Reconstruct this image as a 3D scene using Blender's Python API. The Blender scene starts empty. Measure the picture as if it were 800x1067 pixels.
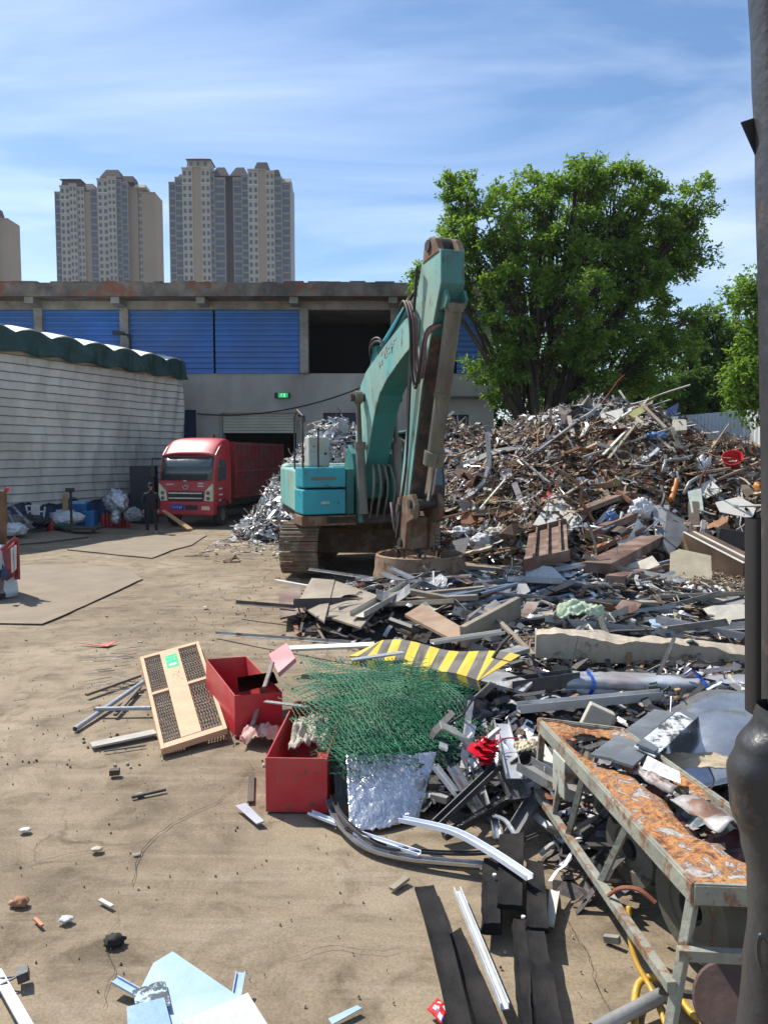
import bpy, bmesh, math, random
from mathutils import Vector as V, Matrix, Euler, noise
R = math.radians
D = bpy.data
SC = bpy.context.scene
COL = SC.collection
rnd = random.Random(7)

# ------------------------------------------------------------ camera
CH = 2.7
cam = D.objects.new('camera', D.cameras.new('camera'))
COL.objects.link(cam)
cam.location = (0, 0, CH)
PITCH = R(4.18)
cam.rotation_euler = (R(90) - PITCH, 0, 0)
cam.data.sensor_fit = 'HORIZONTAL'; cam.data.sensor_width = 36; cam.data.lens = 36.0
cam.data.clip_start = 0.05; cam.data.clip_end = 5000
SC.camera = cam

# ------------------------------------------------------------ sky and sun
SUN_EL, SUN_AZ = R(53), R(-50)     # azimuth from +Y towards +X
sd = V((math.sin(SUN_AZ)*math.cos(SUN_EL), math.cos(SUN_AZ)*math.cos(SUN_EL), math.sin(SUN_EL)))
w = D.worlds.new('World'); SC.world = w; w.use_nodes = True
nt = w.node_tree; nt.nodes.clear()
def N(nt, t, **k):
    n = nt.nodes.new(t)
    for a, b in k.items():
        if a.startswith('i_'): n.inputs[a[2:].replace('_', ' ')].default_value = b
        else: setattr(n, a, b)
    return n
sky = N(nt, 'ShaderNodeTexSky', sky_type='NISHITA', sun_disc=False, sun_elevation=SUN_EL, sun_rotation=SUN_AZ)
sky.air_density = 1.0; sky.dust_density = 0.6; sky.ozone_density = 2.2
hs = N(nt, 'ShaderNodeHueSaturation'); hs.inputs['Saturation'].default_value = 1.15; hs.inputs['Value'].default_value = 1.0
nt.links.new(sky.outputs[0], hs.inputs['Color'])
tc = N(nt, 'ShaderNodeTexCoord')
# cirrus: project the view direction on a high flat layer
sep = N(nt, 'ShaderNodeSeparateXYZ'); nt.links.new(tc.outputs['Generated'], sep.inputs[0])
zz = N(nt, 'ShaderNodeMath', operation='ADD'); zz.inputs[1].default_value = 0.12; nt.links.new(sep.outputs[2], zz.inputs[0])
dx = N(nt, 'ShaderNodeMath', operation='DIVIDE'); nt.links.new(sep.outputs[0], dx.inputs[0]); nt.links.new(zz.outputs[0], dx.inputs[1])
dy = N(nt, 'ShaderNodeMath', operation='DIVIDE'); nt.links.new(sep.outputs[1], dy.inputs[0]); nt.links.new(zz.outputs[0], dy.inputs[1])
cb = N(nt, 'ShaderNodeCombineXYZ'); nt.links.new(dx.outputs[0], cb.inputs[0]); nt.links.new(dy.outputs[0], cb.inputs[1])
mp = N(nt, 'ShaderNodeMapping'); mp.inputs['Rotation'].default_value = (0, 0, R(38)); mp.inputs['Scale'].default_value = (0.55, 1.25, 1)
nt.links.new(cb.outputs[0], mp.inputs[0])
n1 = N(nt, 'ShaderNodeTexNoise'); n1.inputs['Scale'].default_value = 1.2; n1.inputs['Detail'].default_value = 9; n1.inputs['Roughness'].default_value = 0.55; n1.inputs['Distortion'].default_value = 0.7
nt.links.new(mp.outputs[0], n1.inputs['Vector'])
r1 = N(nt, 'ShaderNodeValToRGB'); r1.color_ramp.elements[0].position = 0.40; r1.color_ramp.elements[1].position = 0.82
r1.color_ramp.elements[1].color = (0.5, 0.5, 0.5, 1)
nt.links.new(n1.outputs[0], r1.inputs[0])
mx = N(nt, 'ShaderNodeMix', data_type='RGBA'); mx.inputs[7].default_value = (9.6, 10.4, 11.6, 1)
nt.links.new(r1.outputs[0], mx.inputs[0]); nt.links.new(hs.outputs[0], mx.inputs[6])
bg = N(nt, 'ShaderNodeBackground'); bg.inputs[1].default_value = 0.112
nt.links.new(mx.outputs[2], bg.inputs[0])
wo = N(nt, 'ShaderNodeOutputWorld'); nt.links.new(bg.outputs[0], wo.inputs[0])
sun = D.objects.new('sun', D.lights.new('sun', 'SUN')); COL.objects.link(sun)
sun.data.energy = 4.9; sun.data.angle = R(0.5); sun.data.color = (1.0, 0.955, 0.88)
sun.rotation_euler = (-sd).to_track_quat('-Z', 'Y').to_euler()
SC.view_settings.view_transform = 'Standard'; SC.view_settings.look = 'None'
SC.view_settings.exposure = 0.52; SC.view_settings.gamma = 1.0; SC.view_settings.use_curve_mapping = False
SC.cycles.max_bounces = 6; SC.cycles.diffuse_bounces = 3; SC.cycles.glossy_bounces = 3; SC.cycles.transmission_bounces = 4

# ------------------------------------------------------------ helpers
CPm, SPm = math.cos(PITCH), math.sin(PITCH)
def ray(px, py):
    a = (px - 400) / 800.0; b = -(py - 533.5) / 800.0
    return V((a, CPm + b*SPm, -SPm + b*CPm))
def at(px, py, Y):
    r = ray(px, py); t = Y / r.y
    return V((r.x*t, Y, CH + r.z*t))
def gp(px, py, z=0.0):
    r = ray(px, py); t = (z - CH) / r.z
    return V((r.x*t, r.y*t, z))

_mats = {}
def mat(name, col, col2=None, amt=0.5, scale=3.0, rough=0.6, metal=0.0, rust=None, rust_amt=0.0, rust_scale=4.0, bump=0.15, bscale=30.0, stretch=(1, 1, 1), spec=0.5, dirt=None, dirt_amt=0.0, detail=6, rough2=None):
    if name in _mats: return _mats[name]
    m = D.materials.new(name); m.use_nodes = True; t = m.node_tree
    b = t.nodes['Principled BSDF']; L = t.links.new
    tcn = N(t, 'ShaderNodeTexCoord'); mpn = N(t, 'ShaderNodeMapping'); mpn.inputs['Scale'].default_value = stretch
    L(tcn.outputs['Object'], mpn.inputs[0])
    col2 = col2 or tuple(c*0.72 for c in col)
    a = N(t, 'ShaderNodeTexNoise'); a.inputs['Scale'].default_value = scale; a.inputs['Detail'].default_value = detail; a.inputs['Roughness'].default_value = 0.62
    L(mpn.outputs[0], a.inputs['Vector'])
    rp = N(t, 'ShaderNodeValToRGB'); rp.color_ramp.elements[0].position = 0.5 - 0.25*amt - 0.02; rp.color_ramp.elements[1].position = 0.55 + 0.25*(1-amt)
    rp.color_ramp.elements[0].color = (*col2, 1); rp.color_ramp.elements[1].color = (*col, 1)
    L(a.outputs[0], rp.inputs[0]); out = rp.outputs[0]
    rn = N(t, 'ShaderNodeTexNoise'); rn.inputs['Scale'].default_value = rust_scale; rn.inputs['Detail'].default_value = 9; rn.inputs['Roughness'].default_value = 0.7
    L(mpn.outputs[0], rn.inputs['Vector'])
    met = None
    if rust:
        q = N(t, 'ShaderNodeValToRGB'); q.color_ramp.elements[0].position = 0.62 - 0.32*rust_amt; q.color_ramp.elements[1].position = 0.68 - 0.30*rust_amt
        L(rn.outputs[0], q.inputs[0])
        mm = N(t, 'ShaderNodeMix', data_type='RGBA'); L(q.outputs[0], mm.inputs[0]); L(out, mm.inputs[6]); mm.inputs[7].default_value = (*rust, 1)
        out = mm.outputs[2]
        if metal > 0:
            me = N(t, 'ShaderNodeMath', operation='MULTIPLY_ADD'); L(q.outputs[0], me.inputs[0]); me.inputs[1].default_value = -metal; me.inputs[2].default_value = metal; L(me.outputs[0], b.inputs['Metallic'])
    if dirt:
        dn = N(t, 'ShaderNodeTexNoise'); dn.inputs['Scale'].default_value = scale*0.45; dn.inputs['Detail'].default_value = 5; L(tcn.outputs['Object'], dn.inputs['Vector'])
        dq = N(t, 'ShaderNodeValToRGB'); dq.color_ramp.elements[0].position = 0.42; dq.color_ramp.elements[1].position = 0.68
        dq.color_ramp.elements[1].color = (dirt_amt,)*3 + (1,)
        L(dn.outputs[0], dq.inputs[0])
        dm = N(t, 'ShaderNodeMix', data_type='RGBA'); L(dq.outputs[0], dm.inputs[0]); L(out, dm.inputs[6]); dm.inputs[7].default_value = (*dirt, 1)
        out = dm.outputs[2]
    L(out, b.inputs['Base Color'])
    rr = N(t, 'ShaderNodeMapRange'); rr.inputs[3].default_value = max(0.03, rough-0.12); rr.inputs[4].default_value = min(1, (rough2 or rough+0.15))
    L(rn.outputs[0], rr.inputs[0]); L(rr.outputs[0], b.inputs['Roughness'])
    if not (rust and metal > 0): b.inputs['Metallic'].default_value = metal
    b.inputs['Specular IOR Level'].default_value = spec
    if bump:
        bn = N(t, 'ShaderNodeTexNoise'); bn.inputs['Scale'].default_value = bscale; bn.inputs['Detail'].default_value = 5
        L(mpn.outputs[0], bn.inputs['Vector'])
        bp = N(t, 'ShaderNodeBump'); bp.inputs['Strength'].default_value = bump; bp.inputs['Distance'].default_value = 0.02
        L(bn.outputs[0], bp.inputs['Height']); L(bp.outputs[0], b.inputs['Normal'])
    _mats[name] = m
    return m

RUST = (0.16, 0.065, 0.025)
def frame(d, up=V((0, 0, 1))):
    d = d.normalized()
    if abs(d.dot(up)) > 0.98: up = V((0, 1, 0)) if abs(d.y) < 0.9 else V((1, 0, 0))
    s = d.cross(up).normalized(); u = s.cross(d).normalized()
    return s, u
class MB:
    def __init__(s): s.v = []; s.f = []; s.mi = []; s.m = 0
    def add(s, vs, fs):
        n = len(s.v); s.v += [tuple(p) for p in vs]
        s.f += [tuple(i+n for i in f) for f in fs]; s.mi += [s.m]*len(fs); return s
    def hexa(s, p):   # 8 points: bottom 4 ccw, top 4 ccw
        return s.add(p, [(3, 2, 1, 0), (4, 5, 6, 7), (0, 1, 5, 4), (1, 2, 6, 5), (2, 3, 7, 6), (3, 0, 4, 7)])
    def box(s, c, sz, rot=None):
        c = V(c); h = V(sz)*0.5; Rm = rot.to_matrix() if isinstance(rot, Euler) else rot
        p = []
        for z in (-1, 1):
            for x, y in ((-1, -1), (1, -1), (1, 1), (-1, 1)):
                q = V((x*h.x, y*h.y, z*h.z)); p.append(c + (Rm @ q if Rm else q))
        return s.hexa(p)
    def bar(s, a, b, wd, ht=None, roll=0, up=V((0, 0, 1)), w2=None, h2=None):
        a = V(a); b = V(b); ht = ht or wd; d = b-a; sv, u = frame(d, up)
        if roll: 
            q = Matrix.Rotation(roll, 3, d.normalized()); sv = q @ sv; u = q @ u
        w2 = wd if w2 is None else w2; h2 = ht if h2 is None else h2
        p = [a - sv*wd/2 - u*ht/2, b - sv*w2/2 - u*h2/2, b + sv*w2/2 - u*h2/2, a + sv*wd/2 - u*ht/2,
             a - sv*wd/2 + u*ht/2, b - sv*w2/2 + u*h2/2, b + sv*w2/2 + u*h2/2, a + sv*wd/2 + u*ht/2]
        return s.hexa(p)
    def tube(s, pts, r, n=8, cap=True, rs=None):
        pts = [V(p) for p in pts]; m = len(pts); vs = []; fs = []; up = None
        for i, p in enumerate(pts):
            d = (pts[min(i+1, m-1)] - pts[max(i-1, 0)])
            if d.length < 1e-6: d = V((0, 0, 1))
            d.normalize()
            if up is None: sv, up = frame(d)
            else:
                sv = d.cross(up)
                if sv.length < 1e-4: sv, up = frame(d)
                else: sv.normalize(); up = sv.cross(d).normalized()
            rr = rs[i] if rs else r
            for k in range(n):
                a = 2*math.pi*k/n; vs.append(p + (sv*math.cos(a) + up*math.sin(a))*rr)
        for i in range(m-1):
            for k in range(n):
                k2 = (k+1) % n; fs.append((i*n+k, i*n+k2, (i+1)*n+k2, (i+1)*n+k))
        if cap and n > 2: fs.append(tuple(range(n))[::-1]); fs.append(tuple((m-1)*n+k for k in range(n)))
        return s.add(vs, fs)
    def cyl(s, a, b, r, n=16, r2=None):
        return s.tube([a, b], r, n, True, [r, r2 if r2 is not None else r])
    def lathe(s, prof, c, n=24, axis=V((0, 0, 1)), cap=True):
        c = V(c); axis = V(axis).normalized(); sv, u = frame(axis); vs = []; fs = []
        for (r, h) in prof:
            for k in range(n):
                a = 2*math.pi*k/n; vs.append(c + axis*h + (sv*math.cos(a) + u*math.sin(a))*r)
        for i in range(len(prof)-1):
            for k in range(n):
                k2 = (k+1) % n; fs.append((i*n+k, i*n+k2, (i+1)*n+k2, (i+1)*n+k))
        if cap: fs.append(tuple(range(n))[::-1]); fs.append(tuple((len(prof)-1)*n+k for k in range(n)))
        return s.add(vs, fs)
    def prism(s, poly, ext):    # poly: 3D points, ext: vector
        n = len(poly); poly = [V(p) for p in poly]; ext = V(ext)
        vs = poly + [p+ext for p in poly]
        fs = [tuple(range(n))[::-1], tuple(range(n, 2*n))] + [(i, (i+1) % n, (i+1) % n + n, i+n) for i in range(n)]
        return s.add(vs, fs)
    def sheet(s, fn, nu, nv, th=0.004):
        g = [[V(fn(i/nu, j/nv)) for j in range(nv+1)] for i in range(nu+1)]
        vs = []; 
        for i in range(nu+1):
            for j in range(nv+1):
                du = g[min(i+1, nu)][j] - g[max(i-1, 0)][j]; dv = g[i][min(j+1, nv)] - g[i][max(j-1, 0)]
                n = du.cross(dv)
                n = n.normalized() if n.length > 1e-9 else V((0, 0, 1))
                vs.append((g[i][j] + n*th/2, g[i][j] - n*th/2))
        W = nv+1; tot = (nu+1)*W
        vv = [a for a, b in vs] + [b for a, b in vs]; fs = []
        for i in range(nu):
            for j in range(nv):
                a = i*W+j; fs.append((a, a+W, a+W+1, a+1)); fs.append((a+tot, a+1+tot, a+W+1+tot, a+W+tot))
        for i in range(nu):
            a = i*W; fs.append((a, a+tot, a+W+tot, a+W)); a = i*W+nv; fs.append((a, a+W, a+W+tot, a+tot))
        for j in range(nv):
            a = j; fs.append((a, a+1, a+1+tot, a+tot)); a = nu*W+j; fs.append((a, a+tot, a+1+tot, a+1))
        return s.add(vv, fs)
    def build(s, name, m, parent=None, bevel=0, smooth=False, seg=2, base=None, sub=0):
        me = D.meshes.new(name)
        off = V((0, 0, 0))
        if parent is not None: off = parent_world(parent)
        elif base is not None: off = V(base)
        elif s.v:
            xs = [p[0] for p in s.v]; ys = [p[1] for p in s.v]; zs = [p[2] for p in s.v]
            off = V(((min(xs)+max(xs))/2, (min(ys)+max(ys))/2, min(zs)))
        me.from_pydata([(p[0]-off.x, p[1]-off.y, p[2]-off.z) for p in s.v], [], s.f)
        ms = m if isinstance(m, (list, tuple)) else [m]
        for x in ms: me.materials.append(x)
        if len(ms) > 1: me.polygons.foreach_set('material_index', s.mi)
        if smooth: me.polygons.foreach_set('use_smooth', [True]*len(me.polygons))
        me.update()
        o = D.objects.new(name, me); COL.objects.link(o)
        if parent is not None: o.parent = parent
        else: o.location = off
        if bevel:
            bv = o.modifiers.new('bevel', 'BEVEL'); bv.width = bevel; bv.segments = seg; bv.limit_method = 'ANGLE'; bv.angle_limit = R(40)
        if sub:
            sm = o.modifiers.new('subd', 'SUBSURF'); sm.levels = sub; sm.render_levels = sub
        return o
def parent_world(p):
    v = V(p.location); q = p.parent
    while q: v += V(q.location); q = q.parent
    return v
def tag(o, label=None, cat=None, group=None, kind=None):
    if label: o['label'] = label
    if cat: o['category'] = cat
    if group: o['group'] = group
    if kind: o['kind'] = kind
    return o
def empty(name, loc, label=None, cat=None, group=None):
    o = D.objects.new(name, None); COL.objects.link(o); o.location = loc; o.empty_display_size = 0.1
    return tag(o, label, cat, group)
def smooth_by_angle(o, ang=35):
    me = o.data
    me.polygons.foreach_set('use_smooth', [True]*len(me.polygons))
    bm = bmesh.new(); bm.from_mesh(me); bm.normal_update()
    for e in bm.edges:
        if len(e.link_faces) == 2 and e.calc_face_angle(0) > R(ang): e.smooth = False
    bm.to_mesh(me); bm.free(); return o
def text(s, parent, c, right, up, size, m, name='lettering', ext=0.002, bold=0.0):
    cu = D.curves.new(name, 'FONT'); cu.body = s; cu.size = size; cu.extrude = ext; cu.offset = bold; cu.align_x = 'CENTER'; cu.align_y = 'CENTER'
    tmp = D.objects.new('tmp', cu); COL.objects.link(tmp)
    dg = bpy.context.evaluated_depsgraph_get(); me = D.meshes.new_from_object(tmp.evaluated_get(dg)); D.objects.remove(tmp)
    right = V(right).normalized(); up = V(up).normalized(); n = right.cross(up).normalized(); up = n.cross(right)
    M = Matrix((right, up, n)).transposed(); off = parent_world(parent)
    for v in me.vertices: v.co = M @ v.co + V(c) - off
    me.materials.clear(); me.materials.append(m)
    o = D.objects.new(name, me); COL.objects.link(o); o.parent = parent; return o
def nz(p, s=1.0): return noise.noise(V(p)*s)
# ------------------------------------------------------------ ground
def ground_material():
    m = D.materials.new('dusty_concrete'); m.use_nodes = True; t = m.node_tree; b = t.nodes['Principled BSDF']; L = t.links.new
    tcn = N(t, 'ShaderNodeTexCoord'); O = tcn.outputs['Object']
    def noi(s, d=8, r=0.6, mapv=None, dist=0):
        n = N(t, 'ShaderNodeTexNoise'); n.inputs['Scale'].default_value = s; n.inputs['Detail'].default_value = d; n.inputs['Roughness'].default_value = r; n.inputs['Distortion'].default_value = dist
        if mapv:
            mpn = N(t, 'ShaderNodeMapping'); mpn.inputs['Scale'].default_value = mapv; mpn.inputs['Rotation'].default_value = (0, 0, R(-38)); L(O, mpn.inputs[0]); L(mpn.outputs[0], n.inputs['Vector'])
        else: L(O, n.inputs['Vector'])
        return n
    def ramp(src, stops):
        r = N(t, 'ShaderNodeValToRGB'); e = r.color_ramp.elements
        e[0].position, e[1].position = stops[0][0], stops[-1][0]; e[0].color = (*stops[0][1], 1); e[1].color = (*stops[-1][1], 1)
        for p, c in stops[1:-1]:
            x = e.new(p); x.color = (*c, 1)
        L(src, r.inputs[0]); return r
    def mix(f, a, bb, blend='MIX', fac=None):
        x = N(t, 'ShaderNodeMix', data_type='RGBA'); x.blend_type = blend
        if f is not None: L(f, x.inputs[0])
        else: x.inputs[0].default_value = fac
        L(a, x.inputs[6]); 
        if isinstance(bb, tuple): x.inputs[7].default_value = (*bb, 1)
        else: L(bb, x.inputs[7])
        return x.outputs[2]
    big = noi(0.35, 7, 0.62); base = ramp(big.outputs[0], [(0.36, (0.165, 0.128, 0.086)), (0.5, (0.235, 0.186, 0.127)), (0.64, (0.305, 0.248, 0.174))])
    med = noi(2.3, 9, 0.7, dist=0.6); mr = ramp(med.outputs[0], [(0.34, (0.42, 0.40, 0.37)), (0.50, (1, 1, 1)), (0.72, (1.25, 1.24, 1.2))])
    c = mix(None, base.outputs[0], mr.outputs[0], 'MULTIPLY', 0.8)
    st = noi(2.2, 8, 0.66, (0.22, 2.6, 1)); sr = ramp(st.outputs[0], [(0.48, (0, 0, 0)), (0.66, (0.65, 0.65, 0.65))])
    c = mix(sr.outputs[0], c, (0.30, 0.246, 0.175))
    s2 = noi(0.55, 10, 0.72, dist=1.2); s2r = ramp(s2.outputs[0], [(0.50, (0, 0, 0)), (0.60, (0.5, 0.5, 0.5)), (0.63, (0.1, 0.1, 0.1))]); c = mix(s2r.outputs[0], c, (0.15, 0.118, 0.082))
    sp = noi(130, 3, 0.8); spr = ramp(sp.outputs[0], [(0.62, (0, 0, 0)), (0.70, (0.7, 0.7, 0.7))]); c = mix(spr.outputs[0], c, (0.42, 0.37, 0.29))
    sq = noi(90, 3, 0.8); sqr = ramp(sq.outputs[0], [(0.30, (0.7, 0.7, 0.7)), (0.38, (0, 0, 0))]); c = mix(sqr.outputs[0], c, (0.09, 0.07, 0.05))
    fine = noi(55, 4, 0.7); fr = ramp(fine.outputs[0], [(0.32, (0.72, 0.7, 0.68)), (0.55, (1, 1, 1)), (0.74, (1.18, 1.17, 1.13))])
    c = mix(None, c, fr.outputs[0], 'MULTIPLY', 0.85)
    oil = noi(0.9, 5, 0.55); orp = ramp(oil.outputs[0], [(0.30, (0.65, 0.65, 0.65)), (0.37, (0, 0, 0))])
    c = mix(orp.outputs[0], c, (0.13, 0.105, 0.08))
    v = N(t, 'ShaderNodeTexVoronoi', feature='DISTANCE_TO_EDGE'); v.inputs['Scale'].default_value = 0.28
    wv = noi(1.4, 6, 0.6); av = N(t, 'ShaderNodeVectorMath', operation='MULTIPLY_ADD'); L(wv.outputs[1], av.inputs[0]); av.inputs[1].default_value = (1.1, 1.1, 0); L(O, av.inputs[2]); L(av.outputs[0], v.inputs['Vector'])
    cr = ramp(v.outputs['Distance'], [(0.0, (1, 1, 1)), (0.0035, (0, 0, 0))])
    ck = noi(0.7, 3, 0.5); ckr = ramp(ck.outputs[0], [(0.52, (0, 0, 0)), (0.62, (0.7, 0.7, 0.7))])
    cm = N(t, 'ShaderNodeMath', operation='MULTIPLY'); L(cr.outputs[0], cm.inputs[0]); L(ckr.outputs[0], cm.inputs[1])
    c = mix(cm.outputs[0], c, (0.09, 0.07, 0.05))
    L(c, b.inputs['Base Color']); b.inputs['Roughness'].default_value = 0.93; b.inputs['Specular IOR Level'].default_value = 0.2
    h = N(t, 'ShaderNodeMath', operation='MULTIPLY_ADD'); L(fine.outputs[0], h.inputs[0]); h.inputs[1].default_value = 0.35; L(med.outputs[0], h.inputs[2])
    bp = N(t, 'ShaderNodeBump'); bp.inputs['Strength'].default_value = 0.32; bp.inputs['Distance'].default_value = 0.02; L(h.outputs[0], bp.inputs['Height']); L(bp.outputs[0], b.inputs['Normal'])
    return m
GM = ground_material()
def gz(x, y):
    return 0.0
mb = MB()
def axis(a, b, n, lo, hi):
    return [lo] + [a + (b-a)*i/n for i in range(n+1)] + [hi]
XS = axis(-18, 18, 90, -900, 900); YS = axis(1, 40, 110, -60, 1400)
for y in YS:
    for x in XS:
        k = 1 if (-16 < x < 16 and 2 < y < 38) else 0
        mb.v.append((x, y, -0.012 + k*0.012*nz((x*0.9, y*0.9, 3)) - 0.005))
W_ = len(XS)
for j in range(len(YS)-1):
    for i in range(W_-1):
        a = j*W_+i; mb.f.append((a, a+1, a+W_+1, a+W_)); mb.mi.append(0)
tag(mb.build('ground', GM, smooth=True, base=(0, 0, 0)), kind='structure')

# crack across the yard
def crack(pts, wd):
    m = MB(); P = []
    for a, b in zip(pts[:-1], pts[1:]):
        A, B = gp(*a), gp(*b); n = max(2, int((B-A).length/0.05))
        for i in range(n):
            q = A.lerp(B, i/n); q.x += 0.035*nz((q.x*5, q.y*5, 1)) + 0.02*nz((q.x*19, q.y*19, 5)); q.y += 0.02*nz((q.x*15, q.y*15, 9)); P.append(q)
    vs = []; fs = []
    for i, q in enumerate(P):
        d = (P[min(i+1, len(P)-1)] - P[max(i-1, 0)]).normalized(); s_ = V((-d.y, d.x, 0))
        k = wd*(0.25 + 0.9*abs(nz((i*0.31, 2, 2))) + 0.2)*math.sin(math.pi*(i+1)/(len(P)+1))**0.4
        vs += [(q.x-s_.x*k, q.y-s_.y*k, 0.001), (q.x+s_.x*k, q.y+s_.y*k, 0.001)]
        if i: fs.append((2*i-2, 2*i-1, 2*i+1, 2*i))
    m.add(vs, fs); return m
CRM = mat('crack_dark', (0.03, 0.022, 0.016), rough=1, bump=0)
tag(crack([(245, 820), (228, 835), (196, 848), (165, 868), (148, 885), (141, 905), (136, 930)], 0.005).build('ground_crack', CRM), kind='structure')
for pts_ in ([(120, 955), (112, 985), (118, 1015), (105, 1060)], [(0, 905), (60, 893), (130, 880), (150, 884)], [(245, 820), (262, 800), (255, 790)], [(300, 1000), (345, 985), (400, 992), (430, 985)], [(560, 905), (590, 960), (620, 1010), (640, 1067)], [(60, 800), (85, 790), (120, 770)]):
    tag(crack(pts_, 0.0028).build('ground_crack', CRM), kind='structure')

# steel road plates
PLM = mat('dusty_plate', (0.25, 0.20, 0.14), (0.18, 0.142, 0.098), amt=0.5, scale=1.2, rough=0.85, dirt=(0.2, 0.15, 0.1), dirt_amt=0.5, bump=0.3, bscale=25)
EDG = mat('plate_edge', (0.09, 0.07, 0.05), rough=0.9)
def plate(px, lab, h=0.016):
    P = [gp(a, b) for a, b in px]
    Q = []
    for a, b in zip(P, P[1:]+P[:1]):
        k = max(1, int((b-a).length/.35))
        for i in range(k):
            q = a.lerp(b, i/k); Q.append(V((q.x + .035*nz((q.x*1.7, q.y*1.7, 3)), q.y + .05*nz((q.x*1.3, q.y*1.3, 8)), 0)))
    P = Q; m = MB(); n = len(P)
    m.add([(p.x, p.y, -0.02) for p in P] + [(p.x, p.y, h) for p in P], [tuple(range(n, 2*n))])
    m.m = 1; m.add([(p.x, p.y, -0.02) for p in P] + [(p.x, p.y, h) for p in P], [(i, (i+1) % n, (i+1) % n + n, i+n) for i in range(n)])
    return tag(m.build('ground_plate', [PLM, EDG]), lab, 'ground plate', 'steel plates laid over the yard')
plate([(-90, 660), (-20, 650), (45, 651), (90, 631), (148, 604), (130, 592), (60, 588), (-90, 596)], 'large dusty steel plate nearest on the left, under the parked cargo tricycle')
plate([(70, 573), (158, 582), (178, 574), (200, 568), (215, 558), (150, 557)], 'dusty steel plate in front of the standing man, its edge lifted')
plate([(-30, 572), (52, 565), (92, 560), (60, 554), (-20, 556)], 'shaded steel plate by the foot of the tarped wall', 0.03)

# ------------------------------------------------------------ warehouse at the back
WY = 38.0
def wx(px): return at(px, 475, WY).x
def wz(py): return at(400, py, WY).z
CON = mat('grey_render', (0.50, 0.48, 0.43), (0.34, 0.325, 0.29), amt=0.55, scale=0.5, rough=0.9, dirt=(0.16, 0.15, 0.13), dirt_amt=0.6, bump=0.3, bscale=12, stretch=(1, 1, 0.45))
CONL = mat('pale_concrete', (0.36, 0.34, 0.30), (0.2, 0.19, 0.165), amt=0.5, scale=1.5, rough=0.9)
BRK = mat('stained_brick_parapet', (0.24, 0.205, 0.17), (0.09, 0.08, 0.07), amt=0.5, scale=1.1, rough=0.95, rust=(0.21, 0.085, 0.05), rust_amt=0.36, rust_scale=0.8, bump=0.5, bscale=9)
BLU = mat('blue_steel_siding', (0.05, 0.19, 0.56), (0.04, 0.145, 0.43), amt=0.4, scale=0.7, rough=0.45, dirt=(0.10, 0.14, 0.22), dirt_amt=0.45, bump=0.05)
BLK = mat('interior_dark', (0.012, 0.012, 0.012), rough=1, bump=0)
DBL = mat('dark_blue_door', (0.015, 0.03, 0.10), rough=0.5)
wh = empty('warehouse', (0, WY, 0), 'two storey concrete warehouse with blue corrugated upper bays and brick parapet', 'warehouse')
x0, x1 = -48.0, wx(514); zs = wz(389); zt = wz(321); zr = wz(300)
# ground storey wall with openings: list of opening rects
ops = [(wx(190), wx(205), 0, wz(427)), (wx(232), wx(309), 0, wz(430)), (wx(337), wx(372), wz(445)-1.8, wz(430)), (wx(466), wx(488), wz(445)-2, wz(432))]
m = MB(); xs = sorted({x0, x1, *[o[0] for o in ops], *[o[1] for o in ops]}); zl = sorted({0.0, zs, *[o[2] for o in ops], *[o[3] for o in ops]})
for i in range(len(xs)-1):
    for j in range(len(zl)-1):
        cx, cz = (xs[i]+xs[i+1])/2, (zl[j]+zl[j+1])/2
        if any(o[0] < cx < o[1] and o[2] < cz < o[3] for o in ops): continue
        m.add([(xs[i], WY, zl[j]), (xs[i+1], WY, zl[j]), (xs[i+1], WY, zl[j+1]), (xs[i], WY, zl[j+1])], [(0, 1, 2, 3)])
        if any(o[0] < cx < o[1] for o in ops): pass
for o in ops:   # reveals
    a, b, c, d = o
    m.add([(a, WY, c), (a, WY+.3, c), (a, WY+.3, d), (a, WY, d)], [(0, 1, 2, 3)]); m.add([(b, WY, c), (b, WY+.3, c), (b, WY+.3, d), (b, WY, d)], [(3, 2, 1, 0)])
    m.add([(a, WY, d), (b, WY, d), (b, WY+.3, d), (a, WY+.3, d)], [(0, 1, 2, 3)])
m.build('wall', CON, wh)
m = MB(); m.box(((x0+x1)/2, WY+8, zr/2-.3), (x1-x0-.02, 15.4, zr-.9)); m.f = [m.f[i] for i in (1, 3, 4, 5)]; m.mi = m.mi[:4]
m.build('shell', CON, wh)
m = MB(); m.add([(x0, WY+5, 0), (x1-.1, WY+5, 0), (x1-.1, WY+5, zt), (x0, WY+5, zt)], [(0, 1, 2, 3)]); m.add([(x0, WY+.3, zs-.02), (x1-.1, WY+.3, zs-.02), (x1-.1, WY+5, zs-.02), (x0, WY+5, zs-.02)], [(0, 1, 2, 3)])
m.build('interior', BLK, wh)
# floor slab band + columns
cols = [46, 134, 318, 411, 508]
for c in [-40] + cols:
    m = MB(); m.box((wx(c), WY+.02, (zs+zt)/2), (0.42, 0.5, zt-zs)); m.build('column', CONL, wh, bevel=.02)
m = MB(); m.box(((x0+x1)/2, WY+.1, zt+.36), (x1-x0, .5, .9)); m.build('lintel_beam', CONL, wh)
for c in [-35] + [46, 132, 217, 310, 409, 500]:
    m = MB(); m.box((wx(c), WY-.6, wz(316)), (0.42, 1.1, .42)); m.build('eave_bracket', CONL, wh, bevel=.02)
m = MB(); m.box(((x0+x1)/2, WY+7, zr-.33), (x1-x0+.2, 16.6, .62))
for k in range(160):
    a = x0 + (x1-x0)*rnd.random(); m.box((a, WY-1.2+rnd.random()*.25, zr-.01+rnd.random()*.05), (0.2+rnd.random()*.9, .2, .1))
m.build('parapet', BRK, wh)
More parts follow.
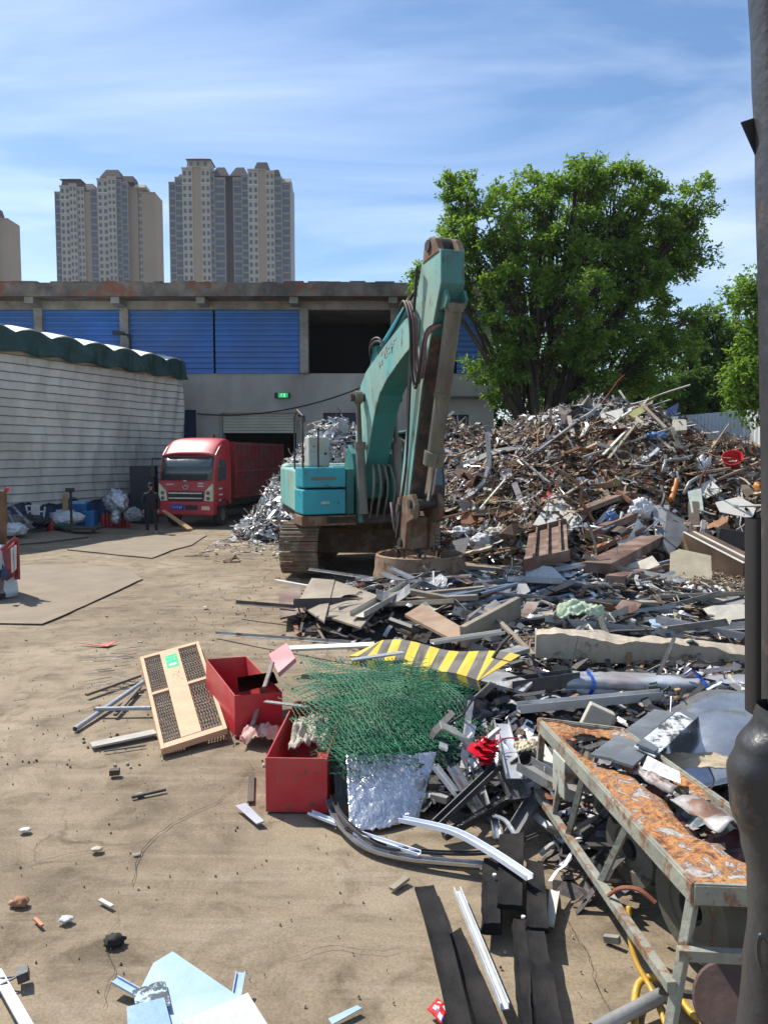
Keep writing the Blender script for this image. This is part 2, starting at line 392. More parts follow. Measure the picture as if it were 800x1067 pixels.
def corrugated(name, xa, xb, za, zb, mtl, parent, pitch=.26, dep=.05, y=WY-.05, lab=None):
    m = MB(); n = int((zb-za)/pitch)
    def fn(u, v):
        z = za + (zb-za)*v; k = (v*n) % 1.0
        return (xa+(xb-xa)*u, y + dep*(0.0 if k < .45 else (1.0 if k > .6 else (k-.45)/.15))*1.0 + .02*nz((xa+(xb-xa)*u, z*.7, 4)), z)
    m.sheet(fn, 8, n*6, .01); return m.build(name, mtl, parent)
for a, b in ((-120, 44), (48, 131), (137, 225.3), (225.3, 314), (474, 506), (415, 473)):
    corrugated('blue_bay', wx(a)+.05, wx(b)-.05, zs, zt+.03, BLU, wh)
# roller shutter
SHU = mat('cream_shutter', (0.50, 0.49, 0.38), (0.40, 0.39, 0.3), amt=.4, scale=.8, rough=.5)
corrugated('roller_shutter', wx(232)+.02, wx(309)-.02, wz(451), wz(430), SHU, wh, pitch=.13, dep=.04, y=WY+.08)
m = MB(); m.box((wx(232)-.08, WY-.03, wz(430)/2), (.14, .1, wz(430))); m.build('shutter_guide', CONL, wh)
m = MB(); m.box((wx(309)+.08, WY-.03, wz(430)/2), (.14, .1, wz(430))); m.build('shutter_guide', CONL, wh)
m = MB(); m.box(((wx(190)+wx(205))/2, WY+.2, wz(427)/2), (wx(205)-wx(190)-.02, .06, wz(427)-.02)); m.build('door', DBL, wh)
for o in ops[2:]:
    m = MB(); m.box(((o[0]+o[1])/2, WY+.2, (o[2]+o[3])/2), (o[1]-o[0]-.02, .06, o[3]-o[2]-.02)); m.build('window', DBL, wh)
# soot stain boards under right bay
m = MB(); m.box((wx(480), WY-.12, wz(414)), (2.2, .24, .1)); m.build('ledge', mat('stained_ledge', (0.12, 0.11, 0.1)), wh)

GRN = D.materials.new('exit_green'); GRN.use_nodes = True
_b = GRN.node_tree.nodes['Principled BSDF']; _b.inputs['Base Color'].default_value = (0.01, .35, .12, 1); _b.inputs['Emission Color'].default_value = (0.01, .5, .16, 1); _b.inputs['Emission Strength'].default_value = .5
WHE = D.materials.new('exit_pictogram'); WHE.use_nodes = True
_b = WHE.node_tree.nodes['Principled BSDF']; _b.inputs['Base Color'].default_value = (.6, .8, .65, 1); _b.inputs['Emission Color'].default_value = (.5, 1, .6, 1); _b.inputs['Emission Strength'].default_value = .5
PLB = mat('black_plastic', (0.02, 0.02, 0.021), rough=.45, bump=.05)
es = empty('exit_sign', (wx(295), WY-.15, wz(412)), 'small green lit exit sign box on the grey wall above the shutter', 'exit sign')
m = MB(); m.box((wx(295), WY-.1, wz(412)), (.75, .14, .26)); m.build('housing', PLB, es, bevel=.03)
m = MB(); m.box((wx(296), WY-.18, wz(412)), (.48, .02, .22)); m.build('lit_panel', GRN, es)
m = MB(); c = V((wx(294.5), WY-.2, wz(412)))
m.cyl(c+V((0, 0, .07)), c+V((0, -.006, .07)), .022, 10); m.bar(c+V((0, 0, .045)), c+V((-.02, 0, -.02)), .035, .01)
for a, b in (((-.02, -.02), (.03, -.05)), ((.03, -.05), (.02, -.09)), ((-.02, -.02), (-.05, -.06)), ((-.05, -.06), (-.09, -.06)), ((0, .04), (.05, .01)), ((0, .04), (-.05, .02))):
    m.bar(c+V((a[0], 0, a[1])), c+V((b[0], 0, b[1])), .016, .01)
m.box(c+V((.14, 0, 0)), (.06, .01, .17)); m.build('running_figure', WHE, es)
def cctv(px, py, Y, lab, s=1):
    p = at(px, py, Y); e = empty('security_camera', p, lab, 'security camera')
    m = MB(); m.bar(p+V((-.5*s, -.5, .05)), p+V((-.05, -.45, .0)), .16*s, .14*s); m.build('camera_body', PLB, e, bevel=.02)
    m = MB(); m.bar(p+V((0, 0.1, -.5*s)), p+V((0, 0, .05)), .1*s, .1*s); m.bar(p, p+V((-.2, -.5, 0)), .06, .06); m.build('bracket', PLB, e)
cctv(134, 349, WY-.2, 'dark security camera on a bracket at the blue upper wall', 1.2)
cctv(317, 434, WY-.2, 'small pale security camera beside the shutter', .5)
# cable running from wall to the boom
def sag(a, b, s, n=16): 
    return [a.lerp(b, i/n) - V((0, 0, s*4*(i/n)*(1-i/n))) for i in range(n+1)]
m = MB(); m.tube(sag(at(205, 431, WY-.2), at(378, 403, 37), .5), .035, 5)
tag(m.build('power_cable', PLB), 'black cable sagging across the grey warehouse wall', 'cable')

# ------------------------------------------------------------ tarped shed on the left
A = V((-13.35, 26.7, 0)); B = V((-9.45, 36.0, 0)); dW = (B-A).normalized(); nW = V((dW.y, -dW.x, 0))   # towards the yard
A2 = A - dW*4.2
LW = (B-A2).length
TARP = mat('grey_tarp', (0.76, 0.73, 0.65), (0.60, 0.57, 0.50), amt=.5, scale=.8, rough=.6, dirt=(0.36, 0.33, 0.28), dirt_amt=.6, bump=.15, bscale=6)
GTP = mat('green_tarp', (0.018, 0.062, 0.045), (0.012, 0.04, 0.03), rough=.55, scale=3)
WTP = mat('white_roof_edge', (0.72, 0.74, 0.70), (0.55, 0.57, 0.5), rough=.5)
sh = empty('tarped_shed', A2, 'long shed wall draped in grey ribbed tarpaulin with a scalloped green edge', 'shed')
def top_z(u):     # underside of the green edge along the wall
    return 6.35 - .12*u
NU = 260; NV = 138; rib = .305
def wall_fn(u, v):
    s_ = u*LW; z = .95 + (top_z(u)+.1-.95)*v
    p = A2 + dW*s_
    k = (z/rib) % 1.0
    d = 0
    folds = .10*nz((s_*.55+z*.12, z*.12, 1)) + .07*nz((s_*2.1 - z*.5, z*.35, 5)) + .03*nz((s_*5+z, z*.7, 2))
    folds *= min(1, (1-u)*5+.25)
    if u > .84:
        q = (u-.84)/.16; folds += .05*q*math.sin(11*(q*1.6 + (1-v)*.9)) 
    p = p + nW*(d + folds + .15); p.z = z + (.14*nz((s_*1.3, 0, 7)) + .05*nz((s_*5, 0, 3)))*(1-v)**3*2
    return p
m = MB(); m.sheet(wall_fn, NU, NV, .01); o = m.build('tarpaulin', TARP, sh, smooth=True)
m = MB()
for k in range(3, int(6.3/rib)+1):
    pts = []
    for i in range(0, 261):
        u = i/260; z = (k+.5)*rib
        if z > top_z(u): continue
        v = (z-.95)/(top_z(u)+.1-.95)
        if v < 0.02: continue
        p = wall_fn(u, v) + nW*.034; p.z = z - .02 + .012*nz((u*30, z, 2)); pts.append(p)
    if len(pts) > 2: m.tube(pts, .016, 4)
m.build('rib', mat('tarp_rib_steel', (0.26, 0.245, 0.22), rough=.7), sh)  # ribs in one even grey, darker than the tarpaulin
m = MB(); m.sheet(lambda u, v: A2 + dW*u*LW + V((0, 0, 1.25*v)) + nW*.03*math.sin(u*LW*9), 120, 2, .02); m.build('blue_skirting', mat('faded_blue_sheet', (0.05, 0.09, 0.2), (.03, .05, .11), rough=.6), sh)
NSC = 9.0
def gfn(u, v):
    s_ = u*LW; p = A2 + dW*s_; ph = (s_/1.62) % 1.0
    zt_ = top_z(u) + .72 + .16*math.sin(math.pi*ph) ; zb = top_z(u) - .10*math.sin(math.pi*ph) + .05
    p = p + nW*(.42 - .2*v + .10*math.cos(2*math.pi*ph)*(1-v) + .09*nz((s_*2.3, v*1.5, 1)) + .06*nz((s_*7, v*2, 6))*(1-v*.5)); p.z = zb + (zt_-zb)*v
    return p
m = MB(); m.sheet(gfn, 260, 10, .012); m.build('green_edge', GTP, sh, smooth=True)
m = MB()
for k in range(-1, 9):
    def rf(u, v, k=k):
        s_ = (k+u)*1.62 ; p = A2 + dW*min(max(s_, 0), LW-.3)
        p = p + nW*(.22 - 1.0*v); p.z = top_z(min(max(s_, 0), LW)/LW) + .70 + .22*math.sin(math.pi*u)*(1-.2*v) + .25*v; return p
    if k >= 0: m.sheet(rf, 8, 2, .02)
m.build('roof_sheet', WTP, sh)
m = MB(); m.sheet(lambda u, v: A2 + dW*u*(LW-.2) + nW*(-.8-6*v) + V((0, 0, 7.15 - .12*u + .4*v)), 2, 2, .05); m.build('roof', WTP, sh)
m = MB(); m.prism([B - nW*7, B + nW*.0, B + V((0, 0, 6.2)), B - nW*7 + V((0, 0, 7.2))], dW*.05); m.build('end_wall', TARP, sh)
# narrow dark cabinet/tarp end by the truck
m = MB(); pc = gp(150, 548); m.box((at(150, 500, 31).x, 31, 1.15), (1.0, .5, 2.3)); tag(m.build('dark_cabinet', mat('navy_cabinet', (0.018, 0.022, 0.035), rough=.5), bevel=.03), 'tall navy cabinet at the end of the tarped wall beside the red truck', 'cabinet')

# ------------------------------------------------------------ apartment towers
TW1 = mat('tower_cream', (0.42, 0.38, 0.31), (0.37, 0.335, 0.27), amt=.3, scale=.08, rough=.85, bump=0)
TW2 = mat('tower_tan', (0.34, 0.27, 0.19), (0.31, 0.245, 0.175), amt=.3, scale=.08, rough=.85, bump=0)
TWG = mat('tower_glass', (0.075, 0.095, 0.12), (0.045, 0.06, 0.08), amt=.5, scale=.6, rough=.15, bump=0)
TWB = mat('tower_grey_blue', (0.27, 0.255, 0.23), (0.23, 0.215, 0.195), amt=.3, scale=.1, rough=.6, bump=0)
TWR = mat('tower_slate', (0.095, 0.06, 0.06), (0.06, 0.045, 0.05), amt=.4, scale=.3, rough=.8, bump=0)
TWW = mat('tower_window_frame', (0.6, 0.6, 0.58), rough=.6, bump=0)
def tower(px0, px1, ytop, Y, bays, lab, side=None, yaw=0, seed=1, roofs=()):
    """bays: (fraction start, end, kind, protrusion, height drop)"""
    rg = random.Random(seed)
    xa, xb = at(px0, 475, Y).x, at(px1, 475, Y).x; Wd = xb-xa; H = at(400, ytop, Y).z; bays = [(a, b, c, d, e_*.6) for a, b, c, d, e_ in bays]; roofs = [(a, b, c*.62, d*.62, e_, f) for a, b, c, d, e_, f in roofs]
    c = V(((xa+xb)/2, Y, 0)); e = empty('apartment_tower', c, lab, 'apartment tower', 'apartment towers on the skyline')
    ca, sa = math.cos(yaw), math.sin(yaw)
    def T(x, y, z): return V((c.x + x*ca - y*sa, c.y + x*sa + y*ca, z))
    def bx(m, x0, x1, y0, y1, z0, z1):
        m.hexa([T(x0, y0, z0), T(x1, y0, z0), T(x1, y1, z0), T(x0, y1, z0), T(x0, y0, z1), T(x1, y0, z1), T(x1, y1, z1), T(x0, y1, z1)])
    fl = 3.05*Y/300.0 if False else 3.05
    wn = 0; extra = MB(); wmesh = {}
    nf = int(H/fl)
    for (fa, fb, kind, pro, drop) in bays:
        a, b = -Wd/2+Wd*fa, -Wd/2+Wd*fb; top = H-drop
        m = MB(); bx(m, a, b, -pro, 14, 0, top)
        bx(m, a-.2, b+.2, -pro-.35, -pro+.2, top-.5, top+.1)
        m.build('facade_bay', {'c': TW1, 't': TW2, 'g': TWB, 'd': TWR, 'w': TW1}[kind], e)
        if kind in 'cw':
            m = MB(); bx(m, a-.15, b+.15, -pro-.25, -pro+.1, top-6.4, top-6.0); m.build('cornice', TWW, e); m = MB(); bx(m, a-.15, b+.15, -pro-.25, -pro+.1, top-12.4, top-12.1); m.build('cornice', TWW, e)
        nwn = {'c': 2, 'w': 2, 't': 0, 'g': 1, 'd': 0}[kind]; bw = b-a
        if not nwn: continue
        for f in range(3 if Y > 0 else 0, nf):
            z = top - 2.2 - (nf-1-f)*fl
            if z < H*0.30: continue
            for q in range(nwn):
                if kind == 'g': x_ = (a+b)/2; ww = bw*.8; hh = 2.3
                else: x_ = a + bw*(.25 if q == 0 else .75); ww = min(1.5, bw*.26); hh = 1.7
                z_ = z + rg.uniform(-.02, .02)
                m = MB() if wn < 100 else extra
                bx(m, x_-ww/2, x_+ww/2, -pro-.1, -pro+.3, z_-hh/2, z_+hh/2)
                if wn < 100: m.build('window', TWG, e)
                wn += 1
                if kind == 'g':
                    bx(extra_fr, x_-ww/2-.2, x_+ww/2+.2, -pro-.35, -pro+.3, z_-hh/2-.55, z_-hh/2-.25) if False else None
    if extra.v: tag(extra.build('window', TWG, e), kind='stuff')
    m = MB()
    for (fa, fb, kind, pro, drop) in bays:
        if kind == 'g':
            a, b = -Wd/2+Wd*fa, -Wd/2+Wd*fb; f = 0; z = H-drop-3.6
            while z > H*.3:
                bx(m, a-.1, b+.1, -pro-.4, -pro+.2, z-.2, z+.3); z -= fl
            bx(m, a-.12, a+.2, -pro-.3, -pro+.2, H*.3, H-drop); bx(m, b-.2, b+.12, -pro-.3, -pro+.2, H*.3, H-drop)
    if m.v: m.build('balcony_bands', TWB, e)
    for (fa, fb, za, zb, inset, col) in roofs:
        a, b = -Wd/2+Wd*fa, -Wd/2+Wd*fb; i = inset*(b-a)
        m = MB(); m.hexa([T(a, -1.0, H+za), T(b, -1.0, H+za), T(b, 9, H+za), T(a, 9, H+za), T(a+i, .5+i*.5, H+zb), T(b-i, .5+i*.5, H+zb), T(b-i, 7, H+zb), T(a+i, 7, H+zb)])
        m.build('roof', {'r': TWR, 'c': TW1}[col], e)
        if col == 'c' and zb-za > 3:
            m = MB()
            for k in range(3): bx(m, a+(b-a)*(.2+.3*k)-.45, a+(b-a)*(.2+.3*k)+.45, -1.15, -.8, H+za+1.3, H+zb-1)
            m.build('belfry_window', TWG, e)
    if side:
        m = MB()
    return e
# right double tower
tower(182, 305, 190, 330, [(0, .055, 'g', .5, 0), (.055, .115, 'g', 1.2, -3), (.115, .20, 'c', 1.8, -9), (.20, .27, 't', 1.5, -10), (.27, .345, 'c', 1.8, -9), (.345, .375, 'g', 1.0, -5), (.375, .46, 'g', .4, -3), (.46, .53, 'd', -3.0, -4),
    (.53, .60, 'g', .4, -3), (.60, .655, 'g', 1.0, -5), (.655, .74, 'c', 1.8, -8), (.74, .80, 't', 1.5, -8), (.80, .87, 'c', 1.8, -7), (.87, .93, 'g', 1.0, -3), (.93, 1.0, 'g', .5, 0)],
    'twin cream apartment tower with maroon mansard roofs, rightmost on the skyline', seed=3,
    roofs=[(.15, .34, 9, 15, 0, 'c'), (.14, .35, 15, 17.5, .35, 'r'), (.70, .83, 8, 14, .18, 'r'), (.345, .50, 4, 11, .3, 'r'), (.50, .66, 4, 11, .3, 'r'), (.06, .14, 1, 6, .25, 'r'), (.85, .92, 3, 9, .25, 'r'), (.93, 1, 0, 3, 0, 'c')])
# middle double tower
tower(66, 166, 200, 360, [(0, .055, 'g', .5, 0), (.06, .16, 'c', 1.5, -4), (.16, .23, 'c', 2.2, -5), (.23, .30, 'w', 1.2, -3), (.30, .36, 't', .3, 0), (.36, .43, 'g', .8, -2),
    (.44, .55, 'c', 1.8, -9), (.55, .63, 'c', 2.2, -10), (.63, .68, 'g', 1.0, -9), (.68, .74, 'g', .8, -7), (.74, .82, 't', -2, -5), (.82, .86, 'w', -3, -3), (.86, 1.0, 't', -2, -1)],
    'twin apartment tower with a plain tan side wall, middle of the skyline', seed=5,
    roofs=[(.07, .25, 4, 9, .0, 'r'), (.05, .27, 9, 11, .3, 'r'), (.25, .42, 1, 7, .3, 'r'), (.46, .68, 10, 17, .22, 'r'), (.68, .80, 7, 12, .1, 'r'), (.80, .92, 3, 6, .1, 'c')])
tower(-90, 15, 226, 380, [(0, .3, 'g', .5, 0), (.3, .5, 'c', 1.5, -4), (.5, .7, 'c', 2.2, -5), (.70, .82, 'w', 1.2, -8), (.82, .88, 'g', .3, -5), (.88, 1.0, 't', -2, 0)],
    'partly cut off tan apartment tower at the left edge of the skyline', seed=9, roofs=[(.5, .85, 5, 11, .2, 'r'), (.8, .9, 4, 8, 0, 'r')])

# ------------------------------------------------------------ white corrugated fence on the right
FEN = mat('white_corrugated_fence', (0.78, 0.80, 0.80), (0.64, 0.67, 0.68), amt=.4, scale=.6, rough=.5, dirt=(.3, .3, .28), dirt_amt=.3)
fe = empty('corrugated_fence', (11, 24, 0), 'white corrugated metal fence leaning behind the right end of the scrap heap', 'fence')
fa, fb = at(690, 437, 30), at(830, 428, 23.0); fa.z = fb.z = 0
dF = (fb-fa); LF = dF.length; dF.normalize(); nF = V((dF.y, -dF.x, 0))
m = MB(); NB = int(LF/.2)
m.sheet(lambda u, v: fa + dF*u*LF + nF*(.03 if int(u*NB*2) % 2 else 0) + V((0, 0, (4.2 - .0*u)*v)), NB*2, 1, .012); m.build('sheeting', FEN, fe)
m = MB(); m.bar(fa+V((0, 0, 3.0))+nF*.06, fb+V((0, 0, 3.0))+nF*.06, .04, .05); m.build('rail', FEN, fe)
m = MB(); m.bar(fa+V((0, 0, 1.2))+nF*.06, fb+V((0, 0, 1.2))+nF*.06, .04, .05); m.build('rail', FEN, fe)
# ------------------------------------------------------------ trees
def leaf_mat(name, c1, c2, c3):
    m = D.materials.new(name); m.use_nodes = True; t = m.node_tree; t.nodes.clear(); L = t.links.new
    g = N(t, 'ShaderNodeNewGeometry'); r = N(t, 'ShaderNodeValToRGB'); e = r.color_ramp.elements
    e[0].color = (*c1, 1); e[1].color = (*c3, 1); x = e.new(.5); x.color = (*c2, 1); L(g.outputs['Random Per Island'], r.inputs[0])
    d = N(t, 'ShaderNodeBsdfPrincipled'); d.inputs['Roughness'].default_value = .55; d.inputs['Specular IOR Level'].default_value = .35; L(r.outputs[0], d.inputs['Base Color'])
    tr = N(t, 'ShaderNodeBsdfTranslucent'); hv = N(t, 'ShaderNodeHueSaturation'); hv.inputs['Hue'].default_value = .485; hv.inputs['Saturation'].default_value = 1.1; hv.inputs['Value'].default_value = 1.3; L(r.outputs[0], hv.inputs['Color']); L(hv.outputs[0], tr.inputs[0])
    ms = N(t, 'ShaderNodeMixShader'); ms.inputs[0].default_value = .48; L(d.outputs[0], ms.inputs[1]); L(tr.outputs[0], ms.inputs[2])
    o = N(t, 'ShaderNodeOutputMaterial'); L(ms.outputs[0], o.inputs[0]); return m
BARK = mat('bark', (0.085, 0.065, 0.045), (0.04, 0.03, 0.022), scale=4, rough=.95, stretch=(1, 1, .3), bump=.5, bscale=12)
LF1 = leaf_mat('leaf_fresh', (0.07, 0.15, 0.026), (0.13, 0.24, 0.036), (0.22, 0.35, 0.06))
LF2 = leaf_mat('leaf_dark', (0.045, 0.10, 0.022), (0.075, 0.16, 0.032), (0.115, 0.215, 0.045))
def tree(base, lobes, leafs, lab, m, seed, depth, lsize=.15, clumps=1.0, trunk_r=.28, group=None, cat='tree', sub=5):
    """lobes: (px, py, radius px, depth offset)"""
    rg = random.Random(seed); base = V(base); e = empty('tree', base, lab, cat, group)
    tb = MB(); cps = []
    k = depth/800.0
    cen = V((0, 0, 0)); L_ = []
    for (px, py, r, dz) in lobes:
        c = at(px, py, depth+dz); c.y = depth+dz; L_.append((c, r*k)); cen += c
    cen /= len(L_)
    fork = base + V((0, 0, min(2.2, max(1.0, min(l[0].z-l[1] for l in L_)*.8))))
    tb.tube([base-V((0, 0, .3)), base+V((.03, 0, .6)), fork], trunk_r, 8, rs=[trunk_r*1.3, trunk_r, trunk_r*.85])
    clumpc = []
    for (c, r) in L_:
        # limb to the lobe
        d = c - fork; mid = fork.lerp(c, .5) + V((rg.uniform(-.1, .1)*d.length, rg.uniform(-.1, .1)*d.length, .12*d.length))
        pts = []; n = 8
        for i in range(n+1):
            t = i/n; p = fork*(1-t)**2 + mid*2*t*(1-t) + c*t*t; p += V((nz((t*3, c.x, 1)), nz((t*3, c.y, 5)), nz((t*3, c.z, 9))))*.22*t; pts.append(p)
        r0 = trunk_r*.55; tb.tube(pts, r0, 6, rs=[r0*(1-.78*i/n) for i in range(n+1)])
        nc = int(clumps*(8 + 13*r*r))
        for q in range(nc):
            a = V((rg.gauss(0, 1), rg.gauss(0, 1), rg.gauss(0, 1))).normalized(); rr = r*(rg.random()**.42)*rg.uniform(.8, 1.13)
            cc = c + V((a.x*rr, a.y*rr*.9, a.z*rr*.88))
            if nz(cc*.9 + V((seed, 0, 0))) < -.13: continue
            clumpc.append((cc, a))
            st = pts[rg.randint(3, n)]; md = st.lerp(cc, .5) + V((0, 0, .08*(cc-st).length)); 
            tb.tube([st, md, cc, cc+a*.25], .03, 3, rs=[.05, .032, .018, .006])
    lv = []; lf = []
    per = max(4, leafs//max(1, len(clumpc)))
    for (cc, a) in clumpc:
        R0 = rg.uniform(.34, .72)
        for s_ in range(sub):
            ax = (a*.8 + V((rg.gauss(0, 1), rg.gauss(0, 1), rg.gauss(0, .8)))).normalized(); 
            tw = cc + V((rg.gauss(0, .3), rg.gauss(0, .3), rg.gauss(0, .22)))*R0
            for q in range(per//sub):
                t = rg.random(); p = tw + ax*R0*t + V((rg.gauss(0, .09), rg.gauss(0, .09), rg.gauss(0, .07) - .10*t*t))
                d = (ax*.5 + V((rg.gauss(0, .7), rg.gauss(0, .7), rg.gauss(-.25, .45)))).normalized(); s1 = V((rg.gauss(0, 1), rg.gauss(0, 1), rg.gauss(0, .5)))
                s1 = (s1 - d*s1.dot(d)).normalized(); l = lsize*rg.uniform(.6, 1.25); wd = l*.27; n0 = len(lv)
                up = d.cross(s1)*.12*l
                lv += [p, p+d*l*.45+s1*wd+up, p+d*l, p+d*l*.45-s1*wd+up]; lf.append((n0, n0+1, n0+2, n0+3))
    c_ = MB(); c_.v = [tuple(p) for p in lv]; c_.f = lf; c_.mi = [0]*len(lf)
    tb.build('trunk', BARK, e, smooth=True); c_.build('crown', m, e)
    return e
tree((6.3, 31, 0), [(600, 232, 62, 0), (520, 232, 50, -1), (570, 300, 70, -1), (655, 290, 72, 1), (652, 222, 45, 0), (722, 222, 24, 0), (600, 190, 30, 0), (650, 200, 30, 0), (698, 256, 40, 1), (455, 284, 17, -1), (440, 287, 10, -1), (478, 300, 14, 0), (490, 245, 26, 0), (487, 205, 22, 0), (516, 300, 24, 0), (515, 272, 36, 0), (712, 335, 32, 1), (600, 372, 75, 1), (536, 378, 45, 0), (672, 372, 52, 1), (566, 196, 30, 0), (528, 345, 24, 0)],
     125000, 'tallest broad leafy green tree rising behind the scrap heap beside the warehouse', LF1, 11, 31, .17, 1.0, .3)
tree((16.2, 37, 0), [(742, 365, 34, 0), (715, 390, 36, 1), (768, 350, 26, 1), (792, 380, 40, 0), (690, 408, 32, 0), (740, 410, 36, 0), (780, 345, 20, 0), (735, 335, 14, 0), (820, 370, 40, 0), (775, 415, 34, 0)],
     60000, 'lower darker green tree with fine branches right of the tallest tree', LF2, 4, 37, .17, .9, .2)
tree((12.6, 21.5, 0), [(800, 312, 15, 0), (818, 345, 26, 0), (800, 378, 26, 0), (790, 412, 16, 0), (840, 290, 34, 1), (850, 370, 50, 1), (772, 398, 12, 0), (782, 300, 7, 0), (795, 352, 10, 0)],
     15000, 'bright green tree reaching in over the white fence at the right edge', LF1, 8, 21.5, .15, 1.6, .14)
# dark thicket behind the heap
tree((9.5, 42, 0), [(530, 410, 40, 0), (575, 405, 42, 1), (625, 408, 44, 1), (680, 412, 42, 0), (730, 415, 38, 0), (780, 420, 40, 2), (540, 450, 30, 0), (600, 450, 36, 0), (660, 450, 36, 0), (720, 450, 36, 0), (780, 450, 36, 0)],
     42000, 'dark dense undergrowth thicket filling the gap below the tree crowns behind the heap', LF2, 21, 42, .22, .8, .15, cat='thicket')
# ------------------------------------------------------------ excavator
TEAL = mat('teal_paint', (0.022, 0.21, 0.195), (0.016, 0.15, 0.14), amt=.5, scale=.9, rough=.5, rust=(0.07, 0.075, 0.055), rust_amt=.17, rust_scale=4.5, stretch=(1, 1, .35), dirt=(0.10, 0.13, 0.10), dirt_amt=.8, bump=.12, bscale=14)  # teal darkened so the boom undersides carry their shade in the colour
TEALB = mat('teal_paint_bright', (0.02, 0.35, 0.42), (0.02, 0.27, 0.33), amt=.4, scale=1.2, rough=.42, rust=(0.10, 0.07, 0.05), rust_amt=.1, rust_scale=6, bump=.08)
TEALP = mat('teal_paint_faded_lit', (0.27, 0.45, 0.37), (0.09, 0.36, 0.36), amt=.6, scale=1.1, rough=.6, rust=(0.12, 0.10, 0.07), rust_amt=.2, rust_scale=5, stretch=(1, 1, .4), dirt=(.26, .25, .18), dirt_amt=.7)  # faded paint, lightened further as sunlight on the sun-facing sides
GRM = mat('greasy_dark_steel', (0.055, 0.048, 0.04), (0.025, 0.022, 0.02), amt=.5, scale=2, rough=.6, rust=(0.11, 0.06, 0.035), rust_amt=.3, bump=.3)
DRY = mat('dry_mud_steel', (0.23, 0.17, 0.11), (0.11, 0.075, 0.05), amt=.5, scale=3, rough=.85, rust=(0.14, 0.07, 0.035), rust_amt=.45, bump=.4, bscale=20)
SHOE = mat('track_shoe', (0.30, 0.235, 0.165), (0.13, 0.10, 0.07), amt=.5, scale=3, rough=.8, rust=(0.17, 0.09, 0.05), rust_amt=.4, bump=.3)
CYL = mat('weathered_cylinder', (0.19, 0.175, 0.135), (0.085, 0.078, 0.06), amt=.5, scale=2.5, rough=.6, rust=(0.10, 0.075, 0.05), rust_amt=.3, stretch=(1, 1, .3), bump=.2)
CHR = mat('polished_rod', (0.6, 0.6, 0.6), rough=.18, metal=1.0, bump=.02)
RUB = mat('black_hose', (0.022, 0.02, 0.02), rough=.6, bump=.05)
HOS = mat('dusty_red_hose', (0.20, 0.11, 0.10), (0.11, 0.07, 0.065), rough=.7, bump=.05)
GLS = mat('dark_cab_glass', (0.03, 0.06, 0.07), rough=.08, bump=0, spec=.8)
GRYB = mat('pale_grey_box', (0.46, 0.48, 0.44), (0.34, 0.35, 0.31), rough=.6, rust=(.15, .09, .05), rust_amt=.2)
YA = R(19); fX = V((math.sin(YA), -math.cos(YA), 0)); rX = V((-math.cos(YA), -math.sin(YA), 0)); EC = V((-.74, 18.6, 0))
def X(t, r, h):
    if h > 5: h = 5+(h-5)*.78
    return EC + fX*t + rX*r + V((0, 0, h))
ex = empty('excavator', EC, 'teal crawler excavator with raised boom and hanging arm in the middle of the yard', 'excavator')
def xprism(m, poly, r0, r1): m.prism([X(t, r0, h) for t, h in poly], rX*(r1-r0))
def xbox(m, t0, t1, r0, r1, h0, h1):
    m.hexa([X(t0, r0, h0), X(t1, r0, h0), X(t1, r1, h0), X(t0, r1, h0), X(t0, r0, h1), X(t1, r0, h1), X(t1, r1, h1), X(t0, r1, h1)])
# boom: side plates faded and painted sunlit-pale, under and top plates in shade-darkened teal
bt = [(.85, 2.0), (1.15, 3.2), (1.3, 3.9), (1.5, 4.25), (1.85, 4.5), (3.2, 4.93), (4.3, 5.3), (4.75, 5.35), (4.95, 5.15)]
bb = [(4.9, 4.8), (4.0, 4.52), (3.2, 4.22), (2.75, 3.95), (2.45, 3.6), (2.15, 3.1), (1.75, 2.35), (1.5, 1.75), (1.1, 1.65)]
m = MB(); xprism(m, bt+bb, -.25, .25); m.build('boom', TEAL, ex, bevel=.02)
m = MB(); xprism(m, [(t, h) for t, h in bt]+bb, .252, .275); m.build('boom_side_plate', TEALP, ex)
# faded lettering on the boom side
LET = mat('faded_orange_lettering', (0.52, 0.30, 0.18), (0.34, 0.36, 0.28), amt=.8, scale=9, rough=.7)
dd = (X(3.6, .32, 5.25)-X(2.5, .32, 4.75)).normalized()
text('KOBELCO', ex, X(3.15, .322, 5.06), -(X(1, 0, 0)-X(2, 0, .42)) , V((0, 0, 1)), .36, LET, 'faded_lettering', .003, .012) if False else None
m = MB()
rg = random.Random(2)
for g_ in range(3):
    for q in range(7):
        t = 2.75+g_*.36+rg.uniform(0, .24); h = 4.58+(t-2.75)*.30+rg.uniform(-.12, .16); a = rg.choice([0, 1.57, 1.2, .2]); l = rg.uniform(.06, .13)
        m.bar(X(t, .279, h), X(t+l*math.cos(a), .279, h+l*math.sin(a)), .006, .035, up=V((0, 0, 1)))
tag(m.build('faded_lettering', LET, ex), kind='stuff')
# brackets at the foot of the boom
for r_ in (.42, -.42):
    m = MB(); xprism(m, [(.3, 1.25), (1.95, 1.25), (1.9, 1.7), (1.45, 2.75), (1.15, 2.95), (.9, 2.6)], r_-.05, r_+.05); m.build('boom_foot_bracket', TEAL, ex, bevel=.01)
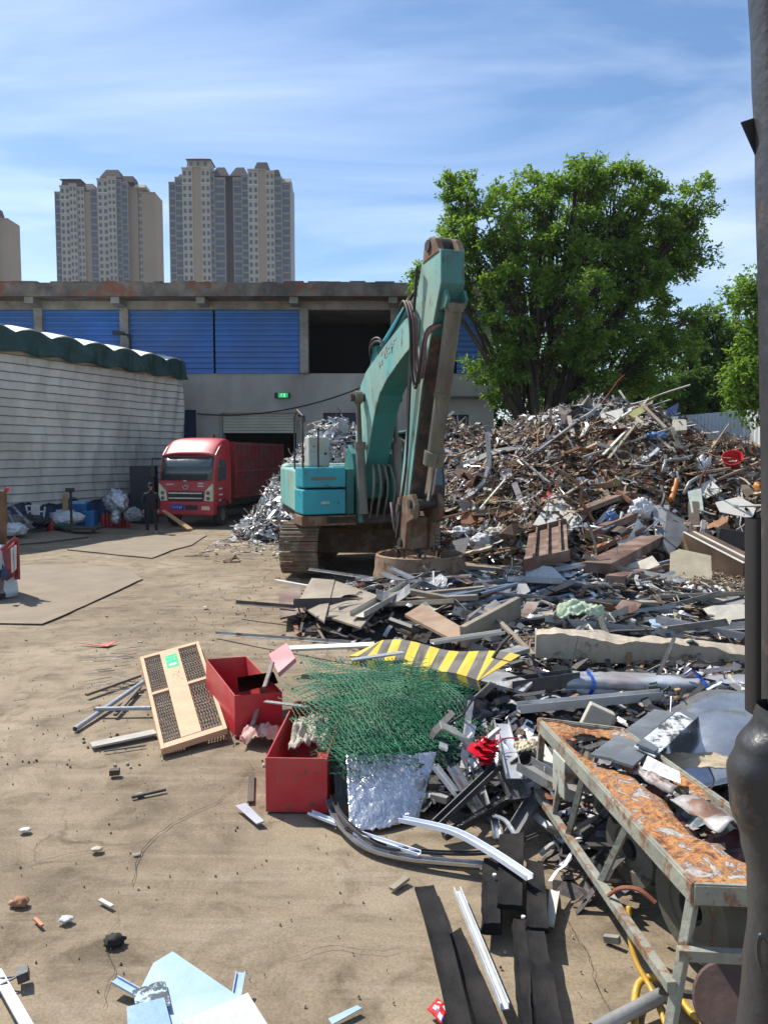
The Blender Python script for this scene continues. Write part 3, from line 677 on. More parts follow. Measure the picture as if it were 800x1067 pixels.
# boom cylinders
for r_ in (.42, -.42):
    m = MB(); m.cyl(X(2.15, r_, 1.45), X(1.9, r_, 2.9), .10, 14); m.cyl(X(1.9, r_, 2.85), X(1.895, r_, 3.0), .125, 14); m.build('boom_cylinder', CYL, ex, smooth=False)
    m = MB(); m.cyl(X(1.895, r_, 2.95), X(1.75, r_, 3.95), .055, 12); m.cyl(X(1.75, r_-.08, 3.97), X(1.75, r_+.08, 3.97), .14, 14); m.build('cylinder_rod', CYL, ex)
m = MB(); m.cyl(X(1.75, -.58, 3.97), X(1.75, .60, 3.97), .09, 12); m.build('boom_pin', GRM, ex)
# arm cylinder on top of the boom
m = MB(); m.cyl(X(2.2, 0, 4.95), X(3.85, 0, 5.75), .11, 14); m.build('arm_cylinder', TEALB, ex)
m = MB(); m.cyl(X(3.8, 0, 5.72), X(5.15, 0, 6.5), .06, 12); m.build('cylinder_rod', CHR, ex)
m = MB(); xprism(m, [(1.85, 4.4), (2.5, 4.65), (2.35, 5.02), (2.1, 5.02)], -.2, .2); m.build('cylinder_bracket', TEAL, ex)
# arm
arm = [(5.02, 6.42), (5.55, 6.52), (5.83, 6.45), (5.84, 5.75), (5.4, 4.75), (5.0, 3.9), (4.32, 1.75), (4.06, 1.65), (3.88, 1.85), (4.3, 3.4), (4.58, 4.75), (4.68, 5.5)]
m = MB(); xprism(m, arm, -.21, .21); m.build('arm', TEAL, ex, bevel=.02)
m = MB(); xprism(m, arm, .212, .235); m.build('arm_side_plate', TEALP, ex)
m = MB(); xprism(m, [(5.45, 4.75), (5.05, 3.9), (4.42, 1.9), (4.34, 1.9), (4.95, 3.9), (5.37, 4.75)], -.205, .205); m.build('arm_front_plate', GRM, ex)
for r_ in (.19, -.19):
    m = MB(); xprism(m, [(5.05, 6.35), (5.8, 6.4), (5.62, 6.74), (5.4, 6.84), (5.15, 6.8)], r_-.06, r_+.06); m.build('arm_head_plate', DRY, ex, bevel=.02)
m = MB(); m.cyl(X(5.35, -.28, 6.66), X(5.35, .28, 6.66), .1, 14); m.cyl(X(5.35, -.12, 6.66), X(5.35, .12, 6.66), .15, 14); m.build('arm_pin', GRM, ex)
# bucket cylinder
q0, q1, q2 = X(5.85, -.02, 5.35), X(4.92, -.04, 2.6), X(4.66, -.04, 1.9)
m = MB(); m.cyl(q0, q1, .14, 16); m.cyl(q0.lerp(q1, .93), q1 + (q1-q0)*.02, .19, 16); m.cyl(q0.lerp(q1, .0), q0.lerp(q1, .05), .17, 16); m.cyl(q0.lerp(q1, .55), q0.lerp(q1, .57), .155, 16); m.build('bucket_cylinder', CYL, ex)
m = MB(); m.cyl(q1, q2, .085, 14); m.build('cylinder_rod', CHR, ex)
m = MB(); xprism(m, [(5.6, 5.55), (5.88, 5.6), (5.98, 5.38), (5.88, 5.22), (5.55, 5.2)], -.21, -.16); xprism(m, [(5.6, 5.55), (5.88, 5.6), (5.98, 5.38), (5.88, 5.22), (5.55, 5.2)], .12, .17); m.build('cylinder_bracket', TEAL, ex)
# linkage at the arm tip
for r_ in (.25, -.25):
    m = MB(); xprism(m, [(3.95, 1.9), (4.7, 2.0), (4.86, 1.8), (4.78, 1.55), (4.45, 1.45), (4.35, .95), (4.0, .9), (3.95, 1.4), (3.8, 1.65)], r_-.05, r_+.05); m.build('hanger_plate', DRY, ex, bevel=.015)
for t, h in ((4.06, 1.72), (4.66, 1.82), (4.15, 1.05)):
    m = MB(); m.cyl(X(t, -.35, h), X(t, .35, h), .085, 12); m.build('hanger_pin', GRM, ex)
m = MB(); xbox(m, 3.98, 4.32, -.2, .2, .92, 1.55); m.build('hanger_block', DRY, ex, bevel=.04)
# hoses
def hose(pts, r=.028, mt=RUB, n=6, name='hose'):
    P = [X(*p) for p in pts]; out = []
    for i in range(len(P)-1):
        p0, p1, p2, p3 = P[max(i-1, 0)], P[i], P[i+1], P[min(i+2, len(P)-1)]
        for k in range(8):
            t = k/8; out.append(.5*((2*p1) + (p2-p0)*t + (2*p0-5*p1+4*p2-p3)*t*t + (3*p1-p0-3*p2+p3)*t**3))
    out.append(P[-1]); m = MB(); m.tube(out, r, n); return m.build(name, mt, ex, smooth=True)
for k in range(3):
    a = .12*k
    hose([(1.3+a*.2, .2-a, 4.2), (1.7, .15-a, 4.6), (3.2, .2-a, 5.08+.03*k), (4.3, .22-a, 5.7), (4.75, .25-a, 5.85+.1*k)])
for k in range(3):
    a = .05*k
    hose([(4.3, .28+a, 5.6), (4.62, .31+a, 5.6), (4.95, .33+a, 5.1-a), (4.95, .31+a, 4.5-a*2), (5.1, .29+a, 4.1-a*2), (5.3, .3+a, 4.2), (5.4, .3, 4.75+a), (5.6, .1, 4.95)], .03, HOS if k < 2 else RUB)
for k in range(3): hose([(5.0+k*.03, .31+.02*k, 6.3), (4.85, .33, 5.2), (4.6+.05*k, .33, 4.0), (4.35, .27, 2.6), (4.02+.05*k, .31, 1.6), (4.0, .34, 1.1)], .022, HOS if k == 1 else RUB)
for k in range(4): hose([(2.0, -.24+k*.16, 1.35), (2.3, -.24+k*.16, 2.0), (2.12, -.2+k*.13, 2.45), (1.95, -.15+k*.1, 2.5)], .026, CYL)
hose([(1.35, .8, 2.4), (1.6, .7, 2.1), (1.75, .7, 1.6), (1.7, .62, 1.3), (1.5, .6, 1.6)], .05, HOS)
for k in range(2): hose([(1.9+.1*k, .1, 4.55), (2.1, .25, 4.95+.1*k), (2.5, .2, 5.1+.08*k), (2.8, .1, 4.8)], .03)
# house
m = MB(); xbox(m, -2.7, 1.9, -1.55, 1.2, 1.22, 1.42); m.build('slewing_deck', GRM, ex, bevel=.03)
m = MB(); m.hexa([X(-2.6,.55,1.43),X(1.1,.55,1.43),X(1.1,1.66,1.43),X(-2.6,1.25,1.43),X(-2.6,.55,2.4),X(1.1,.55,2.4),X(1.1,1.66,2.4),X(-2.6,1.25,2.4)]); m.build('side_housing', TEALP, ex, bevel=.05)
m = MB(); xbox(m, -2.6, -.2, -1.5, .5, 1.43, 2.45); m.build('engine_housing', TEAL, ex, bevel=.05)
m = MB(); xbox(m, -3.3, -2.62, -1.5, 1.15, 1.2, 2.5); m.build('counterweight', TEALP, ex, bevel=.15, seg=3)
m = MB(); xbox(m, 1.12, 1.85, .72, 1.68, 2.02, 2.45); m.build('toolbox_lid', TEALB, ex, bevel=.03)
m = MB(); xbox(m, 1.12, 1.93, .75, 1.70, 1.45, 1.98); m.build('toolbox_door', TEALB, ex, bevel=.03)
m = MB(); xbox(m, 1.12, 1.80, .52, .70, 1.43, 2.42); m.build('toolbox_side', TEAL, ex, bevel=.02)
m = MB(); xbox(m, 1.851, 1.858, .95, 1.5, 2.18, 2.25); m.build('faded_badge', mat('faded_badge', (.16, .15, .12)), ex)
m = MB(); m.bar(X(1.94, 1.12, 1.7), X(1.94, 1.3, 1.7), .03, .06); m.build('door_latch', GRYB, ex)
m = MB(); xbox(m, 1.1, 1.9, .5, 1.72, 1.2, 1.42); m.build('rusty_skirt', DRY, ex, bevel=.02)
m = MB(); xbox(m, .9, 1.35, .95, 1.42, 2.46, 3.12); m.build('grey_cabinet', GRYB, ex, bevel=.03)
m = MB(); m.cyl(X(1.36, 1.05, 2.75), X(1.38, 1.05, 2.75), .03, 8); m.build('cabinet_latch', GRM, ex)
m = MB()
for p in ([(1.8, 1.66, 2.4), (1.8, 1.66, 3.55), (1.3, 1.66, 3.7), (1.0, 1.66, 3.55), (1.0, 1.66, 2.4)], [(1.7, 1.3, 2.4), (1.7, 1.3, 3.3), (1.3, 1.3, 3.4)]): m.tube([X(*q) for q in p], .022, 6)
m.build('handrail', GRM, ex)
m = MB(); xbox(m, .2, 1.0, -.4, .5, 1.4, 2.3); m.build('hydraulic_block', GRM, ex, bevel=.03)
# cab
cabp = [(.2, 1.43), (1.95, 1.43), (2.05, 2.0), (1.85, 3.05), (1.5, 3.2), (.3, 3.2)]
m = MB(); xprism(m, cabp, -1.55, -.62); m.build('cab', GRM, ex, bevel=.06)
m = MB(); m.sheet(lambda u, v: X(2.06-.18*v + .005, -.70-.76*u, 2.05+.95*v), 1, 1, .01); m.build('cab_windscreen', GLS, ex)
m = MB(); m.sheet(lambda u, v: X(.4+1.45*u-.1*v*u, -.612, 1.9+1.15*v), 1, 1, .01); m.build('cab_side_window', GLS, ex)
m = MB(); xbox(m, .35, 1.95, -1.6, -.58, 3.19, 3.26); m.build('cab_roof', TEAL, ex, bevel=.03)
# undercarriage: its own slight yaw
ya2 = R(-3)
UC = V((-.42, 18.7, 0))
def U(t, r, h): return UC + V((math.sin(ya2), -math.cos(ya2), 0))*t + V((-math.cos(ya2), -math.sin(ya2), 0))*r + V((0, 0, h))
for r_ in (1.32, -1.32):
    Lt, Rr = 1.75, .50; per = 4*Lt + 2*math.pi*Rr; n = 46
    m = MB()
    for k in range(n):
        s_ = per*k/n
        if s_ < 2*Lt: t, h, a = -Lt+s_, 1.14, 0
        elif s_ < 2*Lt+math.pi*Rr: q = (s_-2*Lt)/Rr; t, h, a = Lt+Rr*math.sin(q), .64+Rr*math.cos(q), q
        elif s_ < 4*Lt+math.pi*Rr: t, h, a = Lt-(s_-2*Lt-math.pi*Rr), .14, math.pi
        else: q = (s_-4*Lt-math.pi*Rr)/Rr + math.pi; t, h, a = -Lt+Rr*math.sin(q), .64+Rr*math.cos(q), q
        ct, st = math.cos(a), math.sin(a)
        def loc(dt, dr, dh): return U(t + dt*ct + dh*st, r_+dr, h - dt*st + dh*ct)
        def hb(t0, t1, h0, h1, r0=-.42, r1=.42): m.hexa([loc(t0, r0, h0), loc(t1, r0, h0), loc(t1, r1, h0), loc(t0, r1, h0), loc(t0, r0, h1), loc(t1, r0, h1), loc(t1, r1, h1), loc(t0, r1, h1)])
        hb(-.1, .1, -.02, .015); hb(-.09, -.06, .016, .05); hb(.0, .03, .016, .05)
    m.build('track', SHOE, ex)
    m = MB()
    for t in (-1.75, 1.75): m.cyl(U(t, r_-.18, .64), U(t, r_+.18, .64), .44, 24)
    for t in (-1.1, -.55, 0, .55, 1.1): m.cyl(U(t, r_-.2, .3), U(t, r_+.2, .3), .15, 14)
    m.build('track_wheels', DRY, ex)
    m = MB(); m.hexa([U(-1.4, r_-.15, .4), U(1.4, r_-.15, .4), U(1.4, r_+.15, .4), U(-1.4, r_+.15, .4), U(-1.4, r_-.15, .9), U(1.4, r_-.15, .9), U(1.4, r_+.15, .9), U(-1.4, r_+.15, .9)]); m.build('track_frame', GRM, ex)
m = MB(); m.hexa([U(-1.0, -1.2, .45), U(1.0, -1.2, .45), U(1.0, 1.2, .45), U(-1.0, 1.2, .45), U(-.7, -1.2, 1.0), U(.7, -1.2, 1.0), U(.7, 1.2, 1.0), U(-.7, 1.2, 1.0)]); m.cyl(U(0, 0, .95), U(0, 0, 1.25), .7, 28); m.build('undercarriage', DRY, ex, bevel=.02)
# lifting magnet
MC = V((.70, 14.95, .28))
mg = empty('lifting_magnet', MC, 'large round rusty lifting magnet hanging from the arm just above the scrap', 'lifting magnet')
MAG = mat('magnet_rust', (0.30, 0.20, 0.12), (0.17, 0.10, 0.06), amt=.5, scale=2.5, rough=.75, rust=(0.12, 0.06, 0.035), rust_amt=.4, bump=.3)
m = MB(); m.lathe([(.0, .0), (.86, .0), (.90, .03), (.92, .10), (.90, .17), (.885, .22), (.875, .42), (.865, .50), (.84, .52), (.80, .50), (.79, .34), (.5, .31), (.0, .31)], MC, 56, cap=False); smooth_by_angle(m.build('magnet_disc', MAG, mg))
m = MB(); m.lathe([(.0, .3), (.42, .3), (.40, .42), (.2, .46), (0, .46)], MC, 32, cap=False); m.build('core_cap', DRY, mg)
for k in range(3):
    a = 2*math.pi*k/3 + 2.6; d = V((math.cos(a), math.sin(a), 0)); s_ = V((-d.y, d.x, 0)); c = MC + d*.55 + V((0, 0, .3))
    for q in (-.07, .07):
        m = MB(); m.prism([c+s_*q-d*.12, c+s_*q+d*.12, c+s_*q+d*.10+V((0, 0, .22)), c+s_*q+V((0, 0, .29)), c+s_*q-d*.10+V((0, 0, .22))], s_*.035); m.build('lug', DRY, mg)
    # chain to the hanger
    top = X(4.15, 0, 1.0); bot = c + V((0, 0, .25)); n = 7; m = MB()
    for i in range(n):
        p = bot.lerp(top, (i+.5)/n); dr = (top-bot).normalized(); sv, u = frame(dr); ax = sv if i % 2 else u; h_ = (top-bot).length/n*.68
        pts = [p + dr*h_*math.cos(th)*.95 + ax*.055*math.sin(th) for th in [2*math.pi*j/12 for j in range(13)]]
        m.tube(pts, .022, 6, cap=False)
    m.build('chain', GRM, mg)
m = MB(); m.tube([MC+V((-.3, -.2, .4)), MC+V((-.35, -.1, .8)), X(3.9, .35, 1.3), X(3.8, .38, 1.8)], .03, 6); m.build('power_cable', HOS, mg, smooth=True)
# ------------------------------------------------------------ red truck
RED = mat('truck_red', (0.52, 0.012, 0.028), (0.40, 0.010, 0.022), amt=.4, scale=1, rough=.42, dirt=(.36, .20, .16), dirt_amt=.4, bump=.02, spec=.6)
REDC = mat('cargo_red', (0.30, 0.03, 0.032), (0.18, 0.024, 0.024), amt=.5, scale=2, rough=.65, rust=(.07, .035, .025), rust_amt=.3, dirt=(.12, .09, .08), dirt_amt=.5)
WND = mat('windscreen', (0.05, 0.075, 0.075), (.035, .05, .055), rough=.06, bump=0, spec=.9)
CHRM = mat('dull_chrome', (.55, .56, .57), rough=.25, metal=.9, bump=0)
LAMP = mat('lamp_lens', (.75, .70, .55), (.5, .42, .25), amt=.6, scale=6, rough=.15, bump=0)
TYR = mat('tyre', (.022, .021, .02), (.05, .042, .033), amt=.4, scale=4, rough=.9)
RIM = mat('wheel_rim', (.25, .22, .2), (.12, .1, .09), rough=.6)
WHT = mat('white_marking', (.75, .72, .70), rough=.6, bump=0)
T0 = V((-6.42, 28.9, 0)); tb_ = V((.205, .979, 0)).normalized(); tl_ = V((-tb_.y, tb_.x, 0))
def T(s_, l, h): return T0 + tb_*s_ + tl_*l + V((0, 0, h))
tk = empty('truck', T(0, 1.1, 0), 'red cab truck with stake cargo body parked before the warehouse shutter', 'truck')
def tprism(m, poly, l0, l1): m.prism([T(a, l0, b) for a, b in poly], tl_*(l1-l0))
def tbox(m, s0, s1, l0, l1, h0, h1): m.hexa([T(s0, l0, h0), T(s1, l0, h0), T(s1, l1, h0), T(s0, l1, h0), T(s0, l0, h1), T(s1, l0, h1), T(s1, l1, h1), T(s0, l1, h1)])
TW = 2.26
m = MB(); tprism(m, [(.02, .78), (0, 1.05), (.04, 1.72), (.33, 2.72), (.45, 2.78), (1.75, 2.78), (1.75, .78)], 0, TW); m.build('cab', RED, tk, bevel=.07, seg=3)
m = MB()
m.sheet(lambda u, v: T(.30 + 1.35*(1-(1-v)**1.0) * 1.0, .06 + (TW-.12)*u, 2.76 + .64*math.sin(min(1, v*1.25)*math.pi/2) - .10*(abs(u-.5)*2)**4), 16, 14, .03)
m.build('roof_deflector', RED, tk, smooth=True)
for l in (.05, TW-.05):
    m = MB(); m.prism([T(.32, l-.02, 2.74), T(.7, l-.02, 3.06), T(1.25, l-.02, 3.28), T(1.65, l-.02, 3.28), T(1.68, l-.02, 2.74)], tl_*.04); m.build('deflector_side', RED, tk)
m = MB(); m.sheet(lambda u, v: T(.055+.28*v-.022 - .03*(1-(2*u-1)**2), .09+(TW-.18)*u, 1.78+.90*v), 10, 2, .012); ws = m.build('windscreen', WND, tk, smooth=True)
for a in (.45, 1.25):
    m = MB(); m.bar(T(.02, a, 1.80), T(.06, a+.62, 1.93), .02, .02); m.build('wiper', PLB, ws)
for i, (a, b, c_) in enumerate([(.4, 1.84, (.5, .45, .1)), (.9, 1.86, (.7, .75, .7)), (1.5, 1.83, (.12, .4, .2)), (.62, 1.83, (.15, .3, .55))]):
    pass
m = MB(); tbox(m, -.035, .02, .42, TW-.42, 1.0, 1.36); gr = m.build('grille', PLB, tk, bevel=.01)
for h in (1.10, 1.29):
    m = MB(); tbox(m, -.055, -.036, .44, TW-.44, h-.025, h+.025); m.build('grille_bar', CHRM, gr)
for l0, l1, sg in ((.02, .38, 1), (TW-.38, TW-.02, -1)):
    m = MB(); a, b = (l0, l1) if sg > 0 else (l1, l0)
    m.prism([T(-.04, a, .98), T(-.04, b, 1.0), T(-.04, b-.06*sg, 1.38), T(-.03, a+.02*sg, 1.66), T(.0, a, 1.6)], tb_*.08); hl = m.build('headlight', LAMP, tk, bevel=.01)
    for hh in (1.1, 1.3):
        m = MB(); c = T(-.045, (a+b)/2, hh); m.cyl(c, c-tb_*.02, .07, 12); m.build('lamp_bulb', mat('lamp_reflector', (.12, .13, .12), rough=.2), hl)
m = MB(); tbox(m, -.09, .3, -.02, TW+.02, .45, .96); bp_ = m.build('bumper', RED, tk, bevel=.05, seg=3)
m = MB(); tbox(m, -.10, -.06, .62, 1.12, .66, .84); m.build('air_slot', PLB, bp_)
m = MB(); tbox(m, -.10, -.06, .12, .45, .66, .8); m.build('fog_lamp', LAMP, bp_)
m = MB(); tbox(m, -.115, -.09, 1.18, 1.68, .66, .86); pl = m.build('number_plate', mat('plate_blue', (.01, .06, .38), rough=.4, bump=0), tk)
rg = random.Random(5); m = MB()
for k in range(6):
    c0 = 1.23+k*.07+(.02 if k > 1 else 0)
    for q in range(3): m.bar(T(-.119, c0+rg.uniform(0, .04), .70+rg.uniform(0, .06)), T(-.119, c0+rg.uniform(0, .04), .76+rg.uniform(0, .06)), .009, .006)
tag(m.build('plate_characters', WHT, tk), kind='stuff')
m = MB(); c = T(-.01, 1.13, 1.56); sv, u = tl_, V((0, 0, 1)); m.tube([c + (sv*math.cos(a)*.12+u*math.sin(a)*.12) for a in [2*math.pi*k/20 for k in range(21)]], .014, 6, cap=False); m.bar(c-sv*.07-u*.04, c+u*.05, .02, .02); m.bar(c+sv*.07-u*.04, c+u*.05, .02, .02); m.build('emblem', CHRM, tk)
m = MB()
for a, b, ww in ((1.62, 1.62, .3), (.42, 1.66, .2), (.40, 1.56, .24), (1.1, 1.76, .12)): tbox(m, -.012+(b-1.56)*.03, .01+(b-1.56)*.03, a, a+ww, b-.022, b+.022)
for hh, ww in ((1.45, .3), (1.22, .34), (1.0, .2)): tbox(m, .5, .5+ww, -.006, 0, hh-.03, hh+.03)
tag(m.build('door_markings', WHT, tk), kind='stuff')
m = MB(); m.prism([T(.38, -.008, 1.75), T(.58, -.008, 2.55), T(1.2, -.008, 2.55), T(1.2, -.008, 1.75)], tl_*.01); m.build('side_window', WND, tk)
m = MB(); m.prism([T(.38, TW-.002, 1.75), T(.58, TW-.002, 2.55), T(1.2, TW-.002, 2.55), T(1.2, TW-.002, 1.75)], tl_*.01); m.build('side_window', WND, tk)
for l, sg in ((-.02, -1), (TW+.02, 1)):
    m = MB(); m.tube([T(.3, l, 2.6), T(.05, l+sg*.22, 2.62), T(.05, l+sg*.25, 2.3)], .022, 6); mr = m.build('mirror_arm', PLB, tk)
    m = MB(); m.box(T(.07, l+sg*.25, 2.1), (.2, .07, .45), Euler((0, 0, R(10)))); m.build('mirror', PLB, mr, bevel=.03)
def wheel(c, ax, r, wd, parent, nm='wheel'):
    m = MB(); m.lathe([(r*.55, -wd/2), (r*.93, -wd/2), (r, -wd*.32), (r, wd*.32), (r*.93, wd/2), (r*.55, wd/2)], c, 28, axis=ax, cap=False); w_ = smooth_by_angle(m.build(nm, TYR, parent))
    m = MB(); m.lathe([(.0, -wd*.2), (r*.3, -wd*.2), (r*.35, -wd*.42), (r*.56, -wd*.45), (r*.56, wd*.45), (r*.35, wd*.3), (0, wd*.3)], c, 20, axis=ax, cap=False); m.build('rim', RIM, w_); return w_
for s_ in (.95, 5.4):
    for l in (.17, TW-.17): wheel(T(s_, l, .42), tl_, .42, .26, tk)
m = MB(); m.tube([T(.48+.47*(1-math.cos(a)), -.012, .55+.47*math.sin(a)) for a in [math.pi*k/12 for k in range(13)]], .03, 5); m.build('wheel_arch', PLB, tk)
m = MB(); tbox(m, 1.4, 7.6, .3, TW-.3, .7, .95); m.build('chassis', GRM, tk)
cg = MB(); tbox(cg, 1.95, 7.7, -.03, TW+.03, 1.02, 3.22); cg.f.pop(1); cg.mi.pop(); cgo = cg.build('cargo_body', REDC, tk)
m = MB()
for k in range(28):
    s_ = 1.98+k*.208
    tbox(m, s_-.04, s_+.04, -.07, -.031, 1.04, 3.2)
for h in (1.05, 2.1, 3.2): tbox(m, 1.93, 7.72, -.09, -.032, h-.05, h+.05)
for s_ in (1.96, 3.4, 4.8, 6.2, 7.65): tbox(m, s_-.06, s_+.06, -.1, -.033, 1.0, 3.26)
m.build('stake_side', REDC, tk)
m = MB(); tbox(m, 1.93, 2.0, 0, TW, 2.75, 3.28); m.build('headboard', REDC, tk)
for k, l in enumerate((.3, .75)):
    m = MB(); m.cyl(T(1.8, l, 2.8), T(1.8, l, 3.55), .035, 8); m.build('exhaust_pipe', GRM, tk)

# ------------------------------------------------------------ the standing man
def skin(name, joints, edges, m, parent=None, base=None, sub=2, root=0):
    off = V(base) if parent is None else parent_world(parent)
    me = D.meshes.new(name); me.from_pydata([V(j[0])-off for j in joints], edges, []); me.materials.append(m)
    o = D.objects.new(name, me); COL.objects.link(o)
    if parent: o.parent = parent
    else: o.location = off
    bm = bmesh.new(); bm.from_mesh(me); lay = bm.verts.layers.skin.verify(); bm.verts.ensure_lookup_table()
    for v, j in zip(bm.verts, joints):
        r = j[1]; v[lay].radius = r if isinstance(r, tuple) else (r, r); v[lay].use_root = False
    bm.verts[root][lay].use_root = True; bm.to_mesh(me); bm.free()
    sk = o.modifiers.new('skin', 'SKIN'); sk.use_smooth_shade = True
    ss = o.modifiers.new('sub', 'SUBSURF'); ss.levels = sub; ss.render_levels = sub
    return o
SKN = mat('skin', (.36, .20, .13), rough=.6, bump=0); CLO = mat('black_clothing', (.014, .014, .017), (.008, .008, .01), rough=.85, scale=8, bump=.3)
PB = gp(158, 556); PB = V((PB.x, PB.y, 0))
pr = empty('person', PB, 'person in black clothes and cap standing in the shade before the red truck', 'person')
def P_(x, y, z): return PB + V((x, y, z))
body = [(P_(0, 0, .92), (.15, .11)), (P_(0, 0, 1.12), (.15, .10)), (P_(0, -.01, 1.32), (.175, .115)), (P_(0, 0, 1.44), (.10, .08)), (P_(0, -.01, 1.52), .05),
        (P_(-.2, 0, 1.38), .065), (P_(-.29, .02, 1.12), .052), (P_(-.24, -.10, .90), .042), (P_(.2, 0, 1.38), .065), (P_(.29, .02, 1.12), .052), (P_(.27, -.03, .88), .042),
        (P_(-.10, 0, .85), .098), (P_(-.13, -.01, .48), .068), (P_(-.14, .01, .10), .05), (P_(.10, 0, .85), .098), (P_(.15, -.01, .48), .068), (P_(.18, .01, .10), .05)]
be = [(0, 1), (1, 2), (2, 3), (3, 4), (2, 5), (5, 6), (6, 7), (2, 8), (8, 9), (9, 10), (0, 11), (11, 12), (12, 13), (0, 14), (14, 15), (15, 16)]
skin('body', body, be, CLO, pr)
hd = [(P_(0, -.01, 1.50), .045), (P_(0, -.015, 1.58), (.062, .07)), (P_(0, -.02, 1.655), (.07, .08)), (P_(0, -.01, 1.72), (.05, .055))]
h_o = skin('head', hd, [(0, 1), (1, 2), (2, 3)], SKN, pr)
m = MB(); m.lathe([(.0, .125), (.05, .115), (.082, .07), (.09, .0), (.085, -.01)], P_(0, -.01, 1.655), 20, cap=False); m.hexa([P_(-.07, -.09, 1.65), P_(.07, -.09, 1.65), P_(.05, -.17, 1.64), P_(-.05, -.17, 1.64), P_(-.07, -.09, 1.665), P_(.07, -.09, 1.665), P_(.05, -.17, 1.652), P_(-.05, -.17, 1.652)]); m.build('cap', CLO, pr, smooth=True)
m = MB(); m.lathe([(0, .02), (.012, .012), (.014, 0), (.008, -.012)], P_(0, -.1, 1.60), 8, cap=False); m.build('nose', SKN, h_o)
for sx in (-1, 1):
    m = MB(); m.box(P_(.03*sx, -.083, 1.632), (.022, .01, .009)); m.build('eye', CLO, h_o)
m = MB(); m.box(P_(0, -.086, 1.562), (.045, .01, .008)); m.build('mouth', mat('lips', (.25, .1, .08)), h_o)
for sx, hx, hy in ((-1, -.235, -.12), (1, .265, -.045)):
    c = P_(hx, hy, .86); J = [(c, .026), (c+V((0, -.01, -.06)), (.03, .018))]; E_ = [(0, 1)]
    for q in range(4):
        a = c+V((-.024+.016*q, -.012, -.09)); J += [(a, .009), (a+V((0, -.012, -.035-.006*(q in (1, 2)))), .008), (a+V((0, -.03, -.055)), .006)]; n0 = len(J)-3; E_ += [(1, n0), (n0, n0+1), (n0+1, n0+2)]
    J += [(c+V((-.03*sx, -.015, -.04)), .01), (c+V((-.035*sx, -.04, -.075)), .008)]; E_ += [(0, len(J)-2), (len(J)-2, len(J)-1)]
    skin('hand', J, E_, SKN, pr, sub=1)
SHO = mat('pale_shoe', (.30, .28, .25), rough=.7)
for sx, fx in ((-1, -.14), (1, .18)):
    J = [(P_(fx, .05, .05), (.042, .045)), (P_(fx, -.05, .045), (.045, .04)), (P_(fx+.01*sx, -.16, .035), (.042, .03))]
    skin('shoe', J, [(0, 1), (1, 2)], SHO, pr, sub=2)

# ------------------------------------------------------------ things along the tarped wall
WOOD = mat('raw_wood', (.42, .27, .14), (.30, .18, .09), scale=3, rough=.8, stretch=(1, 1, 1))
WOODG = mat('grey_board', (.40, .36, .29), (.26, .23, .18), amt=.5, scale=3, rough=.85, dirt=(.18, .14, .1), dirt_amt=.4)
def panel(pts, th, name, m, lab, cat, bevel=0, group=None, wav=0, nu=10, nv=10, smooth=False, parent=None, seed=0, kind=None):
    """a sheet through four corners given as (px, py, z height) on the site"""
    P = [gp(*p) if len(p) == 3 else V(p[:3]) for p in pts]
    mb = MB()
    def fn(u, v):
        p = P[0]*(1-u)*(1-v) + P[1]*u*(1-v) + P[2]*u*v + P[3]*(1-u)*v
        if wav: 
            n_ = (P[1]-P[0]).cross(P[3]-P[0]).normalized(); p = p + n_*wav*(nz(p*2.3+V((seed, 0, 0))) + .5*nz(p*6+V((seed, 3, 0))))
        return p
    mb.sheet(fn, nu if wav else 1, nv if wav else 1, th)
    o = mb.build(name, m, parent, bevel=bevel, smooth=smooth)
    if parent is None: tag(o, lab, cat, group, kind)
    return o
def gb(px, py, Y): p = at(px, py, Y); return p
wall_y = 29.2
RB = mat('faded_red_board', (.33, .10, .085), (.22, .09, .08), amt=.6, scale=2, rough=.7, dirt=(.35, .3, .27), dirt_amt=.4)
def quad(pts, th, name, m, lab, cat, **k):
    mb = MB(); P = [V(p) for p in pts]; mb.sheet(lambda u, v: P[0]*(1-u)*(1-v)+P[1]*u*(1-v)+P[2]*u*v+P[3]*(1-u)*v, 1, 1, th)
    return tag(mb.build(name, m), lab, cat)
quad([at(11, 505, 28.2), at(66, 499, 29.6), at(66, 541, 29.3), at(18, 546, 27.9)], .03, 'leaning_board', RB, 'faded red board leaning upright against the tarped wall', 'board')
ch = empty('chair_frame', at(37, 546, 27.2), 'white legless chair shell lying against the faded red board', 'chair')
m = MB()
for a, b in (((27, 527), (31, 543)), ((47, 528), (45, 543)), ((31, 543), (45, 543)), ((27, 527), (32, 527)), ((28, 533), (46, 533))): m.bar(at(a[0], a[1], 27.3), at(b[0], b[1], 27.3), .05)
m.build('frame', WHT, ch)
m = MB(); m.box(at(37, 533, 27.3), (.32, .06, .5)); m.build('backrest', WHT, ch, bevel=.03)
def blob(name, c, r, m, lab, cat, seed=0, amp=.3, parent=None, n=4, group=None, crease=2.5):
    bm = bmesh.new(); bmesh.ops.create_icosphere(bm, subdivisions=n, radius=1)
    r = V(r)
    for v in bm.verts:
        d = v.co.normalized(); k = 1 + amp*(nz(d*crease + V((seed*3.1, 0, 0))) + .6*nz(d*crease*2.3 + V((seed, 4, 0)))+.35*nz(d*crease*5 + V((seed, 4, 7))))
        v.co = V((d.x*r.x*k, d.y*r.y*k, max(d.z*r.z*k, -r.z*.8)))
    me = D.meshes.new(name); bm.to_mesh(me); bm.free(); me.materials.append(m)
    for p in me.polygons: p.use_smooth = True
    o = D.objects.new(name, me); COL.objects.link(o)
    if parent: o.parent = parent; o.location = V(c)-parent_world(parent)
    else: o.location = V(c)
    return tag(o, lab, cat, group) if not parent else o
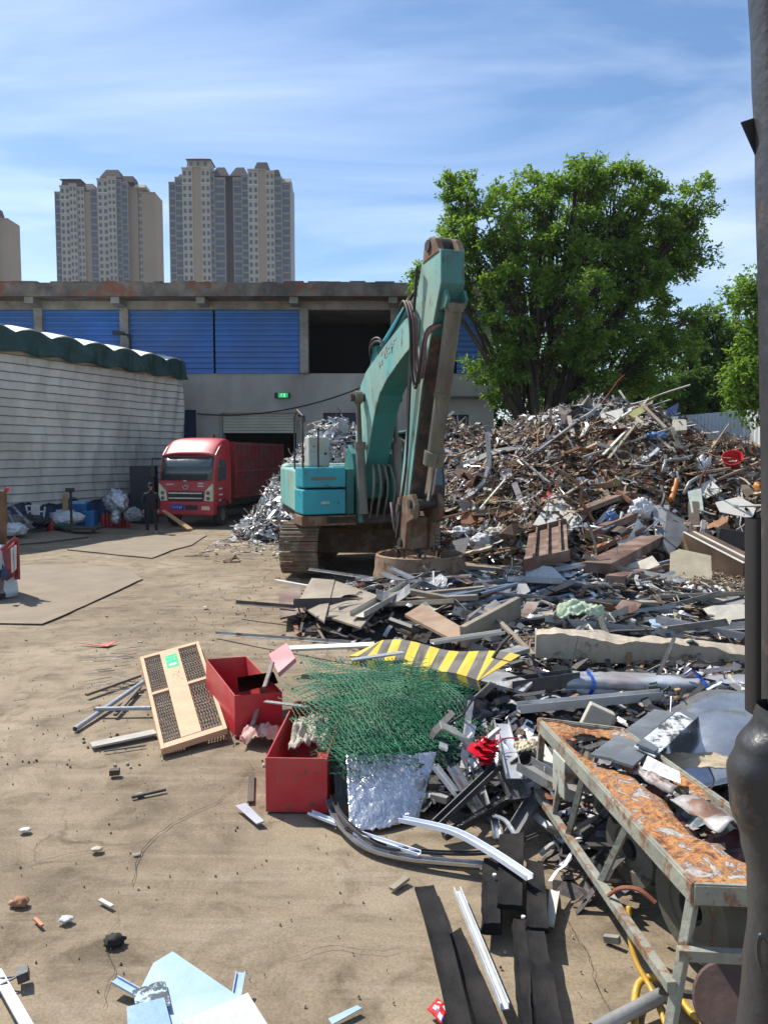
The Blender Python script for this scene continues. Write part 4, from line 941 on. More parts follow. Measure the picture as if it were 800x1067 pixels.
BAGB = mat('black_bag', (.02, .02, .024), rough=.35, bump=.3); BAGW = mat('white_sack', (.62, .63, .64), (.45, .46, .48), rough=.7, bump=.3); REDP = mat('red_plastic', (.40, .03, .03), rough=.45)
SIL = mat('crinkled_silver', (.55, .57, .60), (.35, .37, .4), rough=.3, metal=.5, bump=.6, bscale=8)
blob('black_bag', at(34, 543, 26.8), (.42, .3, .22), BAGB, 'glossy black bag lying beneath the white chair shell', 'bag', 1)
blob('black_bag', at(45, 544, 27.4), (.3, .3, .2), BAGB, 'smaller black bag with pale wrapping next to the red canister', 'bag', 2)
def canister(px, py, Y, m, lab, r=.13, h=.5, group=None):
    p = at(px, py, Y); p.z = 0; e = empty('gas_canister', p, lab, 'canister', group)
    b = MB(); b.lathe([(0, 0), (r*.9, 0), (r, .03), (r, h*.72), (r*.85, h*.84), (r*.35, h*.92), (r*.3, h)], p, 18); smooth_by_angle(b.build('body', m, e))
    b = MB(); b.tube([p+V((-.07, 0, h)), p+V((-.07, 0, h+.09)), p+V((.07, 0, h+.09)), p+V((.07, 0, h))], .012, 6); b.cyl(p+V((0, 0, h)), p+V((0, 0, h+.06)), .025, 8); b.build('valve', GRM, e); return e
canister(53, 545, 27.4, REDP, 'single red canister standing between the black bags and white sacks', .14, .42)
blob('white_sack', at(68, 540, 28.4), (.62, .4, .3), BAGW, 'pale woven sack slumped behind the platform scale', 'sack', 3)
blob('white_sack', at(62, 543, 28.0), (.45, .3, .2), BAGW, 'flat pale sack in front beside the red canister', 'sack', 6)
blob('green_sack', at(63, 548, 27.6), (.5, .3, .1), mat('green_cloth', (.03, .12, .07), rough=.8), 'dark green cloth spread under the white sacks', 'cloth', 8)
sc_ = empty('platform_scale', at(87, 550, 27.0), 'old platform scale with a tall post beside the blue bins', 'scale'); pc = at(87, 551, 27.0)
m = MB(); m.box((pc.x, 27.0, .16), (1.15, .75, .08)); m.build('platform', GRM, sc_, bevel=.01)
for dx in (-.45, .45):
    m = MB(); m.cyl((pc.x+dx, 26.65, .07), (pc.x+dx, 26.75, .07), .07, 12); m.build('castor', TYR, sc_)
m = MB(); m.box((pc.x-.5, 27.2, .85), (.07, .07, 1.4)); m.build('post', GRM, sc_); m = MB(); m.box((pc.x-.5, 27.15, 1.5), (.3, .12, .14)); m.build('weigh_head', GRM, sc_, bevel=.02)
quad([at(65, 515, 28.2), at(71, 514, 28.3), at(71, 532, 28.3), at(65, 533, 28.2)], .05, 'brown_board', WOOD, 'small brown board standing behind the scale post', 'board')
BLP = mat('blue_plastic', (.02, .14, .36), (.015, .09, .25), rough=.5); BLPL = mat('pale_blue_plastic', (.25, .5, .8), rough=.5)
def bin_(px, py, Y, w_, d_, h_, m, lab, lid=None):
    p = at(px, py, Y); p.z = 0; e = empty('plastic_bin', p, lab, 'bin')
    b = MB(); t = .03; k = .9
    b.hexa([p+V((-w_/2*k, -d_/2*k, 0)), p+V((w_/2*k, -d_/2*k, 0)), p+V((w_/2*k, d_/2*k, 0)), p+V((-w_/2*k, d_/2*k, 0)), p+V((-w_/2, -d_/2, h_)), p+V((w_/2, -d_/2, h_)), p+V((w_/2, d_/2, h_)), p+V((-w_/2, d_/2, h_))]); b.f.pop(1); b.mi.pop()
    b.build('tub', m, e, bevel=.02)
    b = MB()
    for s_ in (-1, 1): b.box(p+V((0, s_*d_/2, h_)), (w_+.04, .05, .06)); b.box(p+V((s_*w_/2, 0, h_)), (.05, d_+.04, .06))
    b.build('rim', m, e)
    if lid: b = MB(); b.box(p+V((0, 0, h_+.08)), (w_*.7, d_*.6, .12)); b.build('folded_sheet', lid, e, bevel=.02)
    return e
bin_(84, 545, 29.2, .7, .5, .85, BLP, 'taller blue bin with a pale sheet on top behind the scale', BLPL)
bin_(95, 545, 29.0, .38, .4, .6, BLPL and mat('mid_blue_plastic', (.04, .22, .5), rough=.5), 'lower mid blue crate right against the tall blue bin')
for k in range(7):
    canister(108+k*4.1, 543-.2*k, 29.0+.1*(k % 2), REDP, ['leftmost', 'second from the left', 'third from the left', 'middle', 'third from the right', 'second from the right', 'rightmost'][k] + ' of the red gas canisters in the row by the tarped wall', .09, .55, 'red canisters in a row by the tarped wall')
blob('silver_wrapping', at(122, 524, 28.8), (.4, .3, .45), SIL, 'crinkled silver plastic wrapping heaped on the red canisters', 'wrapping', 11, .4)
blob('silver_wrapping', at(121, 539, 28.6), (.16, .2, .3), SIL, 'thin silver strip hanging in front of the red canisters', 'wrapping', 12, .4)
blob('scrap_bundle', at(139, 537, 28.4), (.3, .25, .25), mat('grey_bundle', (.3, .3, .32), (.1, .1, .1), amt=.7, scale=8, rough=.6), 'grey bundle of scrap between the canisters and the man', 'bundle', 13, .5)
m = MB(); m.box(at(112, 541, 29.8)+V((0, 0, -.1)), (1.9, .1, .7)); 
# plank lying by the truck's bumper
m = MB(); a, b = at(170, 532, 28.2), at(198, 547, 27.6); b.z = .05; m.bar(a, b, .16, .06, w2=.3); tag(m.build('wood_plank', mat('fresh_wood', (.50, .31, .14), (.38, .22, .1), scale=5, rough=.8), bevel=.01), 'yellowish wood plank resting under the truck bumper beside the man', 'plank')
# frames and clutter at the far left
RF = mat('grey_rail', (.35, .36, .37), (.2, .2, .2), rough=.5, rust=(.13, .08, .05), rust_amt=.3)
fr = empty('metal_trolley', at(15, 560, 25.0), 'grey metal trolley frame tipped over at the left edge', 'trolley')
m = MB(); m.tube([at(-12, 525, 25.5), at(10, 524, 25.4), at(30, 545, 25.0)], .04, 8); m.build('top_rail', RF, fr)
m = MB(); m.tube([at(-12, 533, 25.2), at(8, 533, 25.2), at(22, 560, 24.8)], .03, 8); m.build('side_rail', RF, fr)
m = MB(); m.tube([at(30, 545, 25.0), at(18, 553, 24.6), at(-6, 548, 24.8)], .03, 8); m.build('lower_rail', RF, fr)
blob('scrap_bag', at(6, 548, 25.4), (.75, .4, .42), mat('mixed_dark_scrap', (.20, .19, .18), (.05, .045, .04), amt=.8, scale=9, rough=.6), 'dark bag of mixed scrap inside the tipped trolley frame', 'bag', 17, .45)
blob('plastic_bag', at(15, 552, 24.7), (.35, .3, .22), BAGW, 'whitish plastic bag lying against the trolley at the left edge', 'bag', 19, .4)

# ------------------------------------------------------------ cargo tricycle cut by the left edge
tc_ = empty('cargo_tricycle', gp(-20, 624), 'red and white cargo tricycle cut off by the left edge on the steel plate', 'tricycle')
TRR = mat('trike_red', (.35, .04, .035), (.22, .03, .03), rough=.5, rust=(.12, .06, .04), rust_amt=.25); FAI = mat('fairing_white', (.60, .66, .70), (.4, .46, .5), rough=.35, bump=.02)
q = gp(8, 626); YT = q.y
def TT(px, py, dy=0): return at(px, py, YT+dy)
m = MB(); m.bar(TT(3, 590, .8), TT(3, 512, .8), .11, .11); m.bar(TT(5, 514, .8), TT(-30, 510, .8), .09, .09); po = m.build('cargo_post', mat('rusty_post', (.2, .1, .05), (.1, .06, .03)), tc_)
m = MB(); m.bar(TT(6, 512, .8), TT(8, 508, .8), .06, .06); m.build('red_cap', REDP, po)
m = MB(); m.hexa([TT(4, 608, .2), TT(15, 600, -.15), TT(18, 598, .7), TT(7, 603, 1.2), TT(2, 576, .2), TT(14, 566, -.15), TT(18, 560, .7), TT(5, 566, 1.2)]); m.build('cargo_box', TRR, tc_, bevel=.02)
m = MB(); m.bar(TT(2, 574, .1), TT(17, 561, .2), .09, .09); m.bar(TT(17, 561, .2), TT(18, 604, .1), .08, .08); m.build('box_frame', TRR, tc_)
m = MB(); m.prism([TT(11, 572, -.22), TT(16, 568, -.05), TT(16, 593, -.05), TT(12, 597, -.22)], V((.01, .03, 0))); m.build('white_panel', WHT, tc_)
def ff(u, v):
    a = -.2+math.pi*.62*u; c = TT(-22, 598, .3); r = .68*(1-.35*v*v)
    return c + V((math.sin(a)*r*1.05, -math.cos(a)*r*.55, -.42 + .98*v*1.0))
m = MB(); m.sheet(ff, 18, 8, .02); m.build('fairing', FAI, tc_, smooth=True)
m = MB(); m.prism([TT(2, 588, -.33), TT(9, 598, -.28), TT(7, 606, -.3), TT(1, 600, -.36)], V((0, .02, 0))); m.build('fairing_badge', mat('dark_blue_decal', (.02, .05, .12)), tc_)
wheel(V((TT(2, 614, .1).x, YT+.05, .29)), V((.93, -.35, 0)), .29, .11, tc_)
m = MB(); m.box(V((TT(-60, 600).x, YT+.4, .75)), (1.1, 1.0, .9)); m.build('cargo_bed', TRR, tc_)
m = MB(); m.box(V((TT(-60, 600).x, YT+.4, .22)), (1.0, .8, .2)); m.build('chassis', GRM, tc_)
# ------------------------------------------------------------ scrap heaps
def attr_mat(name, rough, metal, bump=.3, dirt=.5):
    m = D.materials.new(name); m.use_nodes = True; t = m.node_tree; b = t.nodes['Principled BSDF']; L = t.links.new
    a = N(t, 'ShaderNodeAttribute'); a.attribute_name = 'piece'
    tcn = N(t, 'ShaderNodeTexCoord'); n = N(t, 'ShaderNodeTexNoise'); n.inputs['Scale'].default_value = 7; n.inputs['Detail'].default_value = 8; n.inputs['Roughness'].default_value = .7; L(tcn.outputs['Object'], n.inputs['Vector'])
    r = N(t, 'ShaderNodeValToRGB'); r.color_ramp.elements[0].position = .36; r.color_ramp.elements[1].position = .62; r.color_ramp.elements[0].color = (.34, .29, .24, 1); L(n.outputs[0], r.inputs[0])
    x = N(t, 'ShaderNodeMix', data_type='RGBA'); x.blend_type = 'MULTIPLY'; x.inputs[0].default_value = dirt; L(a.outputs['Color'], x.inputs[6]); L(r.outputs[0], x.inputs[7]); L(x.outputs[2], b.inputs['Base Color'])
    b.inputs['Metallic'].default_value = metal
    rr = N(t, 'ShaderNodeMapRange'); rr.inputs[3].default_value = rough-.12; rr.inputs[4].default_value = rough+.18; L(n.outputs[0], rr.inputs[0]); L(rr.outputs[0], b.inputs['Roughness'])
    n2 = N(t, 'ShaderNodeTexNoise'); n2.inputs['Scale'].default_value = 28; n2.inputs['Detail'].default_value = 4; L(tcn.outputs['Object'], n2.inputs['Vector'])
    bp = N(t, 'ShaderNodeBump'); bp.inputs['Strength'].default_value = bump; bp.inputs['Distance'].default_value = .02; L(n2.outputs[0], bp.inputs['Height']); L(bp.outputs[0], b.inputs['Normal'])
    return m
PIE = attr_mat('scrap_mixed', .62, 0.0); PIM = attr_mat('scrap_metal', .38, .75, .4, .4)
class PB_(MB):
    def __init__(s): super().__init__(); s.c = []
    def mark(s, col): s.c += [(*col, 1)]*(len(s.v)-len(s.c))
    def build(s, name, m, parent=None, **k):
        o = super().build(name, m, parent, **k); me = o.data
        at_ = me.color_attributes.new('piece', 'FLOAT_COLOR', 'POINT'); flat = [x for c in s.c for x in c]; at_.data.foreach_set('color', flat); return o
def sm(x): x = max(0, min(1, x)); return x*x*(3-2*x)
def bump_(x, y, cx, cy, sl, sr, sf, sb, h, p=1.5):
    dx = (x-cx)/(sl if x < cx else sr); dy = (y-cy)/(sf if y < cy else sb); d = math.sqrt(dx*dx+dy*dy)
    return h*(1-d**p) if d < 1 else 0
def Hbig(x, y):
    h = max(bump_(x, y, 7.3, 25.5, 8.0, 6.2, 7.6, 7, 4.25, 1.7), bump_(x, y, 2.4, 27, 5.5, 5, 6.0, 6, 3.7, 1.6), bump_(x, y, 9.8, 22.5, 4, 4, 4.6, 5, 2.9, 1.5))
    return h
def Halu(x, y): return max(bump_(x, y, -1.9, 28.6, 3.0, 4.2, 4.9, 5, 3.9, 1.35), bump_(x, y, -3.4, 25.8, 1.6, 2.5, 1.8, 3, 1.2, 1.3))
def Hn(f):
    return lambda x, y: (lambda h: h + (.30*nz((x*.8, y*.8, 1)) + .16*nz((x*2.2, y*2.2, 4)))*min(1, h*1.3) if h > 0 else 0)(f(x, y))
Hb, Ha = Hn(Hbig), Hn(Halu)
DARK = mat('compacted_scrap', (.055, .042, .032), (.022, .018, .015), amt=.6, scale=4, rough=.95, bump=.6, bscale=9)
def heap_mesh(name, f, x0, x1, y0, y1, st, m, lab_kind='stuff'):
    nx, ny = int((x1-x0)/st), int((y1-y0)/st); mb = MB(); idx = {}
    for j in range(ny+1):
        for i in range(nx+1):
            x, y = x0+i*st, y0+j*st; h = f(x, y); mb.v.append((x, y, h if h > 0 else -.25))
    for j in range(ny):
        for i in range(nx):
            a = j*(nx+1)+i
            if max(mb.v[a][2], mb.v[a+1][2], mb.v[a+nx+1][2], mb.v[a+nx+2][2]) > 0: mb.f.append((a, a+1, a+nx+2, a+nx+1)); mb.mi.append(0)
    return tag(mb.build(name, m, base=(0, 0, 0)), kind='stuff')
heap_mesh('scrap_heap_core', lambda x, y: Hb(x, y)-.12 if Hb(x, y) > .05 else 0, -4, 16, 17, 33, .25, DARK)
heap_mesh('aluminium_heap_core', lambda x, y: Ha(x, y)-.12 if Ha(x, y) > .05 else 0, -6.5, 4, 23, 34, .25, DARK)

def ribbon(mb, p, d, up, L, wd, rg, bend=.5, seg=4, th=.0):
    """bent strip of metal"""
    d = d.normalized(); s_ = d.cross(up).normalized(); q = p.copy(); vs = []; n0 = len(mb.v)
    for i in range(seg+1):
        vs += [q - s_*wd/2, q + s_*wd/2]
        if i < seg:
            q = q + d*(L/seg)
            ax = s_ if rg.random() < .7 else up
            rot = Matrix.Rotation(rg.gauss(0, bend), 3, ax); d = rot @ d; s_ = (rot @ s_).normalized()
            if rg.random() < .3: s_ = (Matrix.Rotation(rg.gauss(0, .3), 3, d) @ s_)
    fs = [(2*i, 2*i+1, 2*i+3, 2*i+2) for i in range(seg)]
    if th:
        n_ = (vs[1]-vs[0]).cross(vs[2]-vs[0]).normalized()*th; k = len(vs); vs += [v+n_ for v in vs]
        fs += [(2*i+k, 2*i+2+k, 2*i+3+k, 2*i+1+k) for i in range(seg)] + [(2*i, 2*i+2, 2*i+2+k, 2*i+k) for i in range(seg)] + [(2*i+1, 2*i+1+k, 2*i+3+k, 2*i+3) for i in range(seg)] + [(0, k, k+1, 1), (2*seg, 2*seg+1, 2*seg+1+k, 2*seg+k)]
    mb.add(vs, fs)
def crumple(mb, p, d, s_, a, b, rg, n=3, amp=.25):
    nrm = d.cross(s_).normalized(); vs = []
    for i in range(n+1):
        for j in range(n+1):
            vs.append(p + d*(i/n-.5)*a + s_*(j/n-.5)*b + nrm*rg.gauss(0, amp)*min(a, b) + d*rg.gauss(0, .05)*a + s_*rg.gauss(0, .05)*b)
    W = n+1; mb.add(vs, [(i*W+j, i*W+j+1, (i+1)*W+j+1, (i+1)*W+j) for i in range(n) for j in range(n)])
def angle_bar(mb, a, b, w_, t=.006, roll=0):
    d = b-a; s_, u = frame(d)
    if roll: q = Matrix.Rotation(roll, 3, d.normalized()); s_ = q@s_; u = q@u
    for (e1, e2) in ((s_, u), (u, s_)):
        mb.hexa([a, b, b+e1*w_, a+e1*w_, a+e2*t, b+e2*t, b+e1*w_+e2*t, a+e1*w_+e2*t])
BROWN = [(.20, .125, .065), (.15, .092, .05), (.28, .19, .10), (.25, .12, .045), (.11, .072, .046), (.34, .25, .155), (.18, .07, .03), (.08, .055, .04)]
PALE = [(.50, .48, .44), (.36, .35, .33), (.60, .60, .58), (.27, .25, .22), (.45, .40, .32), (.20, .19, .18), (.70, .70, .70)]
ALU = [(.62, .63, .64), (.48, .49, .51), (.72, .72, .73), (.35, .36, .37), (.55, .52, .48), (.20, .20, .20)]
ODD = [(.05, .12, .30), (.45, .05, .04), (.40, .22, .06), (.10, .25, .14), (.55, .5, .2), (.30, .35, .5)]
DRK = [(.03, .03, .03), (.05, .045, .04), (.07, .065, .06)]
def scatter(name, f, region, n, pal, rg, lift=.16, size=1.0, mix=(.42, .2, .2, .18), flatness=.35, m=PIE, xyf=None, maxd=None):
    """scatter loose pieces over the height field"""
    mb = PB_(); x0, x1, y0, y1 = region; k = 0; tries = 0
    while k < n and tries < n*12:
        tries += 1
        x, y = rg.uniform(x0, x1), rg.uniform(y0, y1); h = f(x, y)
        if h <= 0.03: continue
        if xyf and not xyf(x, y, h, rg): continue
        k += 1
        e = .15; g = V((-(f(x+e, y)-f(x-e, y))/(2*e), -(f(x, y+e)-f(x, y-e))/(2*e), 1)).normalized()
        a = rg.uniform(0, 2*math.pi); d = V((math.cos(a), math.sin(a), 0)); d = (d - g*d.dot(g)); d = (d + g*rg.gauss(0, flatness)).normalized()
        s_ = g.cross(d).normalized(); s_ = (s_ + g*rg.gauss(0, flatness)).normalized(); up = s_.cross(d).normalized()
        p = V((x, y, h)) + g*rg.uniform(-.06, lift)
        q = rg.random(); L = size*min(1.9, rg.lognormvariate(-1.0, .55))
        if q < mix[0]: ribbon(mb, p-d*L/2, d, up, L, rg.uniform(.02, .11)*size, rg, .28, 4, .006 if rg.random() < .5 else .02)
        elif q < mix[0]+mix[1]:
            r_ = rg.uniform(.006, .022)*size; pts = [p-d*L/2]; dd_ = d.copy()
            for i in range(5): dd_ = (dd_+V((rg.gauss(0, .3), rg.gauss(0, .3), rg.gauss(0, .22)))).normalized(); pts.append(pts[-1]+dd_*L/4.5)
            mb.tube(pts, r_, 4, cap=False)
        elif q < mix[0]+mix[1]+mix[2]: crumple(mb, p, d, s_, L*.6, L*rg.uniform(.25, .55), rg, 3, .14)
        else: mb.bar(p-d*L*.3, p+d*L*.3, rg.uniform(.04, .16)*size, rg.uniform(.015, .08)*size)
        jf = rg.uniform(.7, 1.3); mb.mark([min(1, max(0, c*jf*rg.uniform(.96, 1.04))) for c in pal(x, y, h, rg)])
    return tag(mb.build(name, m, base=(0, 0, 0)), kind='stuff')
rg = random.Random(31)
def pal_big(x, y, h, rg):
    z = nz((x*.45, y*.45, h*.6+3)); r_ = rg.random()
    if r_ < .035: return rg.choice(ODD)
    if h > 3.35 and x < 9.5: return rg.choice(PALE+PALE+DRK)
    if x < 4.2: return rg.choice(PALE+PALE+BROWN+DRK) if z > -.1 else rg.choice(BROWN+DRK+PALE)
    if z > .22: return rg.choice(PALE+BROWN)
    return rg.choice(BROWN+BROWN+DRK+PALE[:3])
front = lambda x, y, h, rg: rg.random() < (1 if y < 26.5 else .25)
scatter('mixed_scrap', Hb, (-3, 14, 17.3, 31), 10500, pal_big, rg, lift=.22, xyf=front)
scatter('wiry_scrap', Hb, (1, 13, 19.5, 27), 3200, lambda x, y, h, rg: rg.choice(BROWN+[(.30, .17, .08), (.26, .13, .06)]), rg, lift=.25, mix=(.15, .75, .0, .1), size=1.1, xyf=lambda x, y, h, rg: nz((x*.4, y*.4, 9)) > -.15 and h < 3.6)
scatter('shiny_scrap', Hb, (-2, 13, 18, 29), 900, lambda x, y, h, rg: rg.choice(ALU), rg, lift=.26, m=PIM, size=1.1, xyf=front)
scatter('aluminium_scrap', Ha, (-6.3, 3.5, 23.4, 31), 4200, lambda x, y, h, rg: rg.choice(ALU+PALE+ALU+DRK+([(.35, .2, .12)] if h < 1.5 else [])), rg, lift=.22, size=.85, mix=(.5, .08, .36, .06))
scatter('shiny_aluminium_scrap', Ha, (-6.3, 3.5, 23.4, 30), 1600, lambda x, y, h, rg: rg.choice(ALU[:4]), rg, lift=.24, size=.85, m=PIM, mix=(.5, .08, .36, .06))
scatter('large_bent_sheets', Hb, (-1, 14, 18, 29), 420, lambda x, y, h, rg: rg.choice(PALE[:5]+BROWN+BROWN+DRK), rg, lift=.22, size=2.3, mix=(.30, .10, .48, .12), flatness=.25, xyf=front)
scatter('long_pipes', Hb, (-1, 14, 18, 28), 110, lambda x, y, h, rg: rg.choice(PALE+BROWN), rg, lift=.3, size=3.2, mix=(.15, .85, .0, .0), flatness=.2, xyf=front)
# scraps spilled on the ground round the aluminium heap
flat = lambda x, y: .04
scatter('spilled_scrap', flat, (-5.2, -1.8, 19.5, 25.5), 420, lambda x, y, h, rg: rg.choice(ALU+BROWN+PALE), rg, lift=.05, size=.5, flatness=.12, xyf=lambda x, y, h, rg: rg.random() < (.15+.85*sm((y-20)/4)))

# ---- low field of scrap in the middle and the foreground
def Hmid(x, y):
    return max(bump_(x, y, .62, 6.5, .75, .8, .95, 1.3, .22, 2), bump_(x, y, 1.55, 4.7, .45, .5, 1.0, 1.2, .2, 2), bump_(x, y, .4, 12.6, 2.2, 4.5, 2.3, 3.2, .42, 2), bump_(x, y, 3.6, 13.2, 3.5, 3.4, 2.6, 3.6, .5, 2), bump_(x, y, 2.4, 9.4, 2.0, 3.0, 1.5, 2.4, .5, 2), bump_(x, y, 1.55, 7.0, 1.1, 2.2, 1.1, 2.6, .38, 2), bump_(x, y, 3.2, 7.2, 1.7, 2, 2.2, 2.5, .5, 2))
Hm = lambda x, y: (lambda h: h + .08*nz((x*2, y*2, 3))*min(1, h*4) if h > 0 else 0)(Hmid(x, y))
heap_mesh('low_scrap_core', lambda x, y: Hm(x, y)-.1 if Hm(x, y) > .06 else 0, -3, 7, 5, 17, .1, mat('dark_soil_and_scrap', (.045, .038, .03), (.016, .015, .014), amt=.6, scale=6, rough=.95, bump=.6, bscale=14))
scatter('low_mixed_scrap', Hm, (-2.5, 7, 5.4, 16.6), 2300, lambda x, y, h, rg: rg.choice(PALE+DRK+DRK+BROWN+BROWN[:4]+ALU[:1]), rg, lift=.1, size=.62, flatness=.2, mix=(.5, .14, .18, .18))
scatter('low_shiny_scrap', Hm, (0, 7, 5.4, 16), 420, lambda x, y, h, rg: rg.choice(ALU), rg, lift=.12, size=.6, flatness=.25, m=PIM)
nearf = lambda x, y, h, rg: y < 9.6
scatter('near_mixed_scrap', Hm, (-.2, 5, 4.0, 9.6), 1150, lambda x, y, h, rg: rg.choice(PALE[:4]+DRK*3+BROWN[:3]+ALU[:3]), rg, lift=.1, size=.55, flatness=.22, mix=(.62, .16, .06, .16))
scatter('near_dark_scrap', Hm, (-.2, 5, 4.2, 10), 900, lambda x, y, h, rg: rg.choice(DRK+[(.1, .1, .11)]), rg, lift=.14, size=.9, flatness=.2, mix=(.6, .1, .05, .25))
scatter('gap_scrap', lambda x, y: bump_(x, y, .62, 6.45, .75, .75, .9, 1.2, .26, 2), (-.1, 1.4, 5.5, 7.7), 620, lambda x, y, h, rg: rg.choice(DRK*4+ALU[:3]+PALE[:2]), rg, lift=.12, size=.75, flatness=.25, mix=(.72, .12, .04, .12))
scatter('gap_shiny_scrap', lambda x, y: bump_(x, y, .75, 6.45, .6, .6, .8, 1.0, .28, 2), (.1, 1.4, 5.6, 7.5), 90, lambda x, y, h, rg: rg.choice(ALU[:4]), rg, lift=.16, size=.8, flatness=.3, m=PIM, mix=(.9, .0, .1, 0))
# wood chips and leaf litter on the right
CHIP = [(.30, .21, .12), (.22, .15, .09), (.40, .31, .2), (.16, .11, .07), (.5, .42, .3), (.10, .08, .05)]
cx0 = lambda x, y, h, rg: (x-6.3)**2/7.5 + (y-14.6)**2/8 < 1
heap_mesh('chip_bed', lambda x, y: .16*(1-((x-6.3)**2/9 + (y-14.6)**2/9.5)) + .03*nz((x*3, y*3, 1)), 3, 10, 11, 18.2, .15, mat('chip_soil', (.17, .12, .075), (.09, .065, .045), amt=.5, scale=9, rough=.95, bump=.5))
scatter('wood_chips', lambda x, y: .18*(1-((x-6.3)**2/9 + (y-14.6)**2/9.5))+.05, (3, 9.4, 11.5, 17.6), 6000, lambda x, y, h, rg: rg.choice(CHIP), rg, lift=.05, size=.26, flatness=.3, mix=(.35, .05, .45, .15))
scatter('yard_litter', lambda x, y: .04, (-6, 2, 5, 20), 260, lambda x, y, h, rg: rg.choice([(.6, .6, .58), (.5, .45, .38), (.2, .14, .1), (.08, .07, .06), (.45, .08, .05), (.15, .25, .4), (.3, .25, .18)]), rg, lift=.015, size=.17, flatness=.08, mix=(.4, .15, .35, .1), xyf=lambda x, y, h, rg: rg.random() < .15+.85*sm((x+4)/4)*sm((y-6)/6))
# small grit and crumbs over the whole yard
def grit(name, n, region, s0, s1, cols, seed, dens=None):
    rg = random.Random(seed); mb = PB_()
    for k in range(n):
        x, y = rg.uniform(region[0], region[1]), region[2] + (region[3]-region[2])*rg.random()**1.5
        if dens and rg.random() > dens(x, y): continue
        r_ = rg.uniform(s0, s1)*rg.choice([.5, .7, 1, 1]); a = rg.uniform(0, 6.3); vs = []
        for z_ in (0, 1):
            for q in range(5): vs.append((x + r_*math.cos(a+q*1.257)*rg.uniform(.6, 1.3)*(1-.35*z_), y + r_*1.1*math.sin(a+q*1.257)*rg.uniform(.6, 1.3)*(1-.35*z_), -.014 + z_*(.009 + r_*rg.uniform(.35, .7))))
        mb.add(vs, [(5, 6, 7, 8, 9)] + [(q, (q+1) % 5, (q+1) % 5+5, q+5) for q in range(5)]); jf = rg.uniform(.75, 1.15); mb.mark([c*jf for c in rg.choice(cols)])
    return tag(mb.build(name, PIE, base=(0, 0, 0)), kind='stuff')
grit('gravel_crumbs', 4200, (-8, 6, 3.6, 26), .002, .0085, [(.36, .29, .20), (.30, .24, .17), (.46, .40, .31), (.26, .20, .14), (.14, .11, .08)], 3, lambda x, y: .35+.65*sm(nz((x*.6, y*.6, 2))+.5))
grit('yard_crumbs_near_scrap', 2600, (-4.6, 2.2, 6.5, 18), .004, .018, [(.34, .27, .19), (.20, .15, .11), (.5, .45, .38), (.20, .12, .08), (.08, .07, .06)], 6, lambda x, y: sm((x+4.8)/3.0)*sm(nz((x*.8, y*.5, 6))+.55))
# ------------------------------------------------------------ single pieces
def g2(px, py, dz=0.0, f=None):
    """first point where the line of sight meets the height field raised by dz"""
    f = f or (lambda x, y: max(0, Hm(x, y), Hb(x, y))); r = ray(px, py); t = 3.0
    while t < 40:
        p = V((r.x*t, r.y*t, CH + r.z*t))
        if p.z < f(p.x, p.y)+dz: return p
        t += .04
    return p
STE = mat('grey_steel', (.36, .36, .35), (.22, .22, .21), amt=.5, scale=3, rough=.5, metal=.3, rust=(.14, .09, .06), rust_amt=.22, bump=.15)
GAL = mat('galvanised', (.62, .64, .66), (.46, .48, .5), amt=.5, scale=5, rough=.38, metal=.55, bump=.15, dirt=(.3, .27, .22), dirt_amt=.4)
DST = mat('dark_steel', (.075, .075, .08), (.035, .034, .034), amt=.5, scale=4, rough=.5, rust=(.12, .07, .04), rust_amt=.25, bump=.15)
BST = mat('blue_grey_pipe', (.18, .23, .30), (.10, .13, .18), amt=.5, scale=3, rough=.42, dirt=(.25, .22, .18), dirt_amt=.4)
BBR = mat('bright_blue_paint', (.05, .16, .38), (.03, .1, .24), amt=.4, scale=3, rough=.45, dirt=(.25, .25, .24), dirt_amt=.3)
PBL = mat('pale_blue_sheet', (.36, .50, .66), (.28, .40, .55), amt=.4, scale=3, rough=.4, dirt=(.42, .43, .42), dirt_amt=.4, bump=.1)
TAN = mat('tan_grey_board', (.33, .28, .21), (.21, .175, .13), amt=.5, scale=3, rough=.8, dirt=(.13, .1, .08), dirt_amt=.5)
BRB = mat('brown_board', (.30, .19, .115), (.19, .12, .075), amt=.5, scale=3, rough=.75, dirt=(.33, .27, .2), dirt_amt=.4)
CRE = mat('cream_metal', (.55, .52, .43), (.40, .37, .3), amt=.5, scale=3, rough=.6, dirt=(.2, .17, .13), dirt_amt=.5)
BRS = mat('brown_painted_steel', (.17, .068, .038), (.10, .045, .028), amt=.5, scale=3, rough=.6, rust=(.07, .045, .03), rust_amt=.42, rust_scale=6, dirt=(.30, .23, .18), dirt_amt=.75)
ORB = mat('orange_brown_steel', (.34, .14, .06), (.22, .09, .045), amt=.5, scale=3, rough=.55, dirt=(.12, .07, .05), dirt_amt=.4)
SLA = mat('slate_panel', (.17, .175, .18), (.10, .10, .105), amt=.5, scale=3, rough=.6, dirt=(.3, .29, .27), dirt_amt=.4)
OWH = mat('off_white_board', (.66, .64, .58), (.5, .48, .42), amt=.5, scale=2, rough=.7, dirt=(.3, .26, .2), dirt_amt=.35)
